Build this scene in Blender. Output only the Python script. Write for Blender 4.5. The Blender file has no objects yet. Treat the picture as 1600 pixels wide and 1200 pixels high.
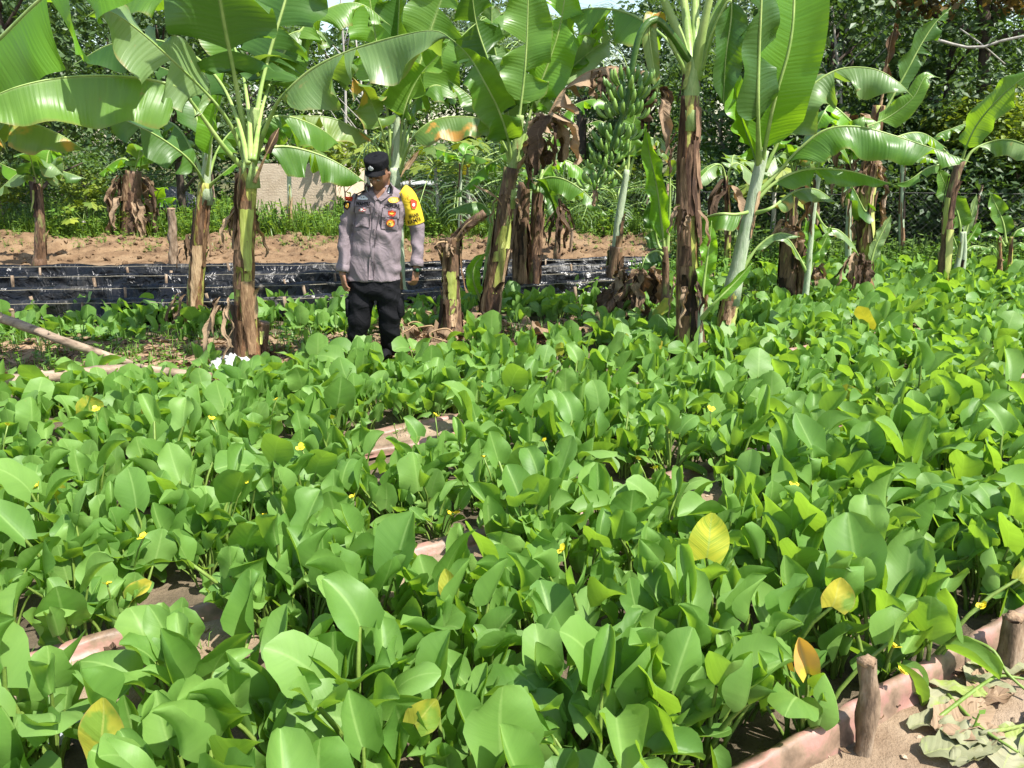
import bpy, math, random
import numpy as np
from mathutils import Vector, Matrix, noise as mnoise
from mathutils.bvhtree import BVHTree
PI = math.pi
scn = bpy.context.scene
COL = scn.collection
R0 = random.Random(7)

# ------------------------------------------------------------------ camera
CAM_H, PITCH, FPX = 1.65, math.radians(17.1), 1202.0
cd = bpy.data.cameras.new('camera'); cam = bpy.data.objects.new('camera', cd); COL.objects.link(cam)
cam.location = (0, 0, CAM_H); cam.rotation_euler = (PI / 2 - PITCH, 0, 0)
cd.sensor_width = 36; cd.lens = FPX / 1600 * 36; cd.clip_end = 2000; cd.clip_start = 0.05
scn.camera = cam
# ------------------------------------------------------------------ light
SUN = Vector((0.45, -0.30, 0.84)).normalized()
el = math.asin(SUN.z); rot = math.atan2(SUN.x, SUN.y)
w = bpy.data.worlds.new('World'); scn.world = w; w.use_nodes = True
nt = w.node_tree; bg = nt.nodes['Background']
sky = nt.nodes.new('ShaderNodeTexSky'); sky.sky_type = 'NISHITA'; sky.sun_disc = False
sky.sun_elevation = el; sky.sun_rotation = rot; sky.air_density = 1.3; sky.dust_density = 1.2; sky.ozone_density = 1.0
bg.inputs[1].default_value = 0.115
nt.links.new(sky.outputs[0], bg.inputs[0])
sl = bpy.data.lights.new('sun', 'SUN'); sl.energy = 4.9; sl.angle = math.radians(0.55); sl.color = (1.0, 0.965, 0.90)
so = bpy.data.objects.new('sun', sl); COL.objects.link(so); so.rotation_euler = SUN.to_track_quat('Z', 'Y').to_euler()
scn.view_settings.view_transform = 'Standard'; scn.view_settings.look = 'None'
scn.view_settings.exposure = 1.2; scn.view_settings.gamma = 1.0; scn.view_settings.use_curve_mapping = False
scn.render.engine = 'CYCLES'
scn.cycles.max_bounces = 7; scn.cycles.diffuse_bounces = 3; scn.cycles.glossy_bounces = 2; scn.cycles.transmission_bounces = 5
scn.cycles.use_denoising = True

# ------------------------------------------------------------------ helpers
cp, sp = math.cos(PITCH), math.sin(PITCH)
def ray(px, py):
    a, b = (px - 800) / FPX, (600 - py) / FPX
    return Vector((a, cp + b * sp, -sp + b * cp))
def P(px, py, d):
    r = ray(px, py); t = d / r.y
    return Vector((r.x * t, d, CAM_H + r.z * t))
def G(px, py, z=0.0):
    r = ray(px, py); t = (z - CAM_H) / r.z
    return Vector((r.x * t, r.y * t, z))
def proj(x, y, z):
    dz = z - CAM_H
    f = y * cp - dz * sp; u = y * sp + dz * cp
    return 800 + FPX * x / f, 600 - FPX * u / f, f
def smooth01(a, b, x):
    t = min(1, max(0, (x - a) / (b - a))); return t * t * (3 - 2 * t)
def nz(x, y, z=0.0): return mnoise.noise(Vector((x, y, z)))

def me_new(name, V, F, mats, fm=None, uv=None, smooth=True, tint=None):
    me = bpy.data.meshes.new(name)
    V = np.asarray(V, dtype=np.float32).reshape(-1, 3)
    if isinstance(F, np.ndarray):
        n, k = F.shape
        me.vertices.add(len(V)); me.vertices.foreach_set('co', V.ravel())
        me.loops.add(n * k); me.loops.foreach_set('vertex_index', F.astype(np.int32).ravel())
        me.polygons.add(n); me.polygons.foreach_set('loop_start', np.arange(0, n * k, k, dtype=np.int32))
        me.update(calc_edges=True)
    else:
        me.from_pydata(V.tolist(), [], F)
    for m in mats: me.materials.append(m)
    if fm is not None: me.polygons.foreach_set('material_index', np.asarray(fm, dtype=np.int32))
    if uv is not None:
        li = np.empty(len(me.loops), dtype=np.int32); me.loops.foreach_get('vertex_index', li)
        ul = me.uv_layers.new(name='UVMap'); ul.data.foreach_set('uv', np.asarray(uv, dtype=np.float32)[li].ravel())
    if tint is not None:
        at = me.attributes.new('tint', 'FLOAT', 'POINT'); at.data.foreach_set('value', np.asarray(tint, dtype=np.float32))
    me.polygons.foreach_set('use_smooth', [smooth] * len(me.polygons))
    me.update()
    return me
class MB:
    def __init__(s): s.V = []; s.F = []; s.FM = []; s.UV = []; s.T = []
    def add(s, V, F, m=0, uv=None, tint=0.0):
        o = len(s.V); s.V += [tuple(v) for v in V]; s.F += [tuple(i + o for i in f) for f in F]; s.FM += [m] * len(F)
        s.UV += list(uv) if uv is not None else [(0, 0)] * len(V); s.T += [tint] * len(V)
    def tube(s, pts, rad, seg=8, m=0, cap=True, rnd=None, amp=0.0, tint=0.0):
        pts = [Vector(p) for p in pts]; n = len(pts)
        if not hasattr(rad, '__len__'): rad = [rad] * n
        V = []; UV = []; up = None; acc = 0
        for i in range(n):
            t = (pts[min(i + 1, n - 1)] - pts[max(i - 1, 0)]).normalized()
            if up is None: up = Vector((0, 1, 0)) if abs(t.y) < 0.9 else Vector((1, 0, 0))
            a = (up - t * up.dot(t)).normalized(); b = t.cross(a); up = a
            if i: acc += (pts[i] - pts[i - 1]).length
            r = rad[i]; rx, ry = (r if hasattr(r, '__len__') else (r, r))
            for k in range(seg):
                th = 2 * PI * k / seg; q = 1.0
                if rnd is not None: q += amp * nz(math.cos(th) * 1.7 + rnd, math.sin(th) * 1.7, acc * 7 + rnd)
                V.append(pts[i] + (a * math.cos(th) * ry + b * math.sin(th) * rx) * q); UV.append((k / seg, acc))
        F = [(i * seg + k, i * seg + (k + 1) % seg, (i + 1) * seg + (k + 1) % seg, (i + 1) * seg + k) for i in range(n - 1) for k in range(seg)]
        if cap: F += [tuple(range(seg - 1, -1, -1)), tuple(range((n - 1) * seg, n * seg))]
        s.add(V, F, m, UV, tint)
    def box(s, c, d, m=0, rz=0.0):
        x, y, z = [q / 2 for q in d]; V = [Vector((a * x, b * y, e * z)) for a in (-1, 1) for b in (-1, 1) for e in (-1, 1)]
        M = Matrix.Rotation(rz, 3, 'Z'); V = [M @ v + Vector(c) for v in V]
        s.add(V, [(0, 1, 3, 2), (4, 6, 7, 5), (0, 4, 5, 1), (2, 3, 7, 6), (0, 2, 6, 4), (1, 5, 7, 3)], m)
    def mesh(s, name, mats, smooth=True):
        return me_new(name, s.V, s.F, mats if isinstance(mats, list) else [mats], s.FM, s.UV, smooth, s.T)
def link(name, me, parent=None, loc=None):
    o = bpy.data.objects.new(name, me); COL.objects.link(o)
    if parent is not None: o.parent = parent
    if loc is not None: o.location = loc
    return o
def tag(o, label=None, cat=None, group=None, kind=None):
    if label: o['label'] = label
    if cat: o['category'] = cat
    if group: o['group'] = group
    if kind: o['kind'] = kind
    return o
def root(name, loc, label, cat, group=None):
    return tag(link(name, None, None, loc), label, cat, group)
def child(name, mb_or_me, parent, mats=None, smooth=True):
    """world-space geometry made a child of an unrotated, unscaled root: keep it where it is"""
    me = mb_or_me.mesh(name, mats, smooth) if isinstance(mb_or_me, MB) else mb_or_me
    off = Vector((0, 0, 0)); q = parent
    while q is not None: off += q.location; q = q.parent
    c = np.empty(len(me.vertices) * 3, dtype=np.float32); me.vertices.foreach_get('co', c)
    c = c.reshape(-1, 3) - np.array(off, dtype=np.float32); me.vertices.foreach_set('co', c.ravel()); me.update()
    return link(name, me, parent)
def catmull(pts, n):
    P_ = [Vector(p) for p in pts]
    if len(P_) == 2: return [P_[0].lerp(P_[1], i / (n - 1)) for i in range(n)]
    Q = [P_[0] * 2 - P_[1]] + P_ + [P_[-1] * 2 - P_[-2]]
    dense = []
    for i in range(1, len(Q) - 2):
        p0, p1, p2, p3 = Q[i - 1:i + 3]
        for k in range(12):
            t = k / 12
            dense.append(0.5 * ((2 * p1) + (p2 - p0) * t + (2 * p0 - 5 * p1 + 4 * p2 - p3) * t * t + (3 * p1 - p0 - 3 * p2 + p3) * t ** 3))
    dense.append(P_[-1])
    L = [0]
    for i in range(1, len(dense)): L.append(L[-1] + (dense[i] - dense[i - 1]).length)
    out = []; j = 0
    for i in range(n):
        s = L[-1] * i / (n - 1)
        while j < len(L) - 2 and L[j + 1] < s: j += 1
        d = L[j + 1] - L[j]; out.append(dense[j].lerp(dense[j + 1], (s - L[j]) / d if d > 0 else 0))
    return out

# ------------------------------------------------------------------ materials
def nodes(name):
    m = bpy.data.materials.new(name); m.use_nodes = True; t = m.node_tree; t.nodes.clear()
    out = t.nodes.new('ShaderNodeOutputMaterial')
    def N(ty, **kw):
        n = t.nodes.new('ShaderNode' + ty)
        for k, v in kw.items():
            if k.startswith('i_'):
                key = k[2:]; key = int(key) if key.isdigit() else key.replace('_', ' ')
                if hasattr(v, 'is_linked') or isinstance(v, bpy.types.NodeSocket): t.links.new(v, n.inputs[key])
                else: n.inputs[key].default_value = v
            else: setattr(n, k, v)
        return n
    return m, t, out, N
def ramp(N, fac, stops):
    r = N('ValToRGB'); r.id_data.links.new(fac, r.inputs[0]); e = r.color_ramp.elements
    while len(e) < len(stops): e.new(0.5)
    for i, (p, c) in enumerate(stops): e[i].position = p; e[i].color = (*c, 1)
    return r.outputs[0]
def mat_noise(name, stops, scale=8, detail=6, rough=0.8, bump=0.3, bscale=None, dist=0.02, stretch=(1, 1, 1), spec=0.3, coord='Object', rnd=False, **pr):
    m, t, out, N = nodes(name)
    tc = N('TexCoord'); mp = N('Mapping', i_0=tc.outputs[coord]); mp.inputs['Scale'].default_value = stretch
    n1 = N('TexNoise', i_0=mp.outputs[0], i_Scale=scale, i_Detail=detail, i_Roughness=0.62)
    fac = n1.outputs[0]
    if rnd:
        oi = N('ObjectInfo'); ma = N('Math', operation='MULTIPLY_ADD', i_0=oi.outputs['Random'], i_1=0.35, i_2=-0.17)
        fac = N('Math', operation='ADD', i_0=fac, i_1=ma.outputs[0]).outputs[0]
    col = ramp(N, fac, stops)
    bs = N('BsdfPrincipled', i_Base_Color=col, i_Roughness=rough); bs.inputs['Specular IOR Level'].default_value = spec
    for k, v in pr.items(): bs.inputs[k.replace('_', ' ')].default_value = v
    if bump:
        n2 = N('TexNoise', i_0=mp.outputs[0], i_Scale=bscale or scale * 3, i_Detail=5)
        b = N('Bump', i_Strength=bump, i_Distance=dist, i_Height=n2.outputs[0]); t.links.new(b.outputs[0], bs.inputs['Normal'])
    t.links.new(bs.outputs[0], out.inputs[0]); return m
def mat_leaf(name, c1, c2, rib, veins=26.0, vw=0.16, transl=0.38, tcol=(0.22, 0.42, 0.02), rough=0.42, spot=None, bump=0.25, spec=0.5, edge=None, bd=0.006, sine=0.06):
    """leaf: uv.x across (0.5 = midrib), uv.y metres along; variation by object random and the tint attribute"""
    m, t, out, N = nodes(name)
    tc = N('TexCoord'); uv = N('SeparateXYZ', i_0=tc.outputs['UV'])
    au = N('Math', operation='ABSOLUTE', i_0=N('Math', operation='SUBTRACT', i_0=uv.outputs[0], i_1=0.5).outputs[0])
    oi = N('ObjectInfo'); at = N('Attribute', attribute_name='tint')
    rn = N('Math', operation='FRACT', i_0=N('Math', operation='ADD', i_0=oi.outputs['Random'], i_1=at.outputs['Fac']).outputs[0])
    # stripes between the side veins
    sv = N('Math', operation='MULTIPLY_ADD', i_0=au.outputs[0], i_1=-0.10, i_2=uv.outputs[1])
    cv = N('CombineXYZ', i_0=N('Math', operation='MULTIPLY', i_0=au.outputs[0], i_1=0.6).outputs[0], i_1=N('Math', operation='MULTIPLY', i_0=sv.outputs[0], i_1=veins).outputs[0], i_2=N('Math', operation='MULTIPLY', i_0=rn.outputs[0], i_1=40.0).outputs[0])
    st = N('TexNoise', i_0=cv.outputs[0], i_Scale=1.0, i_Detail=3.0, i_Roughness=0.6)
    pa = N('TexNoise', i_0=tc.outputs['Object'], i_Scale=5.0, i_Detail=3.0)
    mixf = N('Math', operation='ADD', i_0=N('Math', operation='MULTIPLY', i_0=st.outputs[0], i_1=vw * 2).outputs[0],
             i_1=N('Math', operation='MULTIPLY', i_0=pa.outputs[0], i_1=0.55).outputs[0])
    mf = N('Math', operation='ADD', i_0=mixf.outputs[0], i_1=N('Math', operation='MULTIPLY_ADD', i_0=rn.outputs[0], i_1=0.55, i_2=-0.25 - vw * 0.5).outputs[0], use_clamp=True)
    col = N('MixRGB', i_0=mf.outputs[0], i_1=(*c1, 1), i_2=(*c2, 1)).outputs[0]
    if spot:
        sn = N('TexNoise', i_0=tc.outputs['Object'], i_Scale=spot[1], i_Detail=4.0)
        f = N('MapRange', i_0=sn.outputs[0]); f.inputs[1].default_value = spot[2]; f.inputs[2].default_value = spot[2] + 0.08
        col = N('MixRGB', i_0=f.outputs[0], i_1=col, i_2=(*spot[0], 1)).outputs[0]
    if edge:
        f = N('MapRange', i_0=N('Math', operation='ADD', i_0=au.outputs[0], i_1=N('Math', operation='MULTIPLY', i_0=pa.outputs[0], i_1=0.2).outputs[0]).outputs[0])
        f.inputs[1].default_value = 0.56; f.inputs[2].default_value = 0.66
        col = N('MixRGB', i_0=f.outputs[0], i_1=col, i_2=(*edge, 1)).outputs[0]
    mr = N('MapRange', i_0=au.outputs[0]); mr.inputs[1].default_value = 0.012; mr.inputs[2].default_value = 0.035; mr.inputs[3].default_value = 0.55; mr.inputs[4].default_value = 0
    col = N('MixRGB', i_0=mr.outputs[0], i_1=col, i_2=(*rib, 1)).outputs[0]
    bs = N('BsdfPrincipled', i_Base_Color=col, i_Roughness=rough); bs.inputs['Specular IOR Level'].default_value = spec
    wv = N('Math', operation='SINE', i_0=N('Math', operation='MULTIPLY', i_0=sv.outputs[0], i_1=veins * 9).outputs[0])
    hh = N('Math', operation='ADD', i_0=N('Math', operation='MULTIPLY', i_0=wv.outputs[0], i_1=sine).outputs[0], i_1=st.outputs[0])
    b = N('Bump', i_Strength=bump, i_Distance=bd, i_Height=hh.outputs[0]); t.links.new(b.outputs[0], bs.inputs['Normal'])
    tr = N('BsdfTranslucent'); t.links.new(b.outputs[0], tr.inputs['Normal'])
    tmix = N('MixRGB', blend_type='MULTIPLY', i_0=0.55, i_1=(*tcol, 1), i_2=N('MixRGB', i_0=st.outputs[0], i_1=(0.5, 0.5, 0.5, 1), i_2=(1.3, 1.3, 1.3, 1)).outputs[0])
    t.links.new(tmix.outputs[0], tr.inputs[0])
    mx = N('MixShader', i_0=transl); t.links.new(bs.outputs[0], mx.inputs[1]); t.links.new(tr.outputs[0], mx.inputs[2])
    t.links.new(mx.outputs[0], out.inputs[0]); return m

M = {}
M['blade'] = mat_leaf('water_plant_leaf', (0.085, 0.190, 0.034), (0.235, 0.390, 0.095), (0.27, 0.42, 0.12), veins=42, vw=0.09, transl=0.40, tcol=(0.35, 0.58, 0.035), rough=0.50, bump=0.20, sine=0.0, spec=0.34, spot=((0.30, 0.24, 0.07), 16, 0.735))
M['blade_yellow'] = mat_leaf('yellowed_leaf', (0.22, 0.29, 0.03), (0.58, 0.46, 0.05), (0.42, 0.42, 0.10), veins=34, vw=.35, transl=0.35, tcol=(0.55, 0.5, 0.03), rough=0.55, bump=0.35, spot=((0.16, 0.27, 0.03), 11, 0.50), edge=(0.40, 0.24, 0.08))
M['blade_orange'] = mat_leaf('wilted_leaf', (0.60, 0.30, 0.06), (0.70, 0.42, 0.16), (0.5, 0.35, 0.15), veins=14, transl=0.3, tcol=(0.7, 0.4, 0.03), rough=0.6, bump=0.3, spot=((0.60, 0.48, 0.05), 8, 0.52), edge=(0.35, 0.16, 0.07))
M['blade_striped'] = mat_leaf('yellow_striped_leaf', (0.08, 0.24, 0.02), (0.62, 0.55, 0.05), (0.30, 0.40, 0.10), veins=90, vw=0.75, transl=0.36, tcol=(0.4, 0.5, 0.02), bump=0.2)
M['petiole'] = mat_noise('petiole_green', [(0.3, (0.09, 0.15, 0.02)), (0.7, (0.19, 0.27, 0.06))], 20, rough=0.45, bump=0.1)
M['ban'] = mat_leaf('banana_leaf', (0.045, 0.125, 0.016), (0.155, 0.29, 0.045), (0.28, 0.38, 0.13), veins=24, vw=0.26, transl=0.40, tcol=(0.32, 0.54, 0.02), rough=0.38, bump=0.55, spec=0.45, bd=0.01, spot=((0.24, 0.17, 0.06), 11, 0.70), edge=(0.22, 0.16, 0.05))
M['ban_pale'] = mat_leaf('banana_leaf_pale', (0.10, 0.18, 0.055), (0.24, 0.33, 0.13), (0.3, 0.38, 0.18), veins=20, vw=0.28, transl=0.32, tcol=(0.32, 0.50, 0.04), rough=0.40, bump=0.55, spec=0.5, bd=0.01, spot=((0.30, 0.22, 0.09), 11, 0.68), edge=(0.30, 0.20, 0.08))
M['ban_dark'] = mat_leaf('banana_leaf_dark', (0.028, 0.08, 0.012), (0.075, 0.165, 0.026), (0.20, 0.28, 0.09), veins=20, vw=0.2, transl=0.34, tcol=(0.20, 0.38, 0.015), rough=0.42, bump=0.5, bd=0.01)  # darker leaf copy: shade on leaf undersides is put into its green
M['ban_bright'] = mat_leaf('banana_leaf_bright', (0.08, 0.21, 0.014), (0.17, 0.36, 0.03), (0.36, 0.46, 0.12), veins=24, vw=0.2, transl=0.45, tcol=(0.36, 0.62, 0.015), rough=0.36, bump=0.5, bd=0.01)
M['ban_old'] = mat_leaf('banana_leaf_old', (0.08, 0.17, 0.03), (0.20, 0.27, 0.07), (0.36, 0.38, 0.15), veins=20, vw=0.25, transl=0.32, tcol=(0.30, 0.42, 0.02), rough=0.45, bump=0.5, spot=((0.50, 0.25, 0.05), 4.5, 0.56), edge=(0.42, 0.26, 0.10), bd=0.01)
M['dead'] = mat_leaf('dry_banana_leaf', (0.15, 0.095, 0.055), (0.38, 0.27, 0.17), (0.40, 0.28, 0.16), veins=40, vw=0.4, transl=0.18, tcol=(0.35, 0.18, 0.06), rough=0.75, bump=0.8, spec=0.2, bd=0.012)
M['dead_dark'] = mat_leaf('rotten_banana_leaf', (0.035, 0.022, 0.014), (0.12, 0.075, 0.045), (0.2, 0.13, 0.08), veins=40, vw=0.4, transl=0.1, tcol=(0.2, 0.1, 0.03), rough=0.8, bump=0.8, spec=0.2, bd=0.012)
M['rib'] = mat_noise('banana_midrib', [(0.3, (0.16, 0.27, 0.055)), (0.7, (0.34, 0.42, 0.14))], 6, rough=0.4, bump=0.15, stretch=(1, 1, 1))
M['rib_dead'] = mat_noise('dry_midrib', [(0.3, (0.20, 0.12, 0.06)), (0.7, (0.42, 0.29, 0.16))], 8, rough=0.7, bump=0.3)
def mat_trunk(name, lo, hi, dead, thr, sc=1.0):
    m, t, out, N = nodes(name)
    tc = N('TexCoord'); mp = N('Mapping', i_0=tc.outputs['Object']); mp.inputs['Scale'].default_value = (1, 1, 0.22)
    n1 = N('TexNoise', i_0=mp.outputs[0], i_Scale=16 * sc, i_Detail=5.0, i_Roughness=0.6)
    n2 = N('TexNoise', i_0=mp.outputs[0], i_Scale=42 * sc, i_Detail=6.0, i_Roughness=0.7)
    g = ramp(N, n2.outputs[0], [(0.3, lo), (0.7, hi)])
    dcol = ramp(N, n2.outputs[0], [(0.28, tuple(q * 0.22 for q in dead)), (0.5, dead), (0.72, tuple(min(1, q * 2.1) for q in dead))])
    f = N('MapRange', i_0=n1.outputs[0]); f.inputs[1].default_value = thr - 0.04; f.inputs[2].default_value = thr + 0.04
    c = N('MixRGB', i_0=f.outputs[0], i_1=g, i_2=dcol)
    bs = N('BsdfPrincipled', i_Base_Color=c.outputs[0], i_Roughness=0.6); bs.inputs['Specular IOR Level'].default_value = 0.35
    b = N('Bump', i_Strength=0.7, i_Distance=0.015, i_Height=n2.outputs[0]); t.links.new(b.outputs[0], bs.inputs['Normal'])
    t.links.new(bs.outputs[0], out.inputs[0]); return m
M['trunk_a'] = mat_trunk('pseudostem_brown_yellow', (0.22, 0.26, 0.04), (0.42, 0.40, 0.10), (0.15, 0.075, 0.035), 0.47)
M['trunk_b'] = mat_trunk('pseudostem_pale_green', (0.22, 0.30, 0.16), (0.42, 0.46, 0.33), (0.20, 0.11, 0.05), 0.66)
M['trunk_c'] = mat_trunk('pseudostem_dry', (0.12, 0.14, 0.04), (0.26, 0.24, 0.09), (0.12, 0.07, 0.04), 0.40)
M['trunk_top'] = mat_trunk('pseudostem_green', (0.15, 0.25, 0.06), (0.34, 0.42, 0.16), (0.16, 0.10, 0.04), 0.63)
M['bark'] = mat_noise('bark', [(0.3, (0.10, 0.08, 0.06)), (0.7, (0.28, 0.24, 0.19))], 14, rough=0.85, bump=0.6, stretch=(1, 1, 0.3))
M['bark_dark'] = mat_noise('bark_dark', [(0.3, (0.03, 0.022, 0.016)), (0.7, (0.10, 0.075, 0.055))], 14, rough=0.85, bump=0.6, stretch=(1, 1, 0.3))
M['bark_pale'] = mat_noise('bark_pale', [(0.3, (0.22, 0.20, 0.17)), (0.7, (0.46, 0.43, 0.38))], 10, rough=0.85, bump=0.4, stretch=(1, 1, 0.4))
M['wood'] = mat_noise('weathered_wood', [(0.3, (0.06, 0.04, 0.025)), (0.5, (0.20, 0.14, 0.09)), (0.72, (0.36, 0.28, 0.20))], 22, rough=0.85, bump=0.7, stretch=(1, 1, 0.35), dist=0.01)
M['log'] = mat_noise('dry_log', [(0.3, (0.09, 0.06, 0.04)), (0.48, (0.23, 0.17, 0.12)), (0.6, (0.32, 0.24, 0.17)), (0.75, (0.40, 0.32, 0.24))], 16, rough=0.85, bump=0.7, stretch=(0.35, 1, 1), dist=0.01)
M['cut'] = mat_noise('cut_wood', [(0.3, (0.12, 0.07, 0.04)), (0.6, (0.30, 0.20, 0.12)), (0.8, (0.42, 0.31, 0.2))], 40, rough=0.8, bump=0.3)
def mat_plastic():
    m, t, out, N = nodes('black_plastic')
    tc = N('TexCoord'); mp = N('Mapping', i_0=tc.outputs['Object']); mp.inputs['Scale'].default_value = (1.6, 1, .9)
    n = N('TexNoise', i_0=mp.outputs[0], i_Scale=4.2, i_Detail=3.0, i_Distortion=1.8)
    d = N('TexNoise', i_0=tc.outputs['Object'], i_Scale=2.2, i_Detail=5.0)
    c = ramp(N, d.outputs[0], [(0.48, (0.006, 0.006, 0.007)), (0.64, (0.022, 0.021, 0.020)), (0.78, (0.08, 0.07, 0.055))])
    r = N('MapRange', i_0=d.outputs[0]); r.inputs[1].default_value = 0.4; r.inputs[2].default_value = 0.75; r.inputs[3].default_value = 0.24; r.inputs[4].default_value = 0.6
    bs = N('BsdfPrincipled', i_Base_Color=c, i_Roughness=r.outputs[0]); bs.inputs['Specular IOR Level'].default_value = .38
    b = N('Bump', i_Strength=0.9, i_Distance=0.05, i_Height=n.outputs[0]); t.links.new(b.outputs[0], bs.inputs['Normal'])
    t.links.new(bs.outputs[0], out.inputs[0]); return m
M['plastic'] = mat_plastic()
M['cord'] = mat_noise('twine', [(0.3, (0.16, 0.14, 0.10)), (0.7, (0.30, 0.27, 0.20))], 30, bump=0.2)
M['pink'] = mat_noise('pink_tarpaulin', [(0.34, (0.11, 0.075, 0.05)), (0.45, (0.21, 0.14, 0.095)), (0.53, (0.29, 0.155, 0.125)), (0.66, (0.37, 0.205, 0.175)), (0.8, (0.42, 0.28, 0.24))], 7, detail=8, rough=0.5, bump=0.35, bscale=9, dist=0.03, spec=0.4)
M['sheath'] = mat_noise('dry_sheath_skin', [(0.30, (0.028, 0.015, 0.008)), (0.47, (0.12, 0.065, 0.032)), (0.58, (0.22, 0.135, 0.07)), (0.74, (0.42, 0.29, 0.17))], 26, detail=8, rough=.75, bump=.7, stretch=(1, 1, .18), dist=.012, rnd=True)
M['sheath_dark'] = mat_noise('dark_sheath_skin', [(0.32, (0.015, 0.008, 0.005)), (0.5, (0.07, 0.036, 0.02)), (0.74, (0.24, 0.145, 0.085))], 26, detail=8, rough=.75, bump=.7, stretch=(1, 1, .18), dist=.012, rnd=True)
M['sheath_green'] = mat_noise('green_sheath_skin', [(0.3, (0.16, 0.13, 0.04)), (0.5, (0.26, 0.30, 0.06)), (0.72, (0.40, 0.42, 0.13))], 20, detail=7, rough=.55, bump=.4, stretch=(1, 1, .15), dist=.01, rnd=True)
M['sheet_white'] = mat_noise('white_sack', [(0.3, (0.25, 0.25, 0.24)), (0.55, (0.48, 0.48, 0.47)), (0.7, (0.60, 0.60, 0.59))], 12, rough=0.45, bump=0.6, dist=0.03)
M['sheet_grey'] = mat_noise('grey_liner', [(0.3, (0.10, 0.11, 0.13)), (0.7, (0.38, 0.40, 0.44))], 7, rough=0.35, bump=0.6, dist=0.03)
# ------------------------------------------------------------------ ground
DIR = Vector((0.852, 0.524)); ORG = Vector((-1.5, 2.2))
def SP(x, y): return -(x - ORG.x) * 0.524 + (y - ORG.y) * 0.852
def QP(x, y): return (x - ORG.x) * 0.852 + (y - ORG.y) * 0.524
def XY(s, q): return ORG.x + q * 0.852 - s * 0.524, ORG.y + q * 0.524 + s * 0.852
lo_pl = [(-9, 5.2), (-4.5, 5.35), (-2.5, 5.5), (-1.1, 5.95), (0, 6.55), (1.5, 7.5), (3, 8.4), (6, 10)]
hi_pl = [(-9, 6.7), (-4.5, 6.6), (-2.5, 6.75), (-1.1, 6.85), (0, 7.25), (1.5, 7.95), (3, 8.75), (6, 10.2)]
def pl(P_, x):
    return float(np.interp(x, [p[0] for p in P_], [p[1] for p in P_]))
far_pts = [G(-60, 503), G(480, 486), G(1010, 455), G(1120, 432), G(1300, 424), G(1700, 424)]
far_pl = [(-20, far_pts[0].y)] + [(p.x, p.y) for p in far_pts] + [(30, far_pts[-1].y)]
CLEAR = [(G(362, 577), .20), (G(350, 605), .22), (G(60, 592), .18), (G(140, 586), .18), (G(215, 582), .16), (G(60, 615), .12), (G(150, 608), .12), (G(690, 530), .2), (G(660, 545), .2), (G(840, 525), .22), (G(900, 530), .2)]
def zone(x, y):
    """'A','B','C','D' bed, 'p' path, 'litter' banana strip, 'out' outside"""
    s = SP(x, y)
    if s < -1.53: return 'out'
    if y > pl(far_pl, x): return 'out'
    if x < 3.2 and pl(lo_pl, x) < y < pl(hi_pl, x): return 'litter'
    if s < -0.27: return 'A'
    if s < 0.06: return 'p'
    if s < 1.30: return 'B'
    if s < 1.48: return 'p'
    if x < 3.2 and y > pl(hi_pl, x): return 'D'
    if s < 3.1: return 'C'
    return 'E'
def hgt(x, y):
    z = 0.03 * nz(x * 0.9, y * 0.9) + 0.018 * nz(x * 4, y * 4) + 0.008 * nz(x * 14, y * 14)
    zo = zone(x, y) if y < 14 else 'out'
    if zo in 'ABCDE': z = z * 0.4 - 0.05
    if y > 10.6:
        # spoil bank behind the lined beds
        xf = 1 - smooth01(2.6, 6.0, x)
        yb = 12.9 + 0.35 * nz(x * 0.35, 3.1)
        bank = math.exp(-((y - yb) / 0.85) ** 2) * (0.15 + 0.12 * nz(x * 0.55, 1.7) + .07 * nz(x*1.7, y*.8))
        lump = abs(nz(x * 2.6, y * 2.6, 5)) * 0.17 + (.08 - abs(nz(x * 5, y * 5, 2)) * 0.20) + 0.05 * abs(nz(x * 13, y * 13, 2))
        q = smooth01(10.9, 12.2, y) * (1 - smooth01(14.0, 15.5, y))
        z += xf * (bank * (.5 + .5 * smooth01(.6, 3.2, abs(x + 2.0))) + lump * q * 0.85)
    if y > 13.0: z += 0.22 * smooth01(13, 17, y) * (1 - smooth01(2, 6, x)) + 0.9 * smooth01(22, 60, y)
    return z
def axis(segs):
    out = []
    for a, b, st in segs:
        n = max(1, int(round((b - a) / st))); out += [a + (b - a) * i / n for i in range(n)]
    return out + [segs[-1][1]]
gx = axis([(-160, -40, 20), (-40, -12, 2), (-12, 12, 0.07), (12, 40, 2), (40, 160, 20)])
gy = axis([(-30, 0, 5), (0, 1.0, 0.3), (1.0, 9.0, 0.07), (9.0, 15.5, 0.055), (15.5, 30, 0.8), (30, 80, 5), (80, 320, 24)])
nx, ny = len(gx), len(gy)
V = np.zeros((ny, nx, 3), dtype=np.float32); C = np.zeros((ny, nx, 4), dtype=np.float32)
V[:, :, 0] = np.array(gx)[None, :]; V[:, :, 1] = np.array(gy)[:, None]
for j, y in enumerate(gy):
    for i, x in enumerate(gx):
        inner = -12 <= x <= 12 and 0.9 <= y <= 32
        V[j, i, 2] = hgt(x, y) if inner else (0.22 * smooth01(13, 17, y) * (1 - smooth01(2, 6, x)) + 0.9 * smooth01(22, 60, y))
        zo = zone(x, y) if y < 14 else 'out'
        if zo in 'ABCDE': k = (1, 0, 0)
        elif zo == 'litter': k = (0, 1, 0)
        else: k = (0, 0, 0)
        if y > 10.8 and y < 14.6 and x < 5: k = (0, 0, smooth01(10.8, 11.4, y) * (1 - smooth01(13.9, 14.6, y)) * (1 - smooth01(3.0, 5.0, x)))
        C[j, i] = (*k, 1.0 if y > 14.3 or (x > 4.5 and y > 10.4) else 0.0)
idx = np.arange(nx * ny).reshape(ny, nx)
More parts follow.
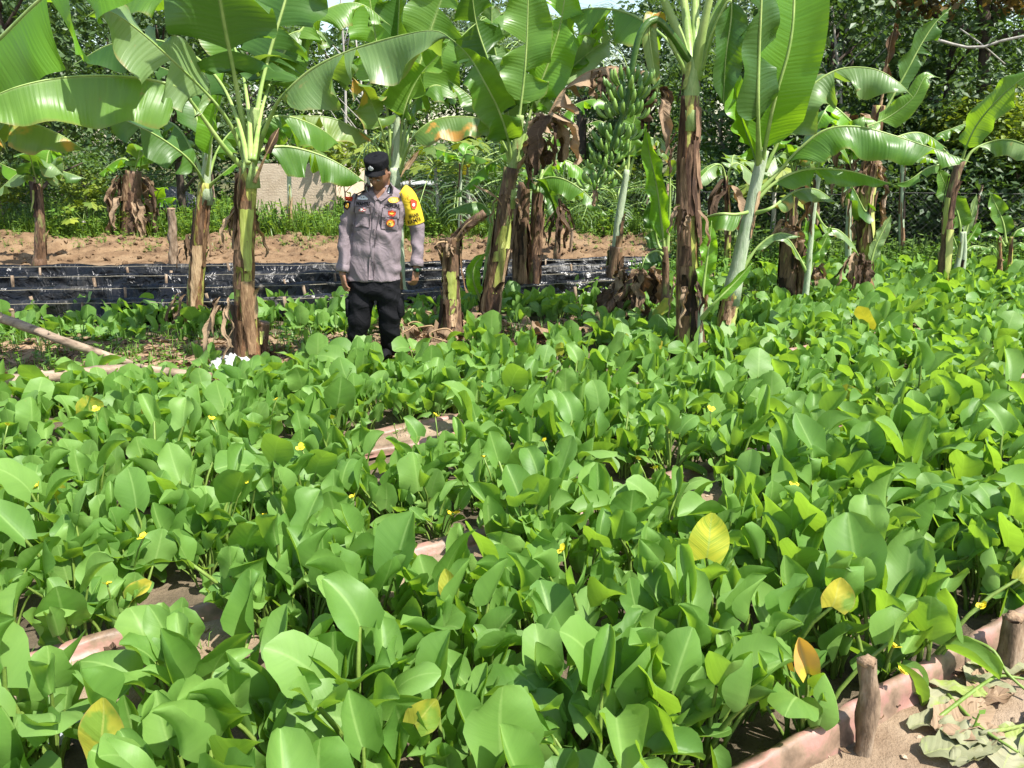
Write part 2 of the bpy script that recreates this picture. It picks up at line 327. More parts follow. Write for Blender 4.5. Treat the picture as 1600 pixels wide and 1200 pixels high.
F = np.stack([idx[:-1, :-1].ravel(), idx[:-1, 1:].ravel(), idx[1:, 1:].ravel(), idx[1:, :-1].ravel()], 1)
def mat_ground():
    m, t, out, N = nodes('earth')
    tc = N('TexCoord'); n1 = N('TexNoise', i_0=tc.outputs['Object'], i_Scale=3.0, i_Detail=9.0, i_Roughness=0.68)
    n2 = N('TexNoise', i_0=tc.outputs['Object'], i_Scale=24.0, i_Detail=6.0, i_Roughness=0.7)
    sand = ramp(N, n1.outputs[0], [(0.3, (0.17, 0.115, 0.07)), (0.5, (0.26, 0.19, 0.125)), (0.7, (0.35, 0.27, 0.19))])
    mud = ramp(N, n1.outputs[0], [(0.35, (0.06, 0.048, 0.03)), (0.65, (0.17, 0.13, 0.085))])
    lit = ramp(N, n2.outputs[0], [(0.3, (0.10, 0.055, 0.03)), (0.5, (0.30, 0.19, 0.11)), (0.68, (0.48, 0.34, 0.22))])
    bank = ramp(N, n1.outputs[0], [(0.30, (0.05, 0.03, 0.016)), (0.43, (0.14, 0.085, 0.045)), (0.56, (0.205, 0.132, 0.072)), (0.75, (0.25, 0.175, 0.105))])
    grn = ramp(N, n1.outputs[0], [(0.35, (0.06, 0.075, 0.025)), (0.65, (0.13, 0.12, 0.05))])
    at = N('Attribute', attribute_name='zone'); sx = N('SeparateColor', i_0=at.outputs['Color'])
    c = sand
    for o, k in ((sx.outputs[0], mud), (sx.outputs[1], lit), (sx.outputs[2], bank), (at.outputs['Alpha'], grn)):
        c = N('MixRGB', i_0=o, i_1=c, i_2=k).outputs[0]
    bs = N('BsdfPrincipled', i_Base_Color=c, i_Roughness=0.9); bs.inputs['Specular IOR Level'].default_value = 0.2
    b = N('Bump', i_Strength=0.8, i_Distance=0.03, i_Height=n2.outputs[0]); t.links.new(b.outputs[0], bs.inputs['Normal'])
    t.links.new(bs.outputs[0], out.inputs[0]); return m
gme = me_new('ground', V.reshape(-1, 3), F, [mat_ground()])
ca = gme.color_attributes.new('zone', 'FLOAT_COLOR', 'POINT'); ca.data.foreach_set('color', C.reshape(-1, 4).ravel())
tag(link('ground', gme), kind='structure')
def on(x, y, dz=0.0): return Vector((x, y, hgt(x, y) + dz))

# lumps of earth on the bank (too many to count)
mb = MB(); r = random.Random(3)
ICO = [(0, 0, 1), (.89, 0, .45), (.28, .85, .45), (-.72, .53, .45), (-.72, -.53, .45), (.28, -.85, .45), (.72, .53, -.45), (-.28, .85, -.45), (-.89, 0, -.45), (-.28, -.85, -.45), (.72, -.53, -.45), (0, 0, -1)]
ICF = [(0, 1, 2), (0, 2, 3), (0, 3, 4), (0, 4, 5), (0, 5, 1), (1, 6, 2), (2, 7, 3), (3, 8, 4), (4, 9, 5), (5, 10, 1), (6, 7, 2), (7, 8, 3), (8, 9, 4), (9, 10, 5), (10, 6, 1), (11, 7, 6), (11, 8, 7), (11, 9, 8), (11, 10, 9), (11, 6, 10)]
def rock(mb, c, s, r, m=0, tint=0.0):
    k = [r.uniform(.65, 1.2) for _ in ICO]; sc = (s * r.uniform(.7, 1.3), s * r.uniform(.7, 1.3), s * r.uniform(.5, .9)); a = r.uniform(0, 6.28); ca, sa = math.cos(a), math.sin(a)
    mb.add([(c[0] + (v[0] * ca - v[1] * sa) * sc[0] * q, c[1] + (v[0] * sa + v[1] * ca) * sc[1] * q, c[2] + v[2] * sc[2] * q) for v, q in zip(ICO, k)], ICF, m, None, tint)
for i in range(4200):
    x, y = r.uniform(-10, 4.5), r.gauss(12.3, .75)
    if y < 11.0: continue
    s = 0.008 + 0.05 * r.random() ** 5
    rock(mb, on(x, y, s * 0.15), s, r)
M['clod'] = mat_noise('clod', [(0.3, (0.06, 0.035, 0.02)), (0.5, (0.15, 0.095, 0.052)), (0.7, (0.23, 0.155, 0.09))], 3, detail=9, rough=0.95, bump=0.8, bscale=24, spec=0.15)
tag(link('earth_clods', mb.mesh('earth_clods', M['clod'], False)), 'crumbly tan earth clods heaped along the bank behind the black beds', 'soil', kind='stuff')
# pebbles and crumbs on the paths
mb = MB()
for i in range(2600):
    x, y = r.uniform(-3.4, 4.6), r.uniform(1.55, 6.0)
    if zone(x, y) not in ('p', 'out'): continue
    rock(mb, on(x, y, 0.002), r.uniform(0.004, 0.018), r)
tag(link('soil_crumbs', mb.mesh('soil_crumbs', mat_noise('path_crumb', [(0.3, (0.22, 0.16, 0.10)), (0.7, (0.46, 0.36, 0.25))], 9, bump=0.5), False)), 'small crumbs of sandy soil on the paths between the planted beds', 'soil', kind='stuff')

# ------------------------------------------------------------------ litter
def scrap(mb, c, L, W, r, m=0, curl=0.5):
    """a small curled dry leaf piece lying at c"""
    a = r.uniform(0, 6.28); t = Vector((math.cos(a), math.sin(a), r.uniform(-.15, .25))); b = Vector((-t.y, t.x, r.uniform(-.3, .3))).normalized()
    V = []; UV = []; n = 5
    for i in range(n):
        u = i / (n - 1); w = W * math.sin(PI * (0.12 + 0.8 * u)) * r.uniform(.7, 1.1)
        p = Vector(c) + t * (u - .5) * L + Vector((0, 0, curl * L * (u - .5) ** 2 * r.uniform(.5, 1.5)))
        for s in (-1, 0, 1):
            V.append(p + b * s * w + Vector((0, 0, abs(s) * w * curl * r.uniform(.2, 1.2)))); UV.append((0.5 + 0.4 * s, u * L))
    F = [(i * 3 + k, i * 3 + k + 1, i * 3 + k + 4, i * 3 + k + 3) for i in range(n - 1) for k in (0, 1)]
    mb.add(V, F, m, UV, r.random())
mb = MB()
for i in range(3400):
    x = r.uniform(-6.0, 3.0); y = r.uniform(pl(lo_pl, x) - .1, pl(hi_pl, x) + .15)
    scrap(mb, on(x, y, 0.015), r.uniform(.04, .16), r.uniform(.01, .035), r, 0 if r.random() < .85 else 1)
tag(link('leaf_litter', mb.mesh('leaf_litter', [M['dead'], M['dead_dark']])), 'dry brown banana leaf litter strewn under the banana plants', 'litter', kind='stuff')
mb = MB()
for i in range(500):
    x, y = r.uniform(-2.5, 4.5), r.uniform(1.6, 5.2)
    if zone(x, y) not in ('p', 'out'): continue
    scrap(mb, on(x, y, 0.012), r.uniform(.03, .10), r.uniform(.006, .02), r, 0 if r.random() < .8 else 1)
tag(link('path_litter', mb.mesh('path_litter', [M['dead'], M['dead_dark']])), 'bits of dry leaf lying on the sandy paths of the plot', 'litter', kind='stuff')

# ------------------------------------------------------------------ black lined beds
rows = [((-70, 503), (470, 492), (1010, 457)), ((-70, 478), (470, 468), (1010, 443)), ((-70, 455), (470, 448), (1010, 430)), ((-70, 436), (470, 432), (1010, 421)), ]
def rowline(k, n):
    a = [G(*q) for q in rows[k]]; a[2] = a[2]
    if k == 3: a.append(G(1290, 416))
    a.insert(0, a[0] + (a[0] - a[1]) * 0.8)
    return catmull(a, n)
row_names = ['frontmost', 'second', 'third', 'rearmost']
for k in range(4):
    n = 260; L = rowline(k, n); h = [0.19, 0.185, 0.18, 0.17][k]
    nxt = rowline(k + 1, n) if k < 3 else [p + Vector((0, .75, 0)) for p in L]
    e = root('lined_bed', L[n // 2].copy(), {0: 'frontmost black plastic lined bed wall, nearest the banana plants', 1: 'black plastic lined bed wall second from the front', 2: 'black plastic lined bed wall third from the front, behind the man', 3: 'rearmost black plastic lined bed wall, against the bare earth bank'}[k], 'garden bed', 'beds lined with black plastic sheeting')
    prof = [(-.05, -.06), (-.03, .02), (0.0, .35), (.02, .75), (.03, .97), (.055, 1.04), (.09, .99), (.12, .72), (.15, .3), (.19, .05)]
    V = []; UV = []
    m_ = len(prof) + 5
    sag = [0.14 * nz(i * .11 + k * 9, 2.3) + .05 * nz(i * .5, k) for i in range(n)]
    for i in range(n):
        p = L[i]; g = 0.0
        acc = i * (L[1] - L[0]).length
        for j, (dy, z) in enumerate(prof):
            f = 1 if 1 < j < 8 else .3
            dd = f * (.06 * nz(acc * 1.3 + k * 5, z * 1.2, 1) + .05 * (1 - abs(nz(acc * 3 + z * 1.5, z * 1.6, k)) * 2.4) + .018 * nz(acc * 13, z * 7, 3))
            V.append((p.x, p.y + dy - dd, max(0, h * z * (1 + sag[i]) + g + f * .01 * nz(acc * 9, z * 8, 4)))); UV.append((acc, z))
        for j in range(5):
            t = (j + 1) / 5; q = p.lerp(nxt[i], t * .93 + .2 * (1 - t))
            V.append((q.x, q.y, .025 + .022 * abs(nz(acc * 3, t * 4, k + 7)) + .02)); UV.append((acc, 1.5 + t))
    F = [(i * m_ + j, (i + 1) * m_ + j, (i + 1) * m_ + j + 1, i * m_ + j + 1) for i in range(n - 1) for j in range(m_ - 1)]
    child('plastic_liner', me_new('plastic_liner', V, F, [M['plastic']], None, UV), e)
    mb = MB(); mb.tube([(p.x, p.y - .045 + .012 * math.sin(i * .5), h * (.93 + .3 * sag[i])) for i, p in enumerate(L)][::3], .0035, 5)
    child('edge_cord', mb, e, M['cord'])
    rr = random.Random(40 + k); q = 2.0
    while q < n - 4:
        i = int(q); p = L[i]; mb = MB(); hh = rr.uniform(.10, .21); rd = rr.uniform(.012, .022); ln = rr.uniform(-.03, .03)
        mb.tube([(p.x, p.y - .085, -.05), (p.x + ln * .5, p.y - .085, hh * .5), (p.x + ln, p.y - .08, hh)], [rd, rd * .95, rd * .9], 7, rnd=q, amp=.3)
        child('stake', mb, e, M['wood']); q += rr.uniform(8, 26)

# ------------------------------------------------------------------ pink edged bed borders
def border(name, s, q0, q1, h, label, th=0.032, n=260, wob=0.03, side=-1):
    pts = []
    for i in range(n):
        q = q0 + (q1 - q0) * i / (n - 1); x, y = XY(s + wob * nz(q * .7, s * 3), q); pts.append((x, y, q))
    x0, y0, _ = pts[n // 2]; e = root(name, (x0, y0, 0), label, 'bed edging', 'pink tarpaulin edgings round the planted beds')
    # outward = towards smaller s: bulging tarp wrapped over a low earth rim
    prof = [(-1.55, -.04), (-1.35, .18), (-1.15, .5), (-.95, .82), (-.5, 1.02), (0.1, 1.0), (.55, .8), (.7, .4), (.8, -.1)]
    V = []; UV = []; m_ = len(prof)
    for i, (x, y, q) in enumerate(pts):
        hh = h * (1 + .22 * nz(q * 1.1, 4 + s)); g = hgt(x, y) * .5
        for (o, z) in prof:
            b = .014 * nz(q * 3.1, z * 3, s) + .006 * (1 - 2 * abs(nz(q * 7 + z * 3, z * 4, s))) + .006 * nz(q * 25, z * 12, s)
            k = (o * th) * (1 if side < 0 else -1) + b
            V.append((x - .524 * k, y + .852 * k, g + hh * z + .006 * nz(q * 7, o * 3))); UV.append((q, z))
    F = [(i * m_ + j, (i + 1) * m_ + j, (i + 1) * m_ + j + 1, i * m_ + j + 1) for i in range(n - 1) for j in range(m_ - 1)]
    child('tarpaulin', me_new('tarpaulin', V, F, [M['pink']], None, UV), e)
    return e
border('pink_edging', -1.59, 0.9, 6.5, .085, 'pink tarpaulin bed edging in front of the nearest bed, staked at the trodden corner', th=.028)
border('pink_edging', .02, -1.6, 7.0, .05, 'pink tarpaulin bed edging along the sandy path between the two nearest beds')
border('pink_edging', 1.50, -1.0, 7.0, .04, 'pink tarpaulin bed edging glimpsed behind the second bed of leaves')
border('pink_edging', 1.20, -1.5, 7.0, .04, 'low pink bed edging at the back of the second bed', side=1)
# ------------------------------------------------------------------ water plants in the beds
def wp_leaf(rg, hi=True, lmin=.17, lmax=.32):
    """one leaf: petiole from the origin plus a broad blade; returns V, F, FM, UV. Leans towards +x."""
    L = rg.uniform(lmin, lmax); lean = rg.uniform(.08, .55); H = Vector((math.sin(lean), 0, math.cos(lean))) * L
    side = rg.uniform(-.05, .05); n = 5
    c1 = Vector((H.x * .25, side, H.z * .55))
    pts = [(c1 * 2 * t * (1 - t) + H * t * t) for t in [i / (n - 1) for i in range(n)]]
    mb = MB(); mb.tube(pts, [.0085, .0075, .0065, .006, .005], 4 if hi else 3, 1, cap=False)
    # blade axis: starts along the petiole, then bends outward
    Ln = rg.uniform(.11, .185); W = Ln * rg.uniform(.34, .53)
    up0 = rg.choice([rg.uniform(45, 90), rg.uniform(20, 80), rg.uniform(-20, 40), rg.uniform(60, 110), rg.uniform(55, 95)])
    bend = rg.uniform(-75, 25); fold = math.radians(rg.choice([rg.uniform(-8, 20), rg.uniform(12, 58), rg.uniform(20, 50)])); roll = math.radians(rg.gauss(0, 24)); yaw = math.radians(rg.gauss(0, 28))
    nu, nv = (8, 8) if hi else (6, 4)
    base = pts[-1]; p = base.copy(); V = []; UV = []; ph = rg.uniform(0, 6.28); amp = rg.uniform(.10, .42); fr = rg.uniform(3, 8); tipd = rg.uniform(-.2, .25)
    asy = rg.uniform(-.06, .06)
    for i in range(nu + 1):
        t = i / nu; a = math.radians(up0 + bend * t)
        T = Vector((math.cos(a) * math.cos(yaw), math.cos(a) * math.sin(yaw), math.sin(a)))
        if i: p = p + T * Ln / nu
        S = Vector((-math.sin(yaw), math.cos(yaw), 0)); Nn = T.cross(S).normalized() * -1
        Nn = S.cross(T) * -1 if False else T.cross(S)
        if Nn.z < 0 and up0 < 85: Nn = -Nn
        S2 = S * math.cos(roll) + Nn * math.sin(roll); N2 = Nn * math.cos(roll) - S * math.sin(roll)
        te = .10 + .90 * t ** .92; w = W * max(0, 1 - abs(2 * te - 1) ** 2.25) ** .55 if t < 1 else W * .13
        if i == 0: w = W * .5
        back = (-.14 if i == 0 else (-.05 if i == 1 else 0)) * Ln
        for j in range(nv + 1):
            u = -1 + 2 * j / nv; au = abs(u)
            f = fold * (0.6 + .6 * au); w_e = w * (1 + (.07 * math.sin(11 * t + ph * 3 + u * 2)) * (au > .9))
            z = math.sin(f) * au * w + amp * w * math.sin(ph + fr * t + (1.3 if u > 0 else 0)) * au * au
            q = p + S2 * (math.cos(f) * u * w_e + asy * w * (1 - au)) + N2 * z + T * (back * au * (1 if au > .2 else 0)) + N2 * (-.10 * w * au ** 3)
            V.append(q); UV.append((.5 + .5 * u, t * Ln))
    F = [(i * (nv + 1) + j, i * (nv + 1) + j + 1, (i + 1) * (nv + 1) + j + 1, (i + 1) * (nv + 1) + j) for i in range(nu) for j in range(nv)]
    mb.add(V, F, 0, UV)
    return mb
rg = random.Random(11)
HIM = [wp_leaf(rg, True, .17, .34).mesh('leaf', [M['blade'], M['petiole']]) for _ in range(48)]; HIS = [wp_leaf(rg, True, .09, .22).mesh('leaf', [M['blade'], M['petiole']]) for _ in range(44)]
YEL = [wp_leaf(rg, True, .10, .24).mesh('leaf', [M['blade_yellow'], M['petiole']]) for _ in range(5)]
LOW = []
for _ in range(26):
    l = wp_leaf(rg, False, .06, .19)
    LOW.append((np.array([tuple(v) for v in l.V], dtype=np.float32), l.F, l.FM, l.UV))
# spots
BANP = []   # trunk bases kept free, filled below
cells = []
rr = random.Random(21)
def in_view(x, y, mg=70):
    a = proj(x, y, .35); b = proj(x, y, 0)
    return a[2] > .3 and -mg - 200 / a[2] < a[0] < 1600 + mg + 200 / a[2] and a[1] < 1330 + 300 / a[2]
step = .222
S_ = -1.475
while S_ < 12:
    Q_ = -8.0
    while Q_ < 16:
        x, y = XY(S_ + rr.uniform(-.09, .09), Q_ + rr.uniform(-.09, .09)); Q_ += step
        if y < .9 or y > 13.5 or not in_view(x, y): continue
        z = zone(x, y); keep = {'A': 1, 'B': 1, 'C': .97, 'D': .82, 'E': 1, 'p': 0, 'litter': .05, 'out': 0}[z]
        if z in 'BCDE':
            if nz(x * .9, y * .9, 8) < -.42: keep *= .35
        gapq = any(a < QP(x, y) < b for a, b in ((-.6, .55), (1.08, 1.62), (2.12, 2.85), (3.5, 4.1)))
        if z == 'A' and gapq and SP(x, y) > -.62: keep = .78
        if z == 'A' and x < -1.0 and y < 2.2: keep = .55
        if z == 'C' and y > pl(lo_pl, x) - .3 and x < .8: keep = .5
        if any((x - c_.x) ** 2 + (y - c_.y) ** 2 < r_ * r_ for c_, r_ in CLEAR): keep = 0
        if rr.random() < keep: cells.append((x, y, z))
    S_ += step
for i in range(36):
    s_, q_ = rr.uniform(-.28, -.12), rr.uniform(-.4, 4.6); x, y = XY(s_, q_)
    if not any(a < q_ < b for a, b in ((-.6, .55), (1.08, 1.62), (2.12, 2.85), (3.5, 4.1))) and in_view(x, y): cells.append((x, y, 'A'))
cells.sort(key=lambda c: math.hypot(c[0], c[1]))
BL = {'A': ('broad-leaved green water plant crowded in the nearest bed, in front of the sandy path', 'water plants crowding the nearest bed'),
      'B': ('broad-leaved green water plant crowded in the second bed, just beyond the sandy path', 'water plants crowding the second bed'),
      'C': ('broad-leaved green water plant in the third bed, nearer than the banana litter strip', 'water plants crowding the third bed'),
      'E': ('broad-leaved green water plant in the far beds right of the banana plants', 'water plants in the far beds'),
      'p': ('broad-leaved green water plant straying over a pink bed edging', 'water plants straying onto the paths')}
def stray(z): return z if z in BL else 'p'
plants = []
def where(x, y, z, lb):
    q = proj(x, y, .25)[0]; s_ = SP(x, y)
    al_ = ['at the left margin', 'in the left part', 'left of the middle', 'in the middle', 'right of the middle', 'in the right part', 'at the right margin'][max(0, min(6, int(q / 228.6)))]
    if z == 'A': return 'water plant ' + ('at the staked front edging' if s_ < -1.15 else 'in the middle rows' if s_ < -.6 else 'at the path side') + ' of the nearest bed, ' + al_
    if z == 'B': return 'water plant ' + ('at the path side' if s_ < .45 else 'in the middle rows' if s_ < .9 else 'in the back rows') + ' of the second bed, ' + al_
    if z == 'C': return 'water plant ' + ('in the front rows' if s_ < 2.0 else 'in the middle rows' if s_ < 2.5 else 'in the back rows') + ' of the third bed, ' + al_
    return lb
K = 1 / math.sqrt(1)
NIND = 300
for k, (x, y, z) in enumerate(cells[:NIND]):
    lb, gp = BL[stray(z)]; lb = where(x, y, z, lb)
    e = root('water_plant', (x, y, hgt(x, y) - .01), lb, 'water plant', gp); plants.append(e)
    n = rr.randint(13, 19); a0 = rr.uniform(0, 6.28); big = rr.uniform(.85, 1.15)
    for i in range(n):
        o = link('leaf', rr.choice(YEL if rr.random() < .006 else HIM if (z == 'A' and not (SP(x, y) > -.5 and any(a < QP(x, y) < b for a, b in ((-.6, .55), (1.08, 1.62), (2.12, 2.85), (3.5, 4.1))))) or (z == 'B' and rr.random() < .5) else HIS), e)
        a = a0 + i * 2.4 + rr.uniform(-.4, .4); d = rr.uniform(.0, .055); s = big * rr.uniform(.52, 1.16 if z == 'A' else 1.05)
        o.location = (d * math.cos(a), d * math.sin(a), 0); o.rotation_euler = (rr.uniform(-.10, .10), rr.uniform(-.14, .12), a); o.scale = (s, s, s)
# the rest, joined
Vs = []; Fs = []; FMs = []; UVs = []; Ts = []; off = 0
for k, (x, y, z) in enumerate(cells[NIND:]):
    n = rr.randint(9, 13) if y < 8.5 else rr.randint(7, 10); a0 = rr.uniform(0, 6.28); big = rr.uniform(.8, 1.12) * (1 if z != 'D' else .9); g = hgt(x, y) - .01
    for i in range(n):
        v, f, fm, uv = LOW[rr.randrange(len(LOW))]
        a = a0 + i * 2.4 + rr.uniform(-.4, .4); d = rr.uniform(0, .07); s = big * rr.uniform(.62, 1.12)
        Rm = (Matrix.Rotation(a, 3, 'Z') @ Matrix.Rotation(rr.uniform(-.14, .12), 3, 'Y') @ Matrix.Rotation(rr.uniform(-.1, .1), 3, 'X'))
        Vs.append((v @ np.array(Rm).T) * s + np.array([x + d * math.cos(a), y + d * math.sin(a), g])); 
        Fs += [tuple(q + off for q in t) for t in f]; FMs += (fm if rr.random() > .007 else [2 if q == 0 else 1 for q in fm]); UVs += uv; Ts += [rr.random()] * len(v); off += len(v)
print('PLANTS', len(cells), 'faces far', len(Fs))
Fs = np.array(Fs, dtype=np.int32)
tag(link('far_water_plants', me_new('far_water_plants', np.concatenate(Vs), Fs, [M['blade'], M['petiole'], M['blade_yellow']], FMs, UVs, True, Ts)), 'dense green carpet of the same broad-leaved plants filling the far beds', 'water plants', kind='stuff')
del Vs, Fs, FMs, UVs, Ts

# leaves that stand out, each given to the plant it grows on
def nearest(p): return min(plants, key=lambda e: (e.location.x - p.x) ** 2 + (e.location.y - p.y) ** 2)
used_pl = {}
def special(px, py, z, mk, wpx, hpx, label, plabel, tilt=0.0, fold=.15, curl=0.0, m2='petiole'):
    """an upright blade seen in the photo with its base at px,py"""
    b = G(px, py, z); f = proj(b.x, b.y, b.z)[2]; L = hpx / FPX * f; W = wpx / FPX * f * .5
    e = nearest(b + Vector((0, .03, 0)))
    if e.name not in used_pl: e['label'] = plabel; used_pl[e.name] = 1; del e['group']
    mb = MB(); q = e.location
    mb.tube(catmull([q, q.lerp(b, .55) + Vector((0, 0, .06)), b], 6), [.008, .0075, .007, .0065, .006, .005], 5, 1, cap=False)
    Rt = Vector((math.cos(tilt), 0, -math.sin(tilt))); Up = Vector((math.sin(tilt), .25, math.cos(tilt))).normalized(); Nn = Vector((0, -1, .2)).normalized()
    V = []; UV = []; nu = nv = 8
    for i in range(nu + 1):
        t = i / nu; w = W * (math.sin(PI * min(1, (.12 + .88 * t) ** .85)) ** .6) if t < 1 else W * .1
        c = b + Up * L * t + Nn * (curl * L * t * t)
        for j in range(nv + 1):
            u = -1 + 2 * j / nv
            V.append(c + Rt * u * w * math.cos(fold) + Nn * (abs(u) * w * math.sin(fold) + .08 * w * math.sin(6 * t + u * 2)) - Up * (.1 * L * abs(u) if i == 0 else 0)); UV.append((.5 + .5 * u, t * L))
    mb.add(V, [(i * 9 + j, i * 9 + j + 1, (i + 1) * 9 + j + 1, (i + 1) * 9 + j) for i in range(nu) for j in range(nv)], 0, UV)
    o = child('leaf', mb, e, [M[mk], M[m2]]); o['label'] = label
special(160, 1178, .22, 'blade_yellow', 72, 90, 'bright yellow-green ageing leaf', 'water plant with a bright yellow leaf in the near left corner of the plot', .05)
special(648, 1132, .26, 'blade_yellow', 62, 52, 'yellow-brown leaf edge', 'water plant with one dull yellow leaf low in the middle of the nearest bed', .75, .35)
special(1300, 948, .30, 'blade_yellow', 62, 48, 'bright yellow curled leaf', 'water plant with a bright yellow leaf above the wilted orange ones', .3, .4)
special(1262, 1052, .22, 'blade_orange', 52, 72, 'wilted orange leaf', 'water plant with a large wilted orange leaf folded over, near the staked pink edging', -.35, .7, .35)
special(1232, 1046, .2, 'blade_orange', 26, 44, 'wilted orange leaf', 'water plant with a small pinkish wilted leaf just left of the large orange one', -.5, .8, .3)
special(1104, 872, .33, 'blade_striped', 66, 72, 'round leaf with yellow stripes', 'water plant with a round yellow-striped leaf at the path edge in the nearest bed', .12, .1)
special(705, 935, .30, 'blade_yellow', 34, 48, 'narrow yellowing leaf', 'water plant with a narrow yellowing leaf beside the sandy path', -.2, .3)
special(1590, 905, .3, 'blade_yellow', 46, 36, 'bright yellow leaf', 'water plant with a yellow leaf at the right margin of the nearest bed', .5, .4)
# yellow flowers
M['petal'] = mat_noise('yellow_petal', [(0.3, (0.80, 0.62, 0.02)), (0.7, (0.88, 0.74, 0.06))], 30, rough=0.5, bump=0.0)
fl = MB()
for k in range(3):
    a = k * 2.094
    V = []
    for (u, v, z) in [(0, 0, 0), (.5, -.62, .35), (1.0, -.45, .62), (1.12, 0, .6), (1.0, .45, .62), (.5, .62, .35), (.6, 0, .3)]:
        V.append((.013 * (u * math.cos(a) - v * math.sin(a)), .013 * (u * math.sin(a) + v * math.cos(a)), .013 * z))
    fl.add(V, [(0, 1, 6), (1, 2, 6), (2, 3, 6), (3, 4, 6), (4, 5, 6), (5, 0, 6)], 0)
for k in range(6):
    a = k * 1.047; fl.tube([(0, 0, 0), (.004 * math.cos(a), .004 * math.sin(a), .008)], .0014, 4, 0)
flm = fl.mesh('flower', [M['petal']])
for (px, py, z) in [(168, 914, .22), (384, 752, .33), (281, 700, .3), (12, 665, .3), (700, 803, .2), (713, 803, .2), (552, 777, .26), (518, 654, .3), (919, 747, .25), (1023, 733, .22), (996, 718, .28), (1158, 940, .27), (1181, 931, .27), (1408, 1051, .16), (930, 992, .3), (1002, 1113, .25), (1048, 660, .3), (963, 598, .3), (1466, 617, .3), (412, 806, .2), (1396, 1012, .2), (432, 625, .32), (1536, 948, .24), (756, 715, .32), (1345, 842, .3), (60, 760, .3), (150, 640, .3), (225, 840, .28), (470, 700, .3), (610, 820, .28), (680, 650, .3), (330, 655, .3), (850, 690, .3), (1110, 640, .3), (1240, 760, .3), (880, 860, .3), (1500, 720, .3)]:
    b = G(px, py, z); e = nearest(b); o = link('flower', flm, e); o.location = b - e.location; o.rotation_euler = (rr.uniform(.2, .8), rr.uniform(-.4, .4), rr.uniform(0, 6)); s = rr.uniform(1.15, 1.6); o.scale = (s, s, s)
    mb = MB(); mb.tube(catmull([e.location, e.location.lerp(b, .6) + Vector((0, 0, .04)), b], 6), .0035, 4)
    st = child('flower_stalk', mb, e, M['petiole'])
# small weeds along the paths
M['weed'] = mat_leaf('weed_leaf', (0.07, 0.17, 0.02), (0.18, 0.30, 0.04), (0.2, 0.3, 0.08), veins=30, transl=.35, bump=.1)
mb = MB(); r = random.Random(77)
def tuft(mb, c, n, h, w, r, m=0, spread=1.0):
    for i in range(n):
        a = r.uniform(0, 6.28); l = h * r.uniform(.5, 1.1); d = Vector((math.cos(a), math.sin(a), 0)) * spread; b = Vector((-math.sin(a), math.cos(a), 0)) * w * .5
        p0 = Vector(c) + d * r.uniform(0, .03); p1 = p0 + d * l * .22 + Vector((0, 0, l * .6)); p2 = p0 + d * l * .75 + Vector((0, 0, l * r.uniform(.6, 1)))
        mb.add([p0 - b, p0 + b, p1 - b * .8, p1 + b * .8, p2], [(0, 1, 3, 2), (2, 3, 4)], m, [(0.1, 0), (0.9, 0), (.1, l * .5), (.9, l * .5), (.5, l)], r.random())
def sprig(mb, c, h, lw, r, m=0, n=7):
    top = Vector(c) + Vector((r.uniform(-.3, .3) * h, r.uniform(-.3, .3) * h, h)); 
    mb.tube([c, top], h * .02 + .001, 3, m, cap=False)
    for i in range(n):
        t = r.uniform(.2, 1); p = Vector(c).lerp(top, t); a = r.uniform(0, 6.28); l = lw * r.uniform(.6, 1.3)
        d = Vector((math.cos(a), math.sin(a), r.uniform(-.3, .6))).normalized(); b = Vector((-math.sin(a), math.cos(a), r.uniform(-.4, .4))) * l * .28
        mb.add([p, p + d * l * .45 + b, p + d * l, p + d * l * .45 - b], [(0, 1, 2, 3)], m, [(.5, 0), (1, l * .5), (.5, l), (0, l * .5)], r.random())
for i in range(900):
    x, y = r.uniform(-3.4, 5), r.uniform(1.55, 7)
    z = zone(x, y)
    if z not in ('p', 'out') or (z == 'out' and r.random() < .75): continue
    if r.random() < .5: tuft(mb, on(x, y), r.randint(4, 10), r.uniform(.04, .12), .004, r)
    else: sprig(mb, on(x, y), r.uniform(.03, .12), .03, r)
tag(link('path_weeds', mb.mesh('path_weeds', [M['weed']])), 'small green weeds and grass tufts along the bed edges and paths', 'weeds', kind='stuff')
mb = MB()
for i in range(1500):
    x = r.uniform(-7, 3.5); y = r.uniform(pl(lo_pl, x) + .0, pl(hi_pl, x) + .25)
    if nz(x * 1.2, y * 1.2, 4) < .02 and x > -2.6: continue
    if r.random() < .6: tuft(mb, on(x, y), r.randint(4, 9), r.uniform(.06, .22), .006, r)
    else: sprig(mb, on(x, y), r.uniform(.05, .2), .045, r)
tag(link('litter_weeds', mb.mesh('litter_weeds', [M['weed']])), 'thin green grass and weeds growing through the banana litter', 'weeds', kind='stuff')
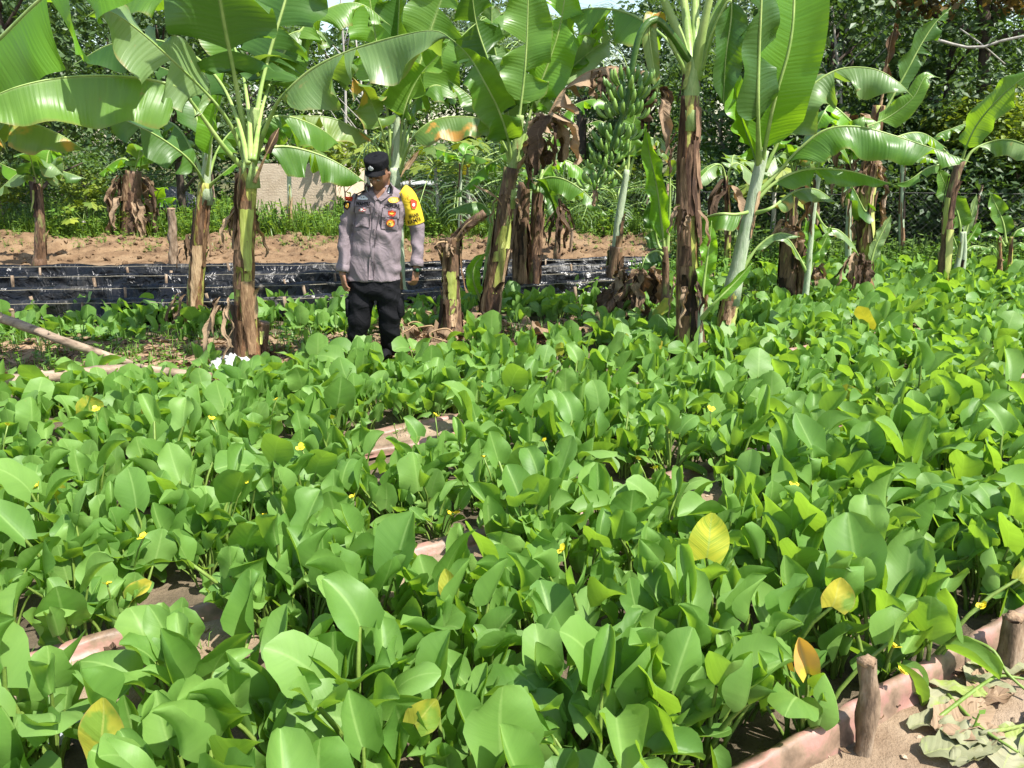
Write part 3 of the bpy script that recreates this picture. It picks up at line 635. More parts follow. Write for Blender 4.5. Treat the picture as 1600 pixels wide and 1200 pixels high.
# ------------------------------------------------------------------ banana plants
DN = Vector((0, 0, -1))
SIDES = {
    'H': ((0, -.55, -.84), (0, .85, -.45)),     # arching leaf seen from the side, both halves hang
    'HF': ((0, -.35, -.94), (0, .5, -.86)),
    'U': ((-.95, -.25, 0), (.95, -.25, 0)),     # upright leaf facing the viewer
    'UB': ((-.95, .3, -.1), (.95, .3, -.1)),
    'F': ((-.45, -.9, 0), (.30, -.95, 0)),      # folded upright
    'N': ((-.75, -.65, 0), (.35, -.93, 0)),
    'T': ((0, -1, .25), (0, 1, .1)),
}
def banana_leaf(parent, pts, hw, side='H', mat='ban', pet=.16, tears=3, seed=0, wave=.05, droop=.12, tip=.8, n=44, ribr=.016, hw2=None, ragged=0.0, name='leaf', label=None, ribmat='rib'):
    """pts: (px, py, depth) triples along petiole and midrib"""
    rg = random.Random(seed * 31 + 5)
    if side == 'H' or not isinstance(side, str): hw *= .84
    C_ = catmull([P(*p) for p in pts], n); L = sum((C_[i + 1] - C_[i]).length for i in range(n - 1))
    d1, d2 = [Vector(d).normalized() for d in (SIDES[side] if isinstance(side, str) else side)]
    i0 = int(pet * (n - 1)); V = []; F = []; UV = []; m = 6; ph = rg.uniform(0, 6)
    def prof(t): return (min(1, (t / .13)) ** .55 if t < .13 else 1) * (1 - max(0, (t - .45) / .55) ** 2.6 * (1 - .04)) * (1 if t < .995 else .5)
    for sgn, d, h in ((-1, d1, hw), (1, d2, hw2 or hw)):
        cuts = sorted(set([i0] + [rg.randrange(i0 + 3, n - 2) for _ in range(tears)] + [n - 1]))
        for a, b in zip(cuts[:-1], cuts[1:]):
            if b - a < 1: continue
            dr = rg.uniform(-.15, .35) * (1 if tears else .3); short = 1 - ragged * rg.random(); kk = b - a; o = len(V); lean = rg.uniform(-.10, .10)
            for i in range(a, b + 1):
                t = (i - i0) / max(1, n - 1 - i0); T = (C_[min(i + 1, n - 1)] - C_[max(i - 1, 0)]).normalized()
                A = (d - T * d.dot(T)).normalized(); Nn = T.cross(A) * sgn; w = h * prof(t) * short * (1 - ragged * .5 * abs(nz(i * 1.9, seed, sgn)))
                cen = ((i - a) / kk - .5) * 2; gap = -cen * abs(cen) ** 2 * .5 * (L / n) * min(kk, 6) * (.9 if tears else .2)
                for j in range(m + 1):
                    s = j / m
                    q = C_[i] + A * (w * s) + DN * (w * s * s * (droop + dr * .5)) + T * (gap * s + lean * w * s * s + w * .10 * s)
                    q += Nn * (wave * w / .25 * s * (.6 * math.sin(i * .55 + ph + sgn) + .5 * nz(i * .22 + seed, s * 1.2, sgn) * 2.2) * (.35 + s) + .05 * w * math.sin(PI * s))
                    V.append(q); UV.append((.5 + .5 * s * sgn, i / n * L))
            F += [(o + i * (m + 1) + j, o + i * (m + 1) + j + 1, o + (i + 1) * (m + 1) + j + 1, o + (i + 1) * (m + 1) + j) for i in range(kk) for j in range(m)]
    me = me_new(name, V, F, [M[mat]], None, UV)
    o = child(name, me, parent)
    if label: o['label'] = label
    mb = MB(); rad = []
    for i in range(n):
        t = i / (n - 1); r_ = ribr * (1.45 - .45 * min(1, t / max(pet, .01))) * (1 - .86 * t); rad.append((r_, r_ * .8))
    mb.tube([c + Vector((0, 0, 0)) for c in C_], rad, 7)
    child('midrib', mb, o, M[ribmat])
    return o
def trunk(parent, pts, r0, r1, mat, top=None, seed=0, sheaths=9, smat='dead', n=26, amp=.16, tops=.55, lean=0):
    C_ = catmull([P(*p) for p in pts], n); C_[0] = C_[0] + Vector((0, 0, -.12))
    rg = random.Random(seed + 900)
    mb = MB(); mb.tube(C_, [r0 + (r1 - r0) * (i / (n - 1)) ** .8 + (.15 * r0 if i < 3 else 0) for i in range(n)], 14, rnd=seed * 1.3, amp=amp)
    child('trunk', mb, parent, M[mat])
    # overlapping leaf sheaths: long curved shells wrapping the stem, tips peeling away
    for k in range(sheaths):
        a = rg.uniform(0, 2 * PI) if k % 3 else rg.uniform(-2.6, -.5); i0 = rg.randint(0, int(n * tops)); ln = rg.randint(5, 11); i1 = min(n - 1, i0 + ln); wd = rg.uniform(.25, .62)
        peel = rg.choice([0, .3, .8, 1.3]) * rg.uniform(.6, 1.2); V = []; UV = []; ms = 5; flip = rg.random() < .35
        for i in range(i0, i1 + 1):
            t = (i - i0) / (i1 - i0); tt = t if not flip else 1 - t
            r_ = (r0 + (r1 - r0) * (i / n) ** .8) * 1.07 + .006 * (k % 4) + (peel * .10 * max(0, tt - .55) ** 1.5)
            c = C_[i]; hang = -.14 * peel * max(0, tt - .7)
            for j in range(ms + 1):
                u = (j / ms - .5) * 2; th = a + u * wd * (1 - .65 * tt ** 2) + .2 * nz(i * .4, k)
                rr_ = r_ * (1 + .10 * nz(i * .8, u * 2, k)) + .012 * nz(i * .9, j * 1.1, k + 3)
                V.append((c.x + math.cos(th) * rr_, c.y + math.sin(th) * rr_, c.z + hang + .02 * nz(u * 3, k, 2) * (1 if t in (0, 1) else .2))); UV.append((.5 + .4 * u, t * .4))
        F = [(i * (ms + 1) + j, i * (ms + 1) + j + 1, (i + 1) * (ms + 1) + j + 1, (i + 1) * (ms + 1) + j) for i in range(i1 - i0) for j in range(ms)]
        child('dry_sheath', me_new('dry_sheath', V, F, [M[('sheath' if smat == 'dead' else 'sheath_dark') if (q_ := rg.random()) < .55 else ('sheath_dark' if q_ < .8 or smat != 'dead' else 'sheath_green')]], None, UV), parent)
    return C_
def dead_strips(parent, c, n, ln, wd, seed, mat='dead', spread=.08):
    """hanging dry leaf tatters around a point"""
    rg = random.Random(seed); n = int(n * 1.4) + 1; wd = wd * .62
    for k in range(n):
        a = rg.uniform(0, 6.28); p = Vector(c) + Vector((math.cos(a) * spread, math.sin(a) * spread, rg.uniform(-.07, .07))); V = []; UV = []; l = ln * rg.uniform(.4, 1.25); w = wd * rg.uniform(.4, 1.3)
        o = Vector((math.cos(a), math.sin(a), 0)); m = 12; tw = rg.uniform(-1.6, 1.6); out_ = rg.uniform(.1, .45)
        for i in range(m + 1):
            t = i / m; an = a + tw * t; b = Vector((-math.sin(an), math.cos(an), 0)); o2 = Vector((math.cos(an), math.sin(an), 0))
            q = p + o * (out_ * l * math.sin(t * 1.9)) + DN * l * t ** 1.3 + Vector((nz(t * 4, k, seed), nz(t * 4, k, seed + 5), 0)) * .12 * l
            for j in range(5):
                u = j / 4 * 2 - 1; ww = w * math.sin(PI * min(1, .15 + .82 * t)) * (1 + .35 * nz(t * 9, u * 3, k)); q2 = q + b * u * ww + o2 * (.7 * w * (abs(u) - .5) + 1.0 * w * nz(t * 5 + k, u * 2.5, k)) + Vector((0, 0, .3 * w * nz(t * 8, u * 4, k + 9)))
                V.append(q2); UV.append((.5 + u * .45, t * l))
        F = [(i * 5 + j, i * 5 + j + 1, (i + 1) * 5 + j + 1, (i + 1) * 5 + j) for i in range(m) for j in range(4)]
        mt = mat if rg.random() < .7 else ('dead_dark' if mat == 'dead' else 'dead')
        child('dry_tatter', me_new('dry_tatter', V, F, [M[mt]], None, UV), parent)
def plant_root(px, py, d, label, cat='banana plant', name='banana_plant', group='banana plants in the plot'):
    p = P(px, py, d); return root(name, (p.x, p.y, 0), label, cat, group)
def gd(px, py): return G(px, py).y
LS = [0]
def BLF(e, pts, hw, side='H', **k):
    LS[0] += 1; k.setdefault('seed', LS[0]); return banana_leaf(e, pts, hw, side, **k)

# --- plant with the tall stem left of the man
D = gd(385, 566); e = plant_root(385, 566, D, 'tall banana plant left of the man, brown-yellow peeling stem, long arching leaves')
trunk(e, [(388, 566, D), (382, 440, D), (384, 330, D), (390, 262, D)], .092, .066, 'trunk_a', seed=1, sheaths=15, tops=.62)
trunk(e, [(389, 268, D), (391, 235, D), (395, 200, D), (398, 168, D)], .062, .034, 'trunk_top', seed=2, sheaths=0, amp=.08)
BLF(e, [(386, 262, D), (370, 215, D), (345, 172, D - .1), (312, 135, D - .2), (265, 90, D - .4), (215, 46, D - .55), (172, 18, D - .7), (135, 14, D - .8)], .30, ((-.25, -.5, -.83), (.3, .8, -.2)), mat='ban_pale', pet=.33, tears=2, wave=.03)
BLF(e, [(386, 268, D), (352, 232, D - .1), (318, 185, D - .2), (288, 146, D - .3), (262, 131, D - .4), (200, 120, D - .5), (110, 120, D - .7), (20, 138, D - .9), (-60, 178, D - 1.0)], .33, ((0, -.42, -.91), (0, .9, -.3)), mat='ban', pet=.32, tears=0, wave=.07)
BLF(e, [(391, 250, D), (378, 185, D), (366, 115, D - .05), (350, 35, D - .15), (335, -60, D - .3), (325, -160, D - .5), (330, -240, D - .9)], .43, ((-.97, -.1, -.22), (.97, -.1, -.22)), mat='ban_dark', pet=.26, tears=5, wave=.06, ribr=.021)
BLF(e, [(396, 240, D), (404, 160, D + .1), (418, 95, D + .2), (440, 20, D + .25), (465, -60, D + .3), (500, -130, D + .2)], .34, ((-.9, .2, -.35), (.85, -.3, -.4)), mat='ban_dark', pet=.3, tears=4, ribr=.02)
BLF(e, [(396, 262, D), (410, 215, D - .1), (425, 178, D - .2), (440, 152, D - .3), (485, 110, D - .4), (545, 80, D - .5), (620, 57, D - .65), (680, 48, D - .8), (712, 66, D - .9)], .31, ((.1, -.45, -.88), (-.1, .85, -.4)), mat='ban_pale', pet=.30, tears=2, wave=.09, ragged=.04)
BLF(e, [(395, 250, D), (402, 175, D + .2), (420, 95, D + .35), (450, 55, D + .5), (495, 48, D + .6), (530, 75, D + .7)], .24, ((-.2, -.5, -.83), (.2, .8, -.4)), mat='ban_pale', pet=.35, tears=3, wave=.1)
BLF(e, [(394, 256, D), (401, 215, D + .15), (412, 190, D + .3), (440, 181, D + .4), (475, 189, D + .5), (510, 207, D + .6), (534, 229, D + .7)], .24, 'H', mat='ban', pet=.3, tears=1, wave=.05)
BLF(e, [(394, 264, D), (400, 245, D + .1), (412, 233, D + .2), (450, 229, D + .3), (500, 242, D + .4), (540, 262, D + .45), (574, 287, D + .5)], .22, ((0, -.35, -.94), (0, .8, -.5)), mat='ban', pet=.22, tears=2, wave=.06)
BLF(e, [(398, 285, D - .06), (410, 255, D - .1), (425, 222, D - .12), (436, 200, D - .1)], .03, 'U', mat='dead_dark', pet=.55, tears=0, ribmat='rib_dead', ribr=.012, name='dead_leaf')
BLF(e, [(376, 262, D - .05), (370, 300, D - .1), (372, 350, D - .1), (366, 380, D - .08)], .035, 'F', mat='dead_dark', pet=.1, tears=0, ribmat='rib_dead', ribr=.008, name='dead_leaf')
dead_strips(e, P(384, 335, D - .05), 3, .25, .03, 5, spread=.08)
dead_strips(e, P(360, 470, D - .05), 4, .45, .04, 6, spread=.10); dead_strips(e, P(400, 545, D), 3, .15, .04, 7, spread=.12)
# --- off-frame plant at the left margin
D = 5.6; e = plant_root(-130, 640, D, 'banana plant at the left margin, a bright ribbed leaf arching in from above')
trunk(e, [(-130, 625, D), (-125, 400, D), (-115, 230, D)], .095, .06, 'trunk_a', seed=3, sheaths=6)
BLF(e, [(-112, 250, D), (-95, 170, D - .1), (-55, 105, D - .2), (0, 60, D - .3), (62, 0, D - .4), (130, -50, D - .5), (205, -75, D - .6), (270, -70, D - .7)], .37, ((.85, -.35, -.50), (-.5, .8, .1)), mat='ban_bright', pet=.2, tears=4, wave=.05, ribr=.02, droop=.3)
BLF(e, [(-112, 260, D), (-80, 215, D), (-30, 188, D), (20, 188, D), (60, 196, D), (100, 214, D), (140, 240, D)], .26, 'H', mat='ban_old', pet=.15, tears=2, wave=.06)
BLF(e, [(-112, 260, D), (-70, 270, D - .1), (-30, 225, D - .2), (-5, 212, D - .2), (12, 240, D - .2)], .14, 'H', mat='ban_old', pet=.2, tears=1)
BLF(e, [(388, 255, D), (372, 190, D + .3), (345, 130, D + .5), (300, 85, D + .6), (240, 62, D + .7), (170, 70, D + .8), (110, 105, D + .8)], .24, 'H', mat='ban_dark', pet=.3, tears=2)
BLF(e, [(392, 250, D), (388, 170, D + .4), (372, 90, D + .7), (335, 20, D + .9), (270, -20, D + 1.0), (190, -10, D + 1.1), (130, 30, D + 1.1)], .26, 'H', mat='ban', pet=.35, tears=2)
BLF(e, [(396, 250, D), (412, 160, D + .5), (445, 80, D + .8), (500, 20, D + 1.0), (560, 5, D + 1.1), (610, 40, D + 1.2)], .24, 'H', mat='ban', pet=.35, tears=3)
# --- second smaller plant behind it
D = gd(307, 500); e = plant_root(307, 500, D, 'slim banana plant with yellow-brown stem, left of the tall one by the black beds')
trunk(e, [(303, 500, D), (308, 420, D), (316, 330, D), (321, 285, D)], .085, .058, 'trunk_a', seed=4, sheaths=10)
trunk(e, [(320, 300, D), (323, 262, D), (327, 225, D)], .055, .03, 'trunk_b', seed=5, sheaths=0, amp=.06)
BLF(e, [(320, 290, D), (305, 262, D - .2), (285, 240, D - .3), (245, 212, D - .4), (200, 190, D - .5), (158, 172, D - .6)], .22, ((-.1, -.5, -.85), (.2, .9, .1)), mat='ban_dark', pet=.22, tears=2)
BLF(e, [(322, 285, D), (328, 235, D - .1), (335, 185, D - .1), (345, 130, D - .1), (352, 95, D)], .17, ((-.95, -.3, -.1), (.4, -.9, 0)), mat='ban_bright', pet=.25, tears=0)
BLF(e, [(322, 280, D), (315, 220, D + .1), (300, 160, D + .2), (280, 120, D + .3), (240, 100, D + .4)], .25, 'H', mat='ban_dark', pet=.3, tears=2)
BLF(e, [(324, 280, D), (340, 235, D + .1), (362, 205, D + .2), (385, 195, D + .2), (400, 210, D + .2)], .2, 'H', mat='ban', pet=.3, tears=1)
BLF(e, [(321, 285, D), (300, 235, D + .2), (283, 205, D + .3), (262, 190, D + .4), (235, 198, D + .5)], .2, 'H', mat='ban', pet=.3, tears=2)
BLF(e, [(326, 292, D), (345, 275, D - .1), (365, 258, D - .1), (378, 250, D - .1)], .05, 'H', mat='ban_bright', pet=.5, tears=0)
dead_strips(e, P(303, 465, D - .06), 4, .4, .05, 15, spread=.10); dead_strips(e, P(296, 375, D), 2, .3, .03, 16, 'dead_dark')
# --- plant behind the man
D = gd(616, 478); e = plant_root(616, 478, D, 'banana plant directly behind the man, pale fan of leaf stalks above his cap')
trunk(e, [(622, 470, D), (620, 360, D), (617, 300, D), (616, 262, D)], .09, .06, 'trunk_b', seed=6, sheaths=5)
trunk(e, [(616, 275, D), (618, 240, D), (620, 200, D), (621, 165, D)], .055, .03, 'trunk_b', seed=7, sheaths=0, amp=.05)
BLF(e, [(613, 262, D), (607, 190, D), (596, 110, D), (584, 40, D), (572, -40, D)], .25, 'U', mat='ban_bright', pet=.42, tears=2)
BLF(e, [(617, 260, D), (618, 170, D), (621, 80, D - .1), (624, 10, D - .1), (628, -60, D - .1)], .25, 'N', mat='ban_dark', pet=.45, tears=2)
BLF(e, [(622, 262, D), (636, 185, D + .1), (650, 120, D + .2), (672, 50, D + .3), (700, -30, D + .3)], .42, 'U', mat='ban', pet=.35, tears=1)
BLF(e, [(621, 250, D), (633, 170, D), (655, 120, D), (685, 85, D), (705, 60, D)], .32, 'N', mat='ban', pet=.28, tears=1)
BLF(e, [(612, 268, D), (603, 225, D - .1), (592, 190, D - .2), (580, 160, D - .2), (568, 138, D - .3), (548, 118, D - .4)], .22, ((-.5, -.4, -.75), (.6, .4, -.6)), mat='ban_old', pet=.4, tears=1)
BLF(e, [(611, 272, D), (598, 245, D - .1), (580, 218, D - .1), (548, 197, D - .2), (510, 183, D - .3), (450, 181, D - .4)], .22, 'H', mat='ban_old', pet=.28, tears=2, wave=.06)
BLF(e, [(624, 268, D), (632, 210, D + .1), (648, 160, D + .1), (676, 134, D + .1), (700, 142, D + .2), (712, 172, D + .2)], .22, ((0, -.6, -.8), (.3, .8, -.4)), mat='ban', pet=.33, tears=2)
BLF(e, [(624, 272, D), (636, 235, D - .1), (652, 207, D - .2), (685, 186, D - .2), (735, 183, D - .2), (780, 196, D - .2), (802, 222, D - .2)], .26, 'H', mat='ban_old', pet=.24, tears=1, wave=.05)
BLF(e, [(618, 285, D), (640, 255, D + .05), (655, 235, D + .05)], .03, 'U', mat='dead', pet=.4, tears=0, ribmat='rib_dead', name='dead_leaf')
BLF(e, [(624, 262, D), (648, 180, D + .3), (690, 100, D + .5), (740, 40, D + .6), (800, 20, D + .7), (850, 50, D + .8)], .25, 'H', mat='ban', pet=.35, tears=3)
# --- leaning plant right of the broken stump
D = gd(764, 512); e = plant_root(764, 512, D, 'leaning banana plant with shaggy dark stem and bright crown, right of the broken stump')
trunk(e, [(762, 514, D), (772, 440, D), (784, 370, D), (793, 300, D), (799, 262, D)], .092, .068, 'trunk_c', seed=8, sheaths=15, tops=.5)
trunk(e, [(794, 305, D), (802, 255, D), (809, 215, D), (813, 180, D)], .058, .034, 'trunk_top', seed=9, sheaths=0, amp=.06)
BLF(e, [(803, 255, D), (812, 180, D), (820, 110, D), (824, 40, D), (826, -50, D)], .22, 'U', mat='ban', pet=.28, tears=1)
BLF(e, [(808, 250, D), (832, 165, D + .1), (858, 95, D + .1), (875, 40, D + .1), (888, -40, D + .1)], .20, 'U', mat='ban_bright', pet=.30, tears=2)
BLF(e, [(800, 262, D), (793, 215, D - .1), (778, 170, D - .2), (755, 125, D - .3), (733, 88, D - .3), (705, 60, D - .4)], .22, ((-.6, -.5, -.5), (.65, -.5, .4)), mat='ban', pet=.18, tears=2)
BLF(e, [(800, 268, D), (788, 228, D - .05), (765, 190, D - .1), (735, 152, D - .1), (700, 125, D - .1)], .17, 'H', mat='ban', pet=.18, tears=2)
BLF(e, [(798, 256, D), (788, 190, D + .2), (768, 110, D + .2), (745, 40, D + .2), (735, -30, D + .1)], .24, 'UB', mat='ban_dark', pet=.3, tears=3)
BLF(e, [(800, 256, D), (795, 190, D + .3), (783, 120, D + .3), (770, 60, D + .3), (768, 0, D + .3)], .2, 'UB', mat='ban_pale', pet=.3, tears=2)
BLF(e, [(810, 258, D), (835, 185, D + .1), (865, 135, D + .2), (905, 95, D + .3), (955, 60, D + .4), (1020, 30, D + .5)], .20, ((.3, -.75, -.55), (-.45, -.5, .7)), mat='ban_pale', pet=.25, tears=3)
BLF(e, [(809, 255, D), (843, 165, D + .25), (878, 118, D + .3), (915, 75, D + .4), (955, 25, D + .5)], .18, 'N', mat='ban_bright', pet=.28, tears=2)
BLF(e, [(806, 266, D), (835, 225, D - .1), (860, 175, D - .2), (880, 142, D - .2), (920, 112, D - .2), (965, 104, D - .2), (1010, 112, D - .2)], .26, ((0, -.6, -.8), (0, .8, -.6)), mat='dead', pet=.22, tears=6, ragged=.3, wave=.18, ribmat='rib_dead', name='dead_leaf', label='dead brown leaf arching towards the fruit bunch')
dead_strips(e, P(858, 185, D - .2), 9, .42, .09, 21, spread=.08); dead_strips(e, P(838, 225, D - .1), 5, .3, .07, 22, 'dead_dark', .08); dead_strips(e, P(945, 115, D - .2), 4, .22, .07, 23, spread=.05)
dead_strips(e, P(795, 300, D - .05), 3, .22, .02, 24, spread=.06)
BLF(e, [(790, 330, D - .03), (778, 312, D - .08), (765, 300, D - .1), (738, 288, D - .1)], .02, 'H', mat='dead', pet=.4, tears=0, ribmat='rib_dead', ribr=.008, name='dead_leaf')
# --- sucker left of it with a curled leaf
D2 = D + .35; e = plant_root(748, 500, D2, 'young banana sucker with a curled bright leaf between the broken stump and the leaning stem')
trunk(e, [(752, 500, D2), (758, 440, D2), (764, 380, D2)], .035, .022, 'trunk_top', seed=10, sheaths=2)
BLF(e, [(762, 400, D2), (768, 345, D2), (775, 305, D2), (790, 270, D2), (775, 252, D2), (748, 268, D2 - .1), (728, 292, D2 - .15), (708, 308, D2 - .2)], .13, 'H', mat='ban_bright', pet=.35, tears=3, wave=.14)
BLF(e, [(760, 400, D2), (770, 350, D2 - .1), (755, 320, D2 - .1), (730, 318, D2 - .15), (695, 333, D2 - .2)], .12, 'H', mat='ban', pet=.3, tears=0)
BLF(e, [(752, 470, D2 - .2), (740, 440, D2 - .3), (742, 415, D2 - .3), (758, 395, D2 - .3)], .07, 'U', mat='ban_bright', pet=.15, tears=0, wave=.08)
# --- shaggy double stem behind
D = gd(820, 468); e = plant_root(820, 468, D, 'stout shaggy brown double banana stem behind the leaning one, its leaves drooping right')
trunk(e, [(812, 468, D), (812, 400, D), (816, 330, D), (820, 285, D)], .085, .07, 'trunk_c', seed=11, sheaths=14, smat='dead_dark')
trunk(e, [(832, 468, D + .1), (834, 400, D + .1), (838, 330, D + .1), (842, 285, D + .1)], .075, .06, 'trunk_c', seed=12, sheaths=12, smat='dead_dark')
BLF(e, [(835, 300, D), (842, 285, D - .2), (860, 277, D - .3), (885, 282, D - .4), (915, 302, D - .5), (950, 338, D - .6)], .17, 'H', mat='ban', pet=.15, tears=2)
BLF(e, [(835, 300, D), (830, 282, D - .2), (848, 285, D - .3), (860, 305, D - .4), (872, 340, D - .5), (876, 370, D - .5)], .10, 'N', mat='ban_dark', pet=.15, tears=1)
BLF(e, [(838, 300, D), (850, 270, D + .1), (875, 250, D + .1), (905, 262, D + .1), (930, 290, D + .1)], .17, 'H', mat='ban_bright', pet=.2, tears=3)
BLF(e, [(828, 298, D), (822, 262, D + .1), (800, 240, D + .1), (775, 245, D + .1)], .14, 'H', mat='ban', pet=.2, tears=1)
BLF(e, [(840, 300, D), (852, 250, D + .2), (866, 210, D + .3), (890, 170, D + .3), (930, 155, D + .3), (960, 170, D + .3)], .18, 'H', mat='ban_bright', pet=.25, tears=3)
dead_strips(e, P(872, 330, D - .5), 6, .35, .05, 31, 'dead_dark', .05)
# --- bearing plant
D = gd(1076, 548); e = plant_root(1076, 548, D, 'tall banana plant with red-brown stem bearing the big bunch of green fruit')
DB = D
trunk(e, [(1078, 548, D), (1074, 470, D), (1075, 380, D), (1072, 290, D), (1075, 210, D), (1079, 150, D)], .105, .072, 'trunk_a', seed=13, sheaths=16, tops=.72, smat='dead_dark')
trunk(e, [(1078, 180, D), (1080, 130, D), (1083, 90, D)], .072, .055, 'trunk_top', seed=14, sheaths=2)
for (x1, y1, x2, y2, mt, dd) in [(1062, 60, 1022, -40, 'ban', .0), (1074, 50, 1058, -80, 'ban_dark', .15), (1086, 40, 1085, -90, 'ban', .2), (1098, 45, 1125, -70, 'ban_dark', -.1), (1104, 55, 1150, -50, 'ban', .05)]:
    vx = (x2 - x1); BLF(e, [(1081 + (x1 - 1081) * .25, 125, D), (x1, y1, D + dd), (x2, y2, D + dd * 2), (x2 + vx * 1.3, -210, D + dd * 4), (x2 + vx * 4.0, -290, D + dd * 7), (x2 + vx * 6.5, -230, D + dd * 9)], .33, ((0, -.9, -.35), (.1, .9, -.35)), mat=mt, pet=.36, tears=4, ribr=.032)
BLF(e, [(1095, 110, D), (1118, 40, D - .05), (1140, 0, D - .1), (1142, 30, D - .1), (1134, 90, D - .1), (1130, 165, D - .1)], .15, ((-.8, -.5, 0), (.8, -.6, 0)), mat='ban_dark', pet=.42, tears=0, label='dark leaf hanging folded')
BLF(e, [(1075, 120, D), (1050, 70, D - .1), (1025, 22, D - .15), (1014, 45, D - .2), (1020, 95, D - .2), (1028, 148, D - .2)], .055, 'U', mat='ban_old', pet=.35, tears=0)
dead_strips(e, P(1032, 140, D - .15), 5, .35, .06, 41, 'dead_dark', .03)
dead_strips(e, P(1078, 330, D - .1), 5, .25, .03, 42, 'dead', .09); dead_strips(e, P(1070, 215, D - .1), 3, .2, .025, 43, 'dead_dark', .07); dead_strips(e, P(1075, 440, D - .1), 6, .3, .035, 44, 'dead', .10)
BLF(e, [(1078, 120, D), (1040, 60, D + .5), (980, 20, D + .8), (910, 15, D + 1.0), (850, 50, D + 1.1), (815, 100, D + 1.1)], .26, 'H', mat='ban', pet=.3, tears=4)
# fruit stalk and bunch
mb = MB(); st = catmull([P(1081, 100, D), P(1050, 55, D - .12), P(1024, 30, D - .2), P(1002, 50, D - .25), P(990, 95, D - .25), P(982, 150, D - .25), P(966, 200, D - .25), P(948, 245, D - .25), P(928, 290, D - .25)], 34)
mb.tube(st, [.032 - .018 * (i / 33) for i in range(34)], 9, rnd=4, amp=.1)
bunch = child('fruit_stalk', mb, e, M['ban_dark'])
M['fruit'] = mat_noise('green_banana_skin', [(0.3, (0.06, 0.15, 0.02)), (0.7, (0.19, 0.30, 0.06))], 5, rough=0.38, bump=0.08, rnd=True, spec=.45)
fb = MB(); fp = [(0, 0, 0), (.012, 0, .018), (.027, 0, .05), (.032, 0, .085), (.026, 0, .118), (.018, 0, .137), (.014, 0, .146)]
fb.tube(fp, [.006, .010, .0185, .0205, .0175, .009, .005], 7); fm_ = fb.mesh('banana', [M['fruit']])
rb = random.Random(5); off = e.location
for h in range(7):
    t = h / 6; i = 18 + int(14 * t); c = st[i]; Rr = .125 * (1 - .30 * t); nf = 14 if h < 6 else 12
    for k in range(nf):
        for row in (0, 1):
            if row and k % 2: continue
            a = h * 1.1 + k * 2 * PI / nf + rb.uniform(-.1, .1); o = link('banana', fm_, bunch); s = (.84 - .18 * t) * rb.uniform(.88, 1.08)
            ux = Vector((math.cos(a), math.sin(a), 0)); p = c + ux * (Rr * (.75 + .35 * row)) + Vector((0, 0, -.035 - .035 * row + rb.uniform(-.012, .012)))
            zt = (Vector((0, 0, .9)) + ux * (.42 + .25 * row) + Vector((rb.uniform(-.12, .12), rb.uniform(-.12, .12), 0))).normalized(); xt = (-ux * -1 - zt * zt.dot(ux)).normalized(); yt = zt.cross(xt)
            o.location = p - off; o.rotation_euler = Matrix((xt, yt, zt)).transposed().to_euler(); o.scale = (s, s, s)
dead_strips(e, P(930, 285, D - .25), 2, .12, .03, 45, 'dead_dark', .01)
# --- sucker leaves around the bearing plant
D2 = D + .9; e = plant_root(1040, 430, D2, 'banana sucker with one upright bright leaf left of the red-brown bearing stem')
trunk(e, [(1040, 470, D2), (1040, 420, D2), (1039, 385, D2)], .04, .028, 'trunk_c', seed=15, sheaths=3)
BLF(e, [(1039, 395, D2), (1034, 350, D2), (1026, 290, D2), (1015, 240, D2), (1008, 196, D2)], .12, ((-.9, -.3, 0), (.7, -.8, 0)), mat='ban_bright', pet=.1, tears=0, wave=.09)
BLF(e, [(1042, 395, D2), (1046, 330, D2), (1047, 280, D2), (1045, 240, D2 + .1), (1030, 216, D2 + .1), (1005, 222, D2)], .15, 'H', mat='ban_old', pet=.5, tears=2)
BLF(e, [(1038, 398, D2), (1028, 380, D2 + .1), (1022, 345, D2 + .1), (1018, 310, D2 + .1)], .11, 'U', mat='ban_dark', pet=.15, tears=1)
BLF(e, [(1036, 398, D2), (1025, 392, D2 - .1), (1010, 400, D2 - .15), (1002, 420, D2 - .2)], .09, 'H', mat='ban_dark', pet=.2, tears=1)
D2 = D - .15; e = plant_root(1105, 548, D2, 'slender banana sucker with a crinkled bright leaf between the two big stems')
trunk(e, [(1092, 555, D2), (1094, 500, D2), (1097, 465, D2)], .028, .018, 'trunk_b', seed=16, sheaths=1)
BLF(e, [(1096, 480, D2), (1100, 440, D2), (1107, 390, D2), (1112, 345, D2)], .075, 'U', mat='ban_bright', pet=.1, tears=1, wave=.1)
BLF(e, [(1094, 500, D2), (1115, 475, D2 - .1), (1150, 440, D2 - .1), (1175, 412, D2 - .1)], .04, 'U', mat='ban_bright', pet=.4, tears=0)
# --- pale-stemmed plant right
D = gd(1130, 536); e = plant_root(1130, 536, D, 'banana plant with smooth pale green leaning stem and one huge bright upright leaf')
trunk(e, [(1128, 538, D), (1137, 490, D), (1146, 445, D)], .078, .068, 'trunk_a', seed=17, sheaths=7, tops=.5)
trunk(e, [(1144, 455, D), (1158, 390, D), (1173, 325, D), (1184, 275, D), (1193, 235, D)], .066, .045, 'trunk_b', seed=18, sheaths=1, amp=.06)
BLF(e, [(1190, 262, D), (1198, 215, D - .1), (1212, 150, D - .2), (1232, 80, D - .25), (1240, 20, D - .25), (1240, -60, D - .2), (1236, -160, D)], .30, ((-.95, -.3, 0), (.93, -.35, -.1)), mat='ban_bright', pet=.07, tears=0, wave=.02, ribr=.02, droop=0)
BLF(e, [(1186, 262, D), (1184, 170, D - .3), (1186, 80, D - .35), (1190, -10, D - .4), (1192, -120, D - .3)], .20, ((-.9, -.4, 0), (.9, .4, 0)), mat='ban_dark', pet=.22, tears=1, ribr=.022)
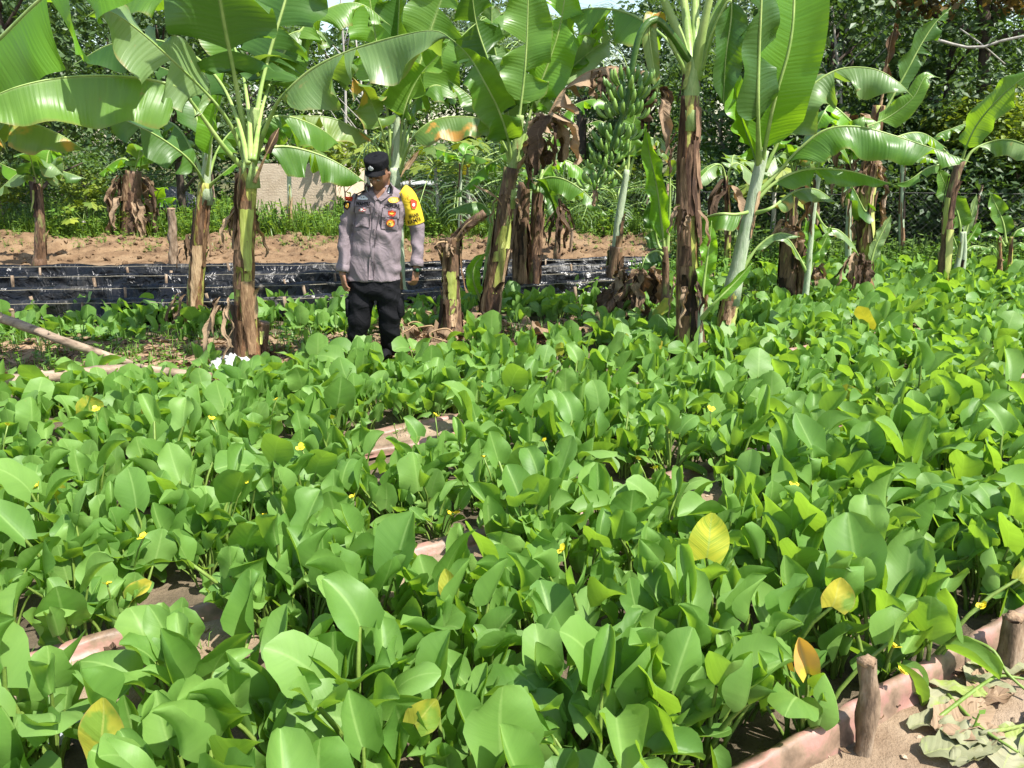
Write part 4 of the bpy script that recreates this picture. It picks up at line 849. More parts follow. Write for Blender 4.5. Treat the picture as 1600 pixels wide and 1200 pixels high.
BLF(e, [(1186, 275, D), (1176, 235, D + .1), (1160, 190, D + .2), (1150, 150, D + .2), (1146, 110, D + .3)], .15, 'N', mat='ban_bright', pet=.12, tears=1)
BLF(e, [(1194, 268, D), (1210, 235, D), (1232, 190, D), (1262, 140, D), (1310, 109, D), (1365, 108, D - .1), (1405, 130, D - .2), (1426, 152, D - .2)], .25, ((.05, -.5, -.86), (-.1, .85, -.3)), mat='ban_pale', pet=.16, tears=1, wave=.08)
BLF(e, [(1180, 305, D), (1215, 270, D), (1250, 232, D - .05), (1290, 203, D - .1), (1340, 198, D - .15), (1400, 213, D - .2), (1460, 233, D - .3), (1517, 254, D - .35)], .25, ((0, -.5, -.87), (0, .9, -.25)), mat='ban', pet=.18, tears=1, wave=.09)
BLF(e, [(1178, 318, D), (1205, 290, D), (1235, 272, D), (1270, 264, D), (1330, 268, D), (1400, 290, D - .1)], .16, 'H', mat='ban', pet=.15, tears=1, wave=.06)
BLF(e, [(1176, 330, D), (1150, 335, D - .1), (1120, 335, D - .1), (1080, 350, D + .3), (1050, 372, D + .4)], .14, 'H', mat='ban', pet=.1, tears=1)
BLF(e, [(1172, 335, D), (1205, 325, D - .1), (1240, 300, D + .1), (1275, 296, D + .2), (1310, 320, D + .2)], .12, 'H', mat='ban_old', pet=.2, tears=1)
BLF(e, [(1160, 420, D), (1185, 385, D), (1215, 365, D), (1250, 370, D)], .06, 'H', mat='ban_pale', pet=.3, tears=0)
# overhead leaves shading the stems
for (a, b) in ((1330, .6), (1050, .4)):
    BLF(e, [(1190, 250, D), (1195, 90, D + .1), (1200 + (a - 1200) * .2, -80, D + .2), (1200 + (a - 1200) * .6, -260, D + b), (a + (a - 1200) * .8, -330, D + b * 2)], .3, ((0, -.9, -.3), (0, .9, -.3)), mat='ban', pet=.35, tears=3, ribr=.026)
# --- shaggy plant to the right
D = gd(1352, 470); e = plant_root(1352, 470, D, 'banana plant with shaggy red-brown stem and torn upright top, right of the pale one')
trunk(e, [(1352, 470, D), (1350, 380, D), (1356, 290, D), (1366, 210, D), (1374, 165, D)], .085, .06, 'trunk_a', seed=19, sheaths=14, tops=.85)
BLF(e, [(1374, 190, D), (1398, 145, D), (1420, 105, D), (1440, 68, D), (1462, 35, D), (1486, 12, D)], .18, ((-.85, -.3, .3), (.85, -.3, -.4)), mat='ban_dark', pet=.15, tears=5, ragged=.4)
BLF(e, [(1372, 185, D), (1384, 120, D), (1388, 85, D), (1396, 48, D), (1402, 44, D), (1398, 70, D)], .07, 'N', mat='dead_dark', pet=.2, tears=2, ribmat='rib_dead', name='dead_leaf')
BLF(e, [(1366, 205, D), (1335, 205, D - .2), (1345, 200, D - .3), (1385, 185, D - .3), (1425, 155, D - .4), (1446, 120, D - .4), (1470, 122, D - .4)], .16, ((0, -.5, -.86), (-.3, .5, .8)), mat='ban', pet=.1, tears=1)
BLF(e, [(1360, 220, D), (1330, 190, D - .2), (1300, 165, D - .2), (1285, 180, D - .3), (1265, 225, D - .3)], .2, 'H', mat='ban_bright', pet=.2, tears=3)
BLF(e, [(1362, 240, D), (1400, 215, D + .1), (1440, 208, D + .2), (1480, 232, D + .2)], .2, 'H', mat='ban', pet=.2, tears=2)
BLF(e, [(1358, 420, D - .1), (1368, 385, D - .1), (1380, 360, D - .1), (1392, 336, D - .1)], .07, 'U', mat='ban_pale', pet=.15, tears=0)
BLF(e, [(1354, 300, D), (1352, 330, D - .1), (1330, 290, D - .2), (1300, 262, D - .2), (1282, 275, D - .2)], .14, 'H', mat='ban_dark', pet=.1, tears=3)
dead_strips(e, P(1335, 185, D - .1), 7, .45, .10, 51, 'dead', .08); dead_strips(e, P(1360, 255, D - .05), 9, .4, .06, 52, 'dead', .09); dead_strips(e, P(1344, 400, D - .05), 7, .4, .07, 53, 'dead_dark', .10); dead_strips(e, P(1362, 320, D), 5, .3, .05, 54, 'dead', .09)
# --- stump with young shoot
D = gd(1240, 478); e = plant_root(1236, 478, D, 'cut brown banana stump in the far bed with a dry flap on its top')
trunk(e, [(1230, 478, D), (1232, 420, D), (1234, 362, D)], .10, .085, 'trunk_c', seed=20, sheaths=10, tops=.8)
trunk(e, [(1252, 476, D - .05), (1254, 420, D - .05), (1250, 375, D - .05)], .06, .05, 'trunk_c', seed=21, sheaths=5, tops=.8)
dead_strips(e, P(1232, 350, D), 6, .18, .08, 61, 'dead', .07)
D2 = D - .2; e = plant_root(1262, 480, D2, 'young banana shoot with soft green leaves leaning on the cut stump')
trunk(e, [(1256, 480, D2), (1262, 430, D2), (1266, 380, D2), (1272, 320, D2), (1280, 270, D2)], .035, .026, 'trunk_b', seed=22, sheaths=1, amp=.06)
BLF(e, [(1263, 430, D2), (1266, 400, D2), (1270, 370, D2), (1258, 340, D2)], .09, 'U', mat='ban_bright', pet=.15, tears=2)
BLF(e, [(1264, 430, D2), (1276, 400, D2), (1288, 378, D2), (1298, 352, D2)], .07, 'U', mat='ban', pet=.15, tears=1)
BLF(e, [(1272, 330, D2), (1290, 355, D2 + .1), (1310, 360, D2 + .1), (1330, 378, D2 + .1), (1342, 400, D2 + .1)], .08, 'H', mat='ban_pale', pet=.2, tears=1)
BLF(e, [(1260, 425, D2), (1245, 395, D2 - .05), (1228, 372, D2 - .1), (1195, 372, D2 - .1)], .06, 'H', mat='ban_pale', pet=.2, tears=0)
BLF(e, [(1276, 300, D2), (1282, 250, D2), (1300, 205, D2), (1322, 240, D2 - .1), (1330, 265, D2 - .1)], .12, 'H', mat='ban', pet=.2, tears=2)
# --- dark stemmed plant far right
D = gd(1476, 452); e = plant_root(1476, 452, D, 'banana plant near the right edge whose ribbed leaf rises past the frame')
trunk(e, [(1474, 452, D), (1478, 390, D), (1482, 330, D), (1492, 280, D), (1502, 250, D)], .07, .05, 'trunk_c', seed=23, sheaths=9, tops=.6)
BLF(e, [(1500, 258, D), (1512, 225, D - .1), (1530, 190, D - .2), (1565, 150, D - .4), (1610, 115, D - .6), (1670, 90, D - .8)], .21, ((.2, -.55, -.8), (-.3, .9, .2)), mat='ban', pet=.1, tears=1)
BLF(e, [(1504, 260, D), (1520, 235, D), (1548, 222, D), (1580, 219, D - .2), (1620, 235, D - .4), (1660, 262, D - .5)], .19, 'H', mat='ban_pale', pet=.2, tears=1)
BLF(e, [(1500, 262, D), (1485, 245, D + .1), (1462, 215, D + .1), (1490, 200, D + .1), (1512, 192, D + .1)], .12, 'H', mat='ban', pet=.2, tears=1)
BLF(e, [(1498, 268, D), (1475, 258, D + .1), (1450, 262, D + .1), (1420, 282, D + .1), (1395, 288, D + .2)], .1, 'H', mat='ban', pet=.2, tears=1)
# --- young plants far right
D = gd(1495, 445); e = plant_root(1495, 445, D, 'young banana plant near the right edge with an upright leaf and a rolled pale one')
for (a, b, c) in ((1488, 1499, 1503), (1500, 1506, 1506)):
    trunk(e, [(a, 445, D), (b, 400, D), (c, 362, D)], .04, .028, 'trunk_b', seed=a, sheaths=2, amp=.08)
BLF(e, [(1500, 375, D), (1500, 350, D), (1491, 318, D), (1475, 285, D), (1465, 260, D)], .15, 'U', mat='ban', pet=.12, tears=1)
BLF(e, [(1505, 375, D), (1513, 350, D), (1520, 325, D), (1526, 303, D)], .055, 'U', mat='ban_pale', pet=.1, tears=0)
BLF(e, [(1504, 390, D), (1520, 365, D), (1532, 345, D)], .07, 'U', mat='ban_bright', pet=.2, tears=1)
BLF(e, [(1498, 395, D), (1490, 372, D), (1484, 362, D)], .05, 'U', mat='ban', pet=.2, tears=1)
BLF(e, [(1500, 400, D), (1520, 385, D), (1545, 388, D)], .05, 'H', mat='ban', pet=.2, tears=1)
D = gd(1575, 440); e = plant_root(1575, 440, D, 'clump of small banana plants at the right edge of the plot')
for (a, b, c) in ((1560, 1562, 1562), (1572, 1578, 1580)):
    trunk(e, [(a, 440, D), (b, 410, D), (c, 370, D)], .035, .022, 'trunk_a', seed=a, sheaths=2, amp=.08)
for L_ in ([(1572, 380, D), (1568, 350, D), (1558, 325, D), (1545, 298, D)], [(1580, 380, D), (1590, 360, D), (1620, 352, D)], [(1570, 385, D), (1555, 362, D), (1530, 366, D)], [(1562, 400, D), (1550, 385, D), (1530, 398, D)], [(1580, 385, D), (1595, 380, D), (1612, 395, D)]):
    BLF(e, L_, .12 if L_[0][1] == 380 else .07, 'U' if L_[-1][1] < 310 else 'H', mat='ban', pet=.15, tears=1)
# --- thin plant in the middle distance
D = gd(960, 455); e = plant_root(960, 455, D, 'thin pale-stemmed banana plant before the black beds, left of the fallen stem')
trunk(e, [(957, 458, D), (962, 400, D), (966, 350, D), (974, 300, D), (980, 265, D)], .07, .035, 'trunk_b', seed=30, sheaths=4)
trunk(e, [(956, 456, D - .02), (961, 410, D - .02), (963, 385, D - .02)], .085, .08, 'trunk_c', seed=31, sheaths=6, tops=.8)
BLF(e, [(980, 275, D), (972, 240, D), (960, 215, D), (940, 190, D), (915, 195, D)], .15, 'H', mat='ban', pet=.2, tears=2)
BLF(e, [(982, 275, D), (995, 235, D), (1015, 215, D), (1040, 235, D), (1052, 262, D)], .15, 'H', mat='ban_old', pet=.2, tears=2)
BLF(e, [(981, 272, D), (984, 230, D), (990, 190, D), (1005, 150, D)], .15, 'U', mat='ban', pet=.2, tears=2)
BLF(e, [(978, 285, D), (955, 262, D), (930, 255, D), (900, 268, D)], .12, 'H', mat='ban_dark', pet=.2, tears=2)
# --- far plants
def far_banana(px, py, h, seed, label, leaves=6, mat='ban', r=.07, dead=0, tm='trunk_c', spread=55, d=None):
    rg = random.Random(seed); D = d or gd(px, py); e = plant_root(px, py, D, label, group='banana plants in the plot'); top = py - h; f = FPX / (D * 1.03)
    trunk(e, [(px, py, D), (px + rg.uniform(-3, 3), py - h * .5, D), (px + rg.uniform(-4, 4), top, D)], r, r * .6, tm, seed=seed, sheaths=6, tops=.9)
    for k in range(leaves):
        s = -1 if k % 2 else 1; q = rg.uniform(.4, 1); x1 = px + s * spread * q * .45; y1 = top - spread * rg.uniform(.5, .95) * (1.25 - q); x2 = px + s * spread * q; y2 = y1 + spread * rg.uniform(-.3, .7) * q; dd = rg.uniform(-.6, .6)
        BLF(e, [(px, top + 12, D), (px + s * spread * .12, top - spread * .25, D + dd * .2), (x1, y1, D + dd * .6), (x2, y2, D + dd)], spread / f * rg.uniform(.22, .34), 'H' if q > .55 else 'U', mat=rg.choice([mat, mat, 'ban_pale', 'ban_bright']), pet=.22, tears=2, n=26)
    if dead:
        for q_ in range(3 if dead > 9 else 1): dead_strips(e, P(px, top + 12 + q_ * h * .25, D), max(3, dead // 3), h * .42 / f, .09, seed + q_, 'dead', r * 1.1)
    return e
far_banana(62, 416, 130, 101, 'banana plant with dark drooping leaves on the bank at the far left', 6, 'ban_dark', .085, 0, 'trunk_c', 75)
far_banana(208, 392, 125, 102, 'banana clump wrapped in tattered brown leaves behind the earth bank, left', 5, 'ban', .21, 34, 'trunk_c', 60, d=13.6)
far_banana(238, 386, 60, 103, 'green banana shoot right beside the tattered brown clump', 4, 'ban_bright', .05, 0, 'trunk_top', 45, d=13.9)
far_banana(870, 400, 90, 104, 'banana plant with a dead brown flower stalk behind the leaning banana plant', 5, 'ban', .05, 5, 'trunk_c', 60, d=11.5)
far_banana(1135, 425, 150, 105, 'thin yellowish banana stem seen between the two big stems, with drooping pale leaves', 6, 'ban_pale', .05, 2, 'trunk_a', 62)
far_banana(1325, 440, 190, 106, 'grey-stalked banana plant behind the torn-topped plant', 6, 'ban', .05, 2, 'trunk_b', 65, d=10.5)
far_banana(1410, 430, 175, 107, 'banana plant with pale arching leaves in front of the dark right-hand thicket', 5, 'ban', .05, 0, 'trunk_b', 60, d=11.4)
far_banana(1240, 430, 170, 108, 'banana plant with yellow-tipped leaves behind the pale-stemmed plant', 6, 'ban_old', .05, 2, 'trunk_c', 62, d=11.2)
far_banana(720, 405, 150, 109, 'young banana plant between the oil palm and the broken stump, far behind', 5, 'ban', .045, 0, 'trunk_b', 50, d=13.5)
far_banana(450, 400, 175, 110, 'banana plant beside the tan wall with leaves reaching behind the tall stem', 5, 'ban_bright', .05, 0, 'trunk_b', 62, d=14)

# --- broken stump and dead heap
D = gd(708, 520); e = plant_root(706, 520, D, 'broken dead banana stump with its top snapped over to the right, beside the man', 'stump', 'banana_stump', 'dead banana stems')
trunk(e, [(704, 524, D), (706, 470, D), (706, 420, D), (708, 372, D)], .105, .062, 'trunk_c', seed=40, sheaths=18, tops=.85)
trunk(e, [(702, 392, D), (712, 372, D), (730, 353, D - .05), (748, 340, D - .1), (758, 333, D - .1)], .045, .040, 'trunk_c', seed=45, sheaths=9, tops=.7)
BLF(e, [(712, 375, D - .05), (728, 352, D - .1), (745, 340, D - .12), (760, 334, D - .12)], .05, 'H', mat='dead_dark', pet=.05, tears=2, ribmat='rib_dead', name='dead_leaf')
dead_strips(e, P(700, 375, D - .03), 6, .22, .05, 71, 'dead', .06)
BLF(e, [(706, 385, D), (695, 378, D - .05), (682, 382, D - .08), (690, 398, D - .08)], .05, 'H', mat='dead_dark', pet=.1, tears=2, ribmat='rib_dead', name='dead_leaf')
e2 = tag(link('dead_leaf_heap', None, None, G(700, 535)), 'heap of crumpled dry banana leaves round the foot of the broken stump', 'dead leaves')
rg = random.Random(9)
for k in range(16):
    x = 640 + k * 9 + rg.uniform(-12, 12); y = 512 + rg.uniform(-10, 22); b = gd(x, y)
    BLF(e2, [(x, y - 2, b), (x + rg.uniform(-25, 0), y - rg.uniform(8, 26), b - .05), (x + rg.uniform(-50, 30), y - rg.uniform(0, 22), b - .1), (x + rg.uniform(-70, 45), y + rg.uniform(0, 14), b - .2)], rg.uniform(.07, .15), 'H', mat='dead', pet=.03, tears=4, ragged=.5, wave=.3, ribmat='rib_dead', ribr=.010, name='dead_leaf', n=22)
e2 = tag(link('dead_leaf_stalk', None, None, G(850, 522)), 'long dry leaf stalk with shredded brown blade lying right of the leaning stem', 'dead leaves')
b = gd(850, 528)
BLF(e2, [(770, 503, b + .15), (830, 510, b + .1), (880, 520, b), (960, 520, b)], .13, 'T', mat='dead', pet=.05, tears=8, ragged=.6, wave=.2, ribmat='rib_dead', name='dead_leaf')
BLF(e2, [(800, 528, b), (850, 520, b - .1), (905, 512, b - .1), (960, 522, b - .1)], .12, 'T', mat='dead', pet=.05, tears=8, ragged=.6, wave=.25, ribmat='rib_dead', name='dead_leaf')
# fallen rotten stem
D = gd(930, 505); e = plant_root(965, 495, D, 'fallen rotting banana stem propped diagonally left of the bearing plant', 'dead stem', 'fallen_banana_plant', 'dead banana stems')
trunk(e, [(922, 512, D - .1), (955, 475, D), (985, 445, D + .1), (1005, 425, D + .2)], .055, .05, 'trunk_c', seed=50, sheaths=9, tops=.8)
for (x, y, n_, s_) in ((990, 430, 8, 81), (1010, 425, 7, 82), (965, 460, 5, 83)): dead_strips(e, P(x, y, D + .1), n_, .42, .11, s_, 'dead_dark', .10)
BLF(e, [(1000, 420, D), (1012, 402, D - .1), (1030, 398, D - .1), (1040, 425, D - .1)], .12, 'H', mat='ban_dark', pet=.1, tears=2)
D = gd(1300, 470); e = plant_root(1300, 470, D, 'fallen brown banana stem slanting down between the cut stump and the shaggy plant', 'dead stem', 'fallen_banana_plant', 'dead banana stems')
trunk(e, [(1268, 418, D + .1), (1285, 440, D + .05), (1303, 458, D), (1322, 472, D)], .06, .045, 'trunk_c', seed=51, sheaths=9, tops=.8)
dead_strips(e, P(1270, 415, D), 4, .2, .06, 84, 'dead', .06)
D = gd(412, 560); e = plant_root(410, 560, D, 'short rotted banana stub at the foot of the tall stem', 'stump', 'banana_stump', 'dead banana stems')
trunk(e, [(408, 563, D), (408, 530, D), (412, 503, D)], .06, .05, 'trunk_c', seed=52, sheaths=9, tops=.8)
# ------------------------------------------------------------------ background trees
def mat_tree(name, lo, hi, tcol, tl=.3, rough=.5):
    m, t, out, N = nodes(name)
    tc = N('TexCoord'); oi = N('ObjectInfo'); at = N('Attribute', attribute_name='tint')
    n1 = N('TexNoise', i_0=tc.outputs['Object'], i_Scale=0.9, i_Detail=2.0)
    f = N('Math', operation='MULTIPLY_ADD', i_0=at.outputs['Fac'], i_1=0.55, i_2=N('Math', operation='MULTIPLY_ADD', i_0=oi.outputs['Random'], i_1=0.3, i_2=N('Math', operation='MULTIPLY_ADD', i_0=n1.outputs[0], i_1=.7, i_2=-.4).outputs[0]).outputs[0], use_clamp=True)
    c = N('MixRGB', i_0=f.outputs[0], i_1=(*lo, 1), i_2=(*hi, 1))
    bs = N('BsdfPrincipled', i_Base_Color=c.outputs[0], i_Roughness=rough); bs.inputs['Specular IOR Level'].default_value = .5
    tr = N('BsdfTranslucent'); tr.inputs[0].default_value = (*tcol, 1)
    mx = N('MixShader', i_0=tl); t.links.new(bs.outputs[0], mx.inputs[1]); t.links.new(tr.outputs[0], mx.inputs[2]); t.links.new(mx.outputs[0], out.inputs[0]); return m
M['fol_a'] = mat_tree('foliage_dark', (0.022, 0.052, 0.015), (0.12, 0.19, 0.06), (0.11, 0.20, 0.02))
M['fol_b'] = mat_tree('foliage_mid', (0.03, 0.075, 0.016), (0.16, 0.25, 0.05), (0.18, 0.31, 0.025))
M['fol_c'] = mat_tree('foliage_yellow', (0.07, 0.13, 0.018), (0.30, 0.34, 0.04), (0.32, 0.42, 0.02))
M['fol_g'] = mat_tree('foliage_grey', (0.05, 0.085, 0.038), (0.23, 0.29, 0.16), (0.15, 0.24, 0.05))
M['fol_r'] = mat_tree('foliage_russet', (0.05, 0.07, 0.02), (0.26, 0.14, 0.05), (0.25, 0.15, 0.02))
def crown(seed, nclump, nleaf, ls, ell, cr, c0, mat, droop=.25, shape=1.0):
    rg = np.random.default_rng(seed); n = nclump * nleaf
    d = rg.normal(size=(nclump, 3)); d /= np.linalg.norm(d, axis=1)[:, None]; rad = rg.uniform(.45, 1, nclump) ** .6
    cc = d * rad[:, None] * np.array(ell) + np.array(c0)
    c = np.repeat(cc, nleaf, 0) + rg.normal(size=(n, 3)) * cr * np.array([1, 1, .6])
    tint = np.repeat(rg.uniform(0, .6, nclump), nleaf) + rg.uniform(0, .4, n)
    a = rg.uniform(0, 2 * PI, n); ax = np.stack([np.cos(a), np.sin(a), rg.uniform(-.9, .3, n) - droop], 1); ax /= np.linalg.norm(ax, axis=1)[:, None]
    up = rg.normal(size=(n, 3)) * .5 + np.array([0, 0, 1]); b = np.cross(ax, up); b /= np.linalg.norm(b, axis=1)[:, None]
    l = ls * rg.uniform(.6, 1.35, n)[:, None]; w = l * .26 * shape; nn = np.cross(ax, b)
    Vt = np.stack([c, c + ax * l * .4 + b * w - nn * l * .05, c + ax * l, c + ax * l * .4 - b * w - nn * l * .05], 1).reshape(-1, 3)
    i = np.arange(n)[:, None] * 4; F = np.concatenate([i + 0, i + 1, i + 2, i + 3], 1)
    return me_new('crown', Vt, F, [mat], None, None, False, np.repeat(tint, 4))
def trunk_me(seed, h, r0, mat, limbs=6, spreadx=1.2, base=.45, bend=.25):
    rg = random.Random(seed); mb = MB(); pts = [Vector((0, 0, -.3))]; 
    for i in range(1, 7): pts.append(Vector((rg.uniform(-bend, bend) * .6 * i / 6, rg.uniform(-bend, bend) * .6 * i / 6, h * i / 6)))
    C_ = catmull(pts, 14); mb.tube(C_, [r0 * (1.15 - .85 * i / 13) for i in range(14)], 7, rnd=seed, amp=.15)
    for k in range(limbs):
        t = base + (1 - base) * (k + .5) / limbs; p = C_[int(t * 13)]; a = rg.uniform(0, 6.28); l = spreadx * rg.uniform(.6, 1.2)
        mb.tube(catmull([p, p + Vector((math.cos(a) * l * .4, math.sin(a) * l * .4, l * .35)), p + Vector((math.cos(a) * l, math.sin(a) * l, l * rg.uniform(.3, .9)))], 6), [r0 * .45 * (1 - .8 * i / 5) for i in range(6)], 5)
    return mb.mesh('trunk', [mat])
KINDS = {
    'rubber': ([crown(s, 95, 42, .17, (1.7, 1.7, 1.9), .22, (0, 0, 5.6), M['fol_g']) for s in (1, 2, 3)], [trunk_me(s, 6.2, .075, M['bark_pale'], 7) for s in (1, 2, 3)]),
    'broad': ([crown(s, 110, 50, .18, (1.9, 1.7, 2.1), .26, (0, 0, 3.6), M['fol_a']) for s in (4, 5, 6)], [trunk_me(s, 4.6, .11, M['bark_dark'], 8, base=.25) for s in (4, 5, 6)]),
    'mid': ([crown(s, 100, 48, .15, (1.6, 1.4, 1.7), .24, (0, 0, 2.6), M['fol_b']) for s in (7, 8, 9)], [trunk_me(s, 3.4, .07, M['bark'], 8, base=.2) for s in (7, 8, 9)]),
    'low': ([crown(s, 60, 48, .13, (1.25, 1.0, .85), .22, (0, 0, .95), M['fol_b']) for s in (10, 11, 12)], [trunk_me(s, 1.3, .04, M['bark_dark'], 7, .7, base=.1) for s in (10, 11, 12)]),
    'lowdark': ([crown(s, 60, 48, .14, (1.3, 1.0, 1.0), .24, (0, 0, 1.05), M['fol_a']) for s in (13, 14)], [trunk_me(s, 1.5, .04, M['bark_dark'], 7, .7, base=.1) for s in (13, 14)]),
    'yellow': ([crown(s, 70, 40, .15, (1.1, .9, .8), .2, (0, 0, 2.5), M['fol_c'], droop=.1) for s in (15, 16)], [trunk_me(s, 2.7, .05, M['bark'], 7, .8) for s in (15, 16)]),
    'sapling': ([crown(s, 22, 30, .14, (.6, .6, .7), .13, (0, 0, 1.6), M['fol_c'], shape=1.2) for s in (17, 18)], [trunk_me(s, 1.8, .025, M['bark'], 4, .4) for s in (17, 18)]),
    'tall': ([crown(s, 120, 46, .2, (2.4, 2.0, 1.9), .28, (0, 0, 7.2), M['fol_g']) for s in (19, 20)], [trunk_me(s, 8.0, .13, M['bark_pale'], 8) for s in (19, 20)]),
}
TL = {'rubber': ('slim pale-trunked tree with small greyish leaves behind the plot', 'tree', 'slim pale trees in the wood', 'slim_tree'),
      'broad': ('dense dark-leaved tree in the wood behind the plot', 'tree', 'dense dark trees in the wood', 'broadleaf_tree'),
      'mid': ('mid-green bushy tree at the edge of the wood behind the plot', 'tree', 'bushy trees at the edge of the wood', 'bushy_tree'),
      'low': ('low green bush behind the earth bank and net fence', 'bush', 'low bushes behind the bank', 'bush'),
      'lowdark': ('low dark bush in the shaded thicket edge', 'bush', 'dark bushes in the thicket', 'bush'),
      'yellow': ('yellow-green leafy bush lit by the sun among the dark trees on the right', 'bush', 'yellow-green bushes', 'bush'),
      'sapling': ('thin yellow-green sapling on the grass behind the bank', 'sapling', 'saplings behind the bank', 'sapling'),
      'tall': ('tall tree with a loose grey-green crown rising above the wood', 'tree', 'tall trees above the wood', 'tall_tree')}
rt = random.Random(33)
def plant_tree(kind, x, y, s=1.0, label=None):
    cs, ts = KINDS[kind]; k = rt.randrange(len(cs)); lb, ct, gp, nm = TL[kind]; q = proj(x, y, 2)[0]
    lb = lb.replace(' in the wood behind the plot', '').replace(' behind the plot', '').replace(' behind the earth bank and net fence', '').replace(' lit by the sun among the dark trees on the right', '') + ', ' + ('outside the left edge' if q < 0 else 'at the far left' if q < 240 else 'behind the tall banana plant' if q < 480 else 'behind the man' if q < 690 else 'behind the broken stump' if q < 880 else 'behind the fruit bunch' if q < 1080 else 'behind the pale leaning stem' if q < 1290 else 'behind the torn-topped banana' if q < 1450 else 'at the far right')
    z = hgt(x, y) if abs(x) < 12 and y < 32 else 0.22 * smooth01(13, 17, y) * (1 - smooth01(2, 6, x)) + 0.9 * smooth01(22, 60, y)
    e = root(nm, (x, y, z - .05), label or lb, ct, None if label else gp); e.rotation_euler = (0, 0, rt.uniform(0, 6.28)); e.scale = (s, s, s * rt.uniform(.9, 1.12))
    link('trunk', ts[k], e); link('crown', cs[k], e); return e
for i in range(13): plant_tree('lowdark', -13 + i * 2.15 + rt.uniform(-.5, .5), rt.uniform(18.5, 20), rt.uniform(.8, 1.2))
for i in range(11):
    x = -11.5 + i * 1.75 + rt.uniform(-.5, .5)
    if -7.0 < x < -2.6: continue
    plant_tree('low', x, rt.uniform(16.5, 18), rt.uniform(.55, .95))
for i in range(12): plant_tree('mid', -14 + i * 2.6 + rt.uniform(-.6, .6), rt.uniform(21, 23.5), rt.uniform(.85, 1.2))
for i in range(11):
    x, y = -16 + i * 3.1 + rt.uniform(-.8, .8), rt.uniform(24, 27); q = proj(x, y, 5)[0]
    if 840 < q < 1030 or q > 1480 or -60 < q < 60: continue
    plant_tree('broad', x, y, rt.uniform(.85, 1.1))
for i in range(15):
    x, y = -19 + i * 2.7 + rt.uniform(-.8, .8), rt.uniform(25, 31); q = proj(x, y, 5)[0]
    if 870 < q < 1010 or q > 1520: continue
    plant_tree('rubber', x, y, rt.uniform(.75, 1.05))
for i in (0, 2, 3, 6): plant_tree('tall', -22 + i * 6.2 + rt.uniform(-1.2, 1.2), rt.uniform(33, 38), rt.uniform(.75, .95))
# the dark thicket close on the right and the dark tree on the left
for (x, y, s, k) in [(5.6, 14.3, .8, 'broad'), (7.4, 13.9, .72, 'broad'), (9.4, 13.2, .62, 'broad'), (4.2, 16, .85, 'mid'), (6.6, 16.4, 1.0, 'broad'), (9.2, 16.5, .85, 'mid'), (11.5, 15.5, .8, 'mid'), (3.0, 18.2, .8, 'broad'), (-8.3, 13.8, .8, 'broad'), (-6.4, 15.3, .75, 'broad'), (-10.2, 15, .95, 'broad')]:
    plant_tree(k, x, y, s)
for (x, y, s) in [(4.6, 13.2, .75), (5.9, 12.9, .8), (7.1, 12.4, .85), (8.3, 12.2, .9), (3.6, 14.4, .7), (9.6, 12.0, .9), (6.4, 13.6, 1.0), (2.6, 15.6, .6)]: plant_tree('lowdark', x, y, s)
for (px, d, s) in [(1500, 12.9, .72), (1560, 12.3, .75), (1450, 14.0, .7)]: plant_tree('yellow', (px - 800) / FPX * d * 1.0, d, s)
for (px, d, s) in [(545, 16.4, .85), (20, 13.8, .6), (150, 14.2, .6), (985, 15.8, .6)]: plant_tree('sapling', (px - 800) / FPX * d, d, s)

# tree with russet leaves, top right
D = 13.4; e = root('russet_tree', P(1540, 300, D) * 1.0, 'dark-barked tree with russet leaves against the sky at the top right', 'tree')
e.location = (P(1540, 0, D).x, D, 0)
mb = MB(); t0 = catmull([(P(1538, 400, D)), P(1536, 250, D), P(1536, 140, D), P(1540, 60, D), P(1536, 10, D), P(1525, -60, D), P(1515, -150, D)], 20); t0[0].z = -.1
mb.tube(t0, [.15 - .09 * i / 19 for i in range(20)], 9, rnd=2, amp=.15)
for pts in ([(1540, 55, D), (1555, 25, D), (1552, -10, D), (1575, -50, D), (1600, -80, D)], [(1536, 85, D), (1560, 62, D - .2), (1600, 48, D - .4), (1680, 20, D - .6)], [(1537, 50, D), (1510, 45, D), (1470, 30, D + .2), (1430, 5, D + .3)], [(1538, 15, D), (1560, -30, D), (1610, -60, D)], [(1530, -30, D), (1480, -60, D), (1440, -80, D)]):
    c = catmull([P(*q) for q in pts], 10); mb.tube(c, [.06 * (1 - .75 * i / 9) for i in range(10)], 6)
child('trunk', mb, e, M['bark_dark'])
cs = [crown(60 + k, 12, 18, .15, (.6, .6, .26), .14, tuple(P(x, y, D - .1)), M['fol_r'], droop=.6, shape=1.5) for k, (x, y) in enumerate([(1410, -40), (1500, -60), (1590, -50), (1455, -12), (1620, -12), (1530, -110)])]
for c in cs: child('crown', c, e)
mb = MB(); mb.tube(catmull([P(1440, 55, D - .5), P(1520, 75, D - .6), P(1580, 60, D - .8), P(1680, 45, D - 1)], 10), .022, 6); mb.tube(catmull([P(1500, 45, D - .5), P(1535, 70, D - .6), P(1570, 100, D - .6)], 6), .012, 5)
tag(link('bare_branch', mb.mesh('bare_branch', [M['bark_pale']])), 'pale bare branch lodged across the russet tree at the top right', 'branch')
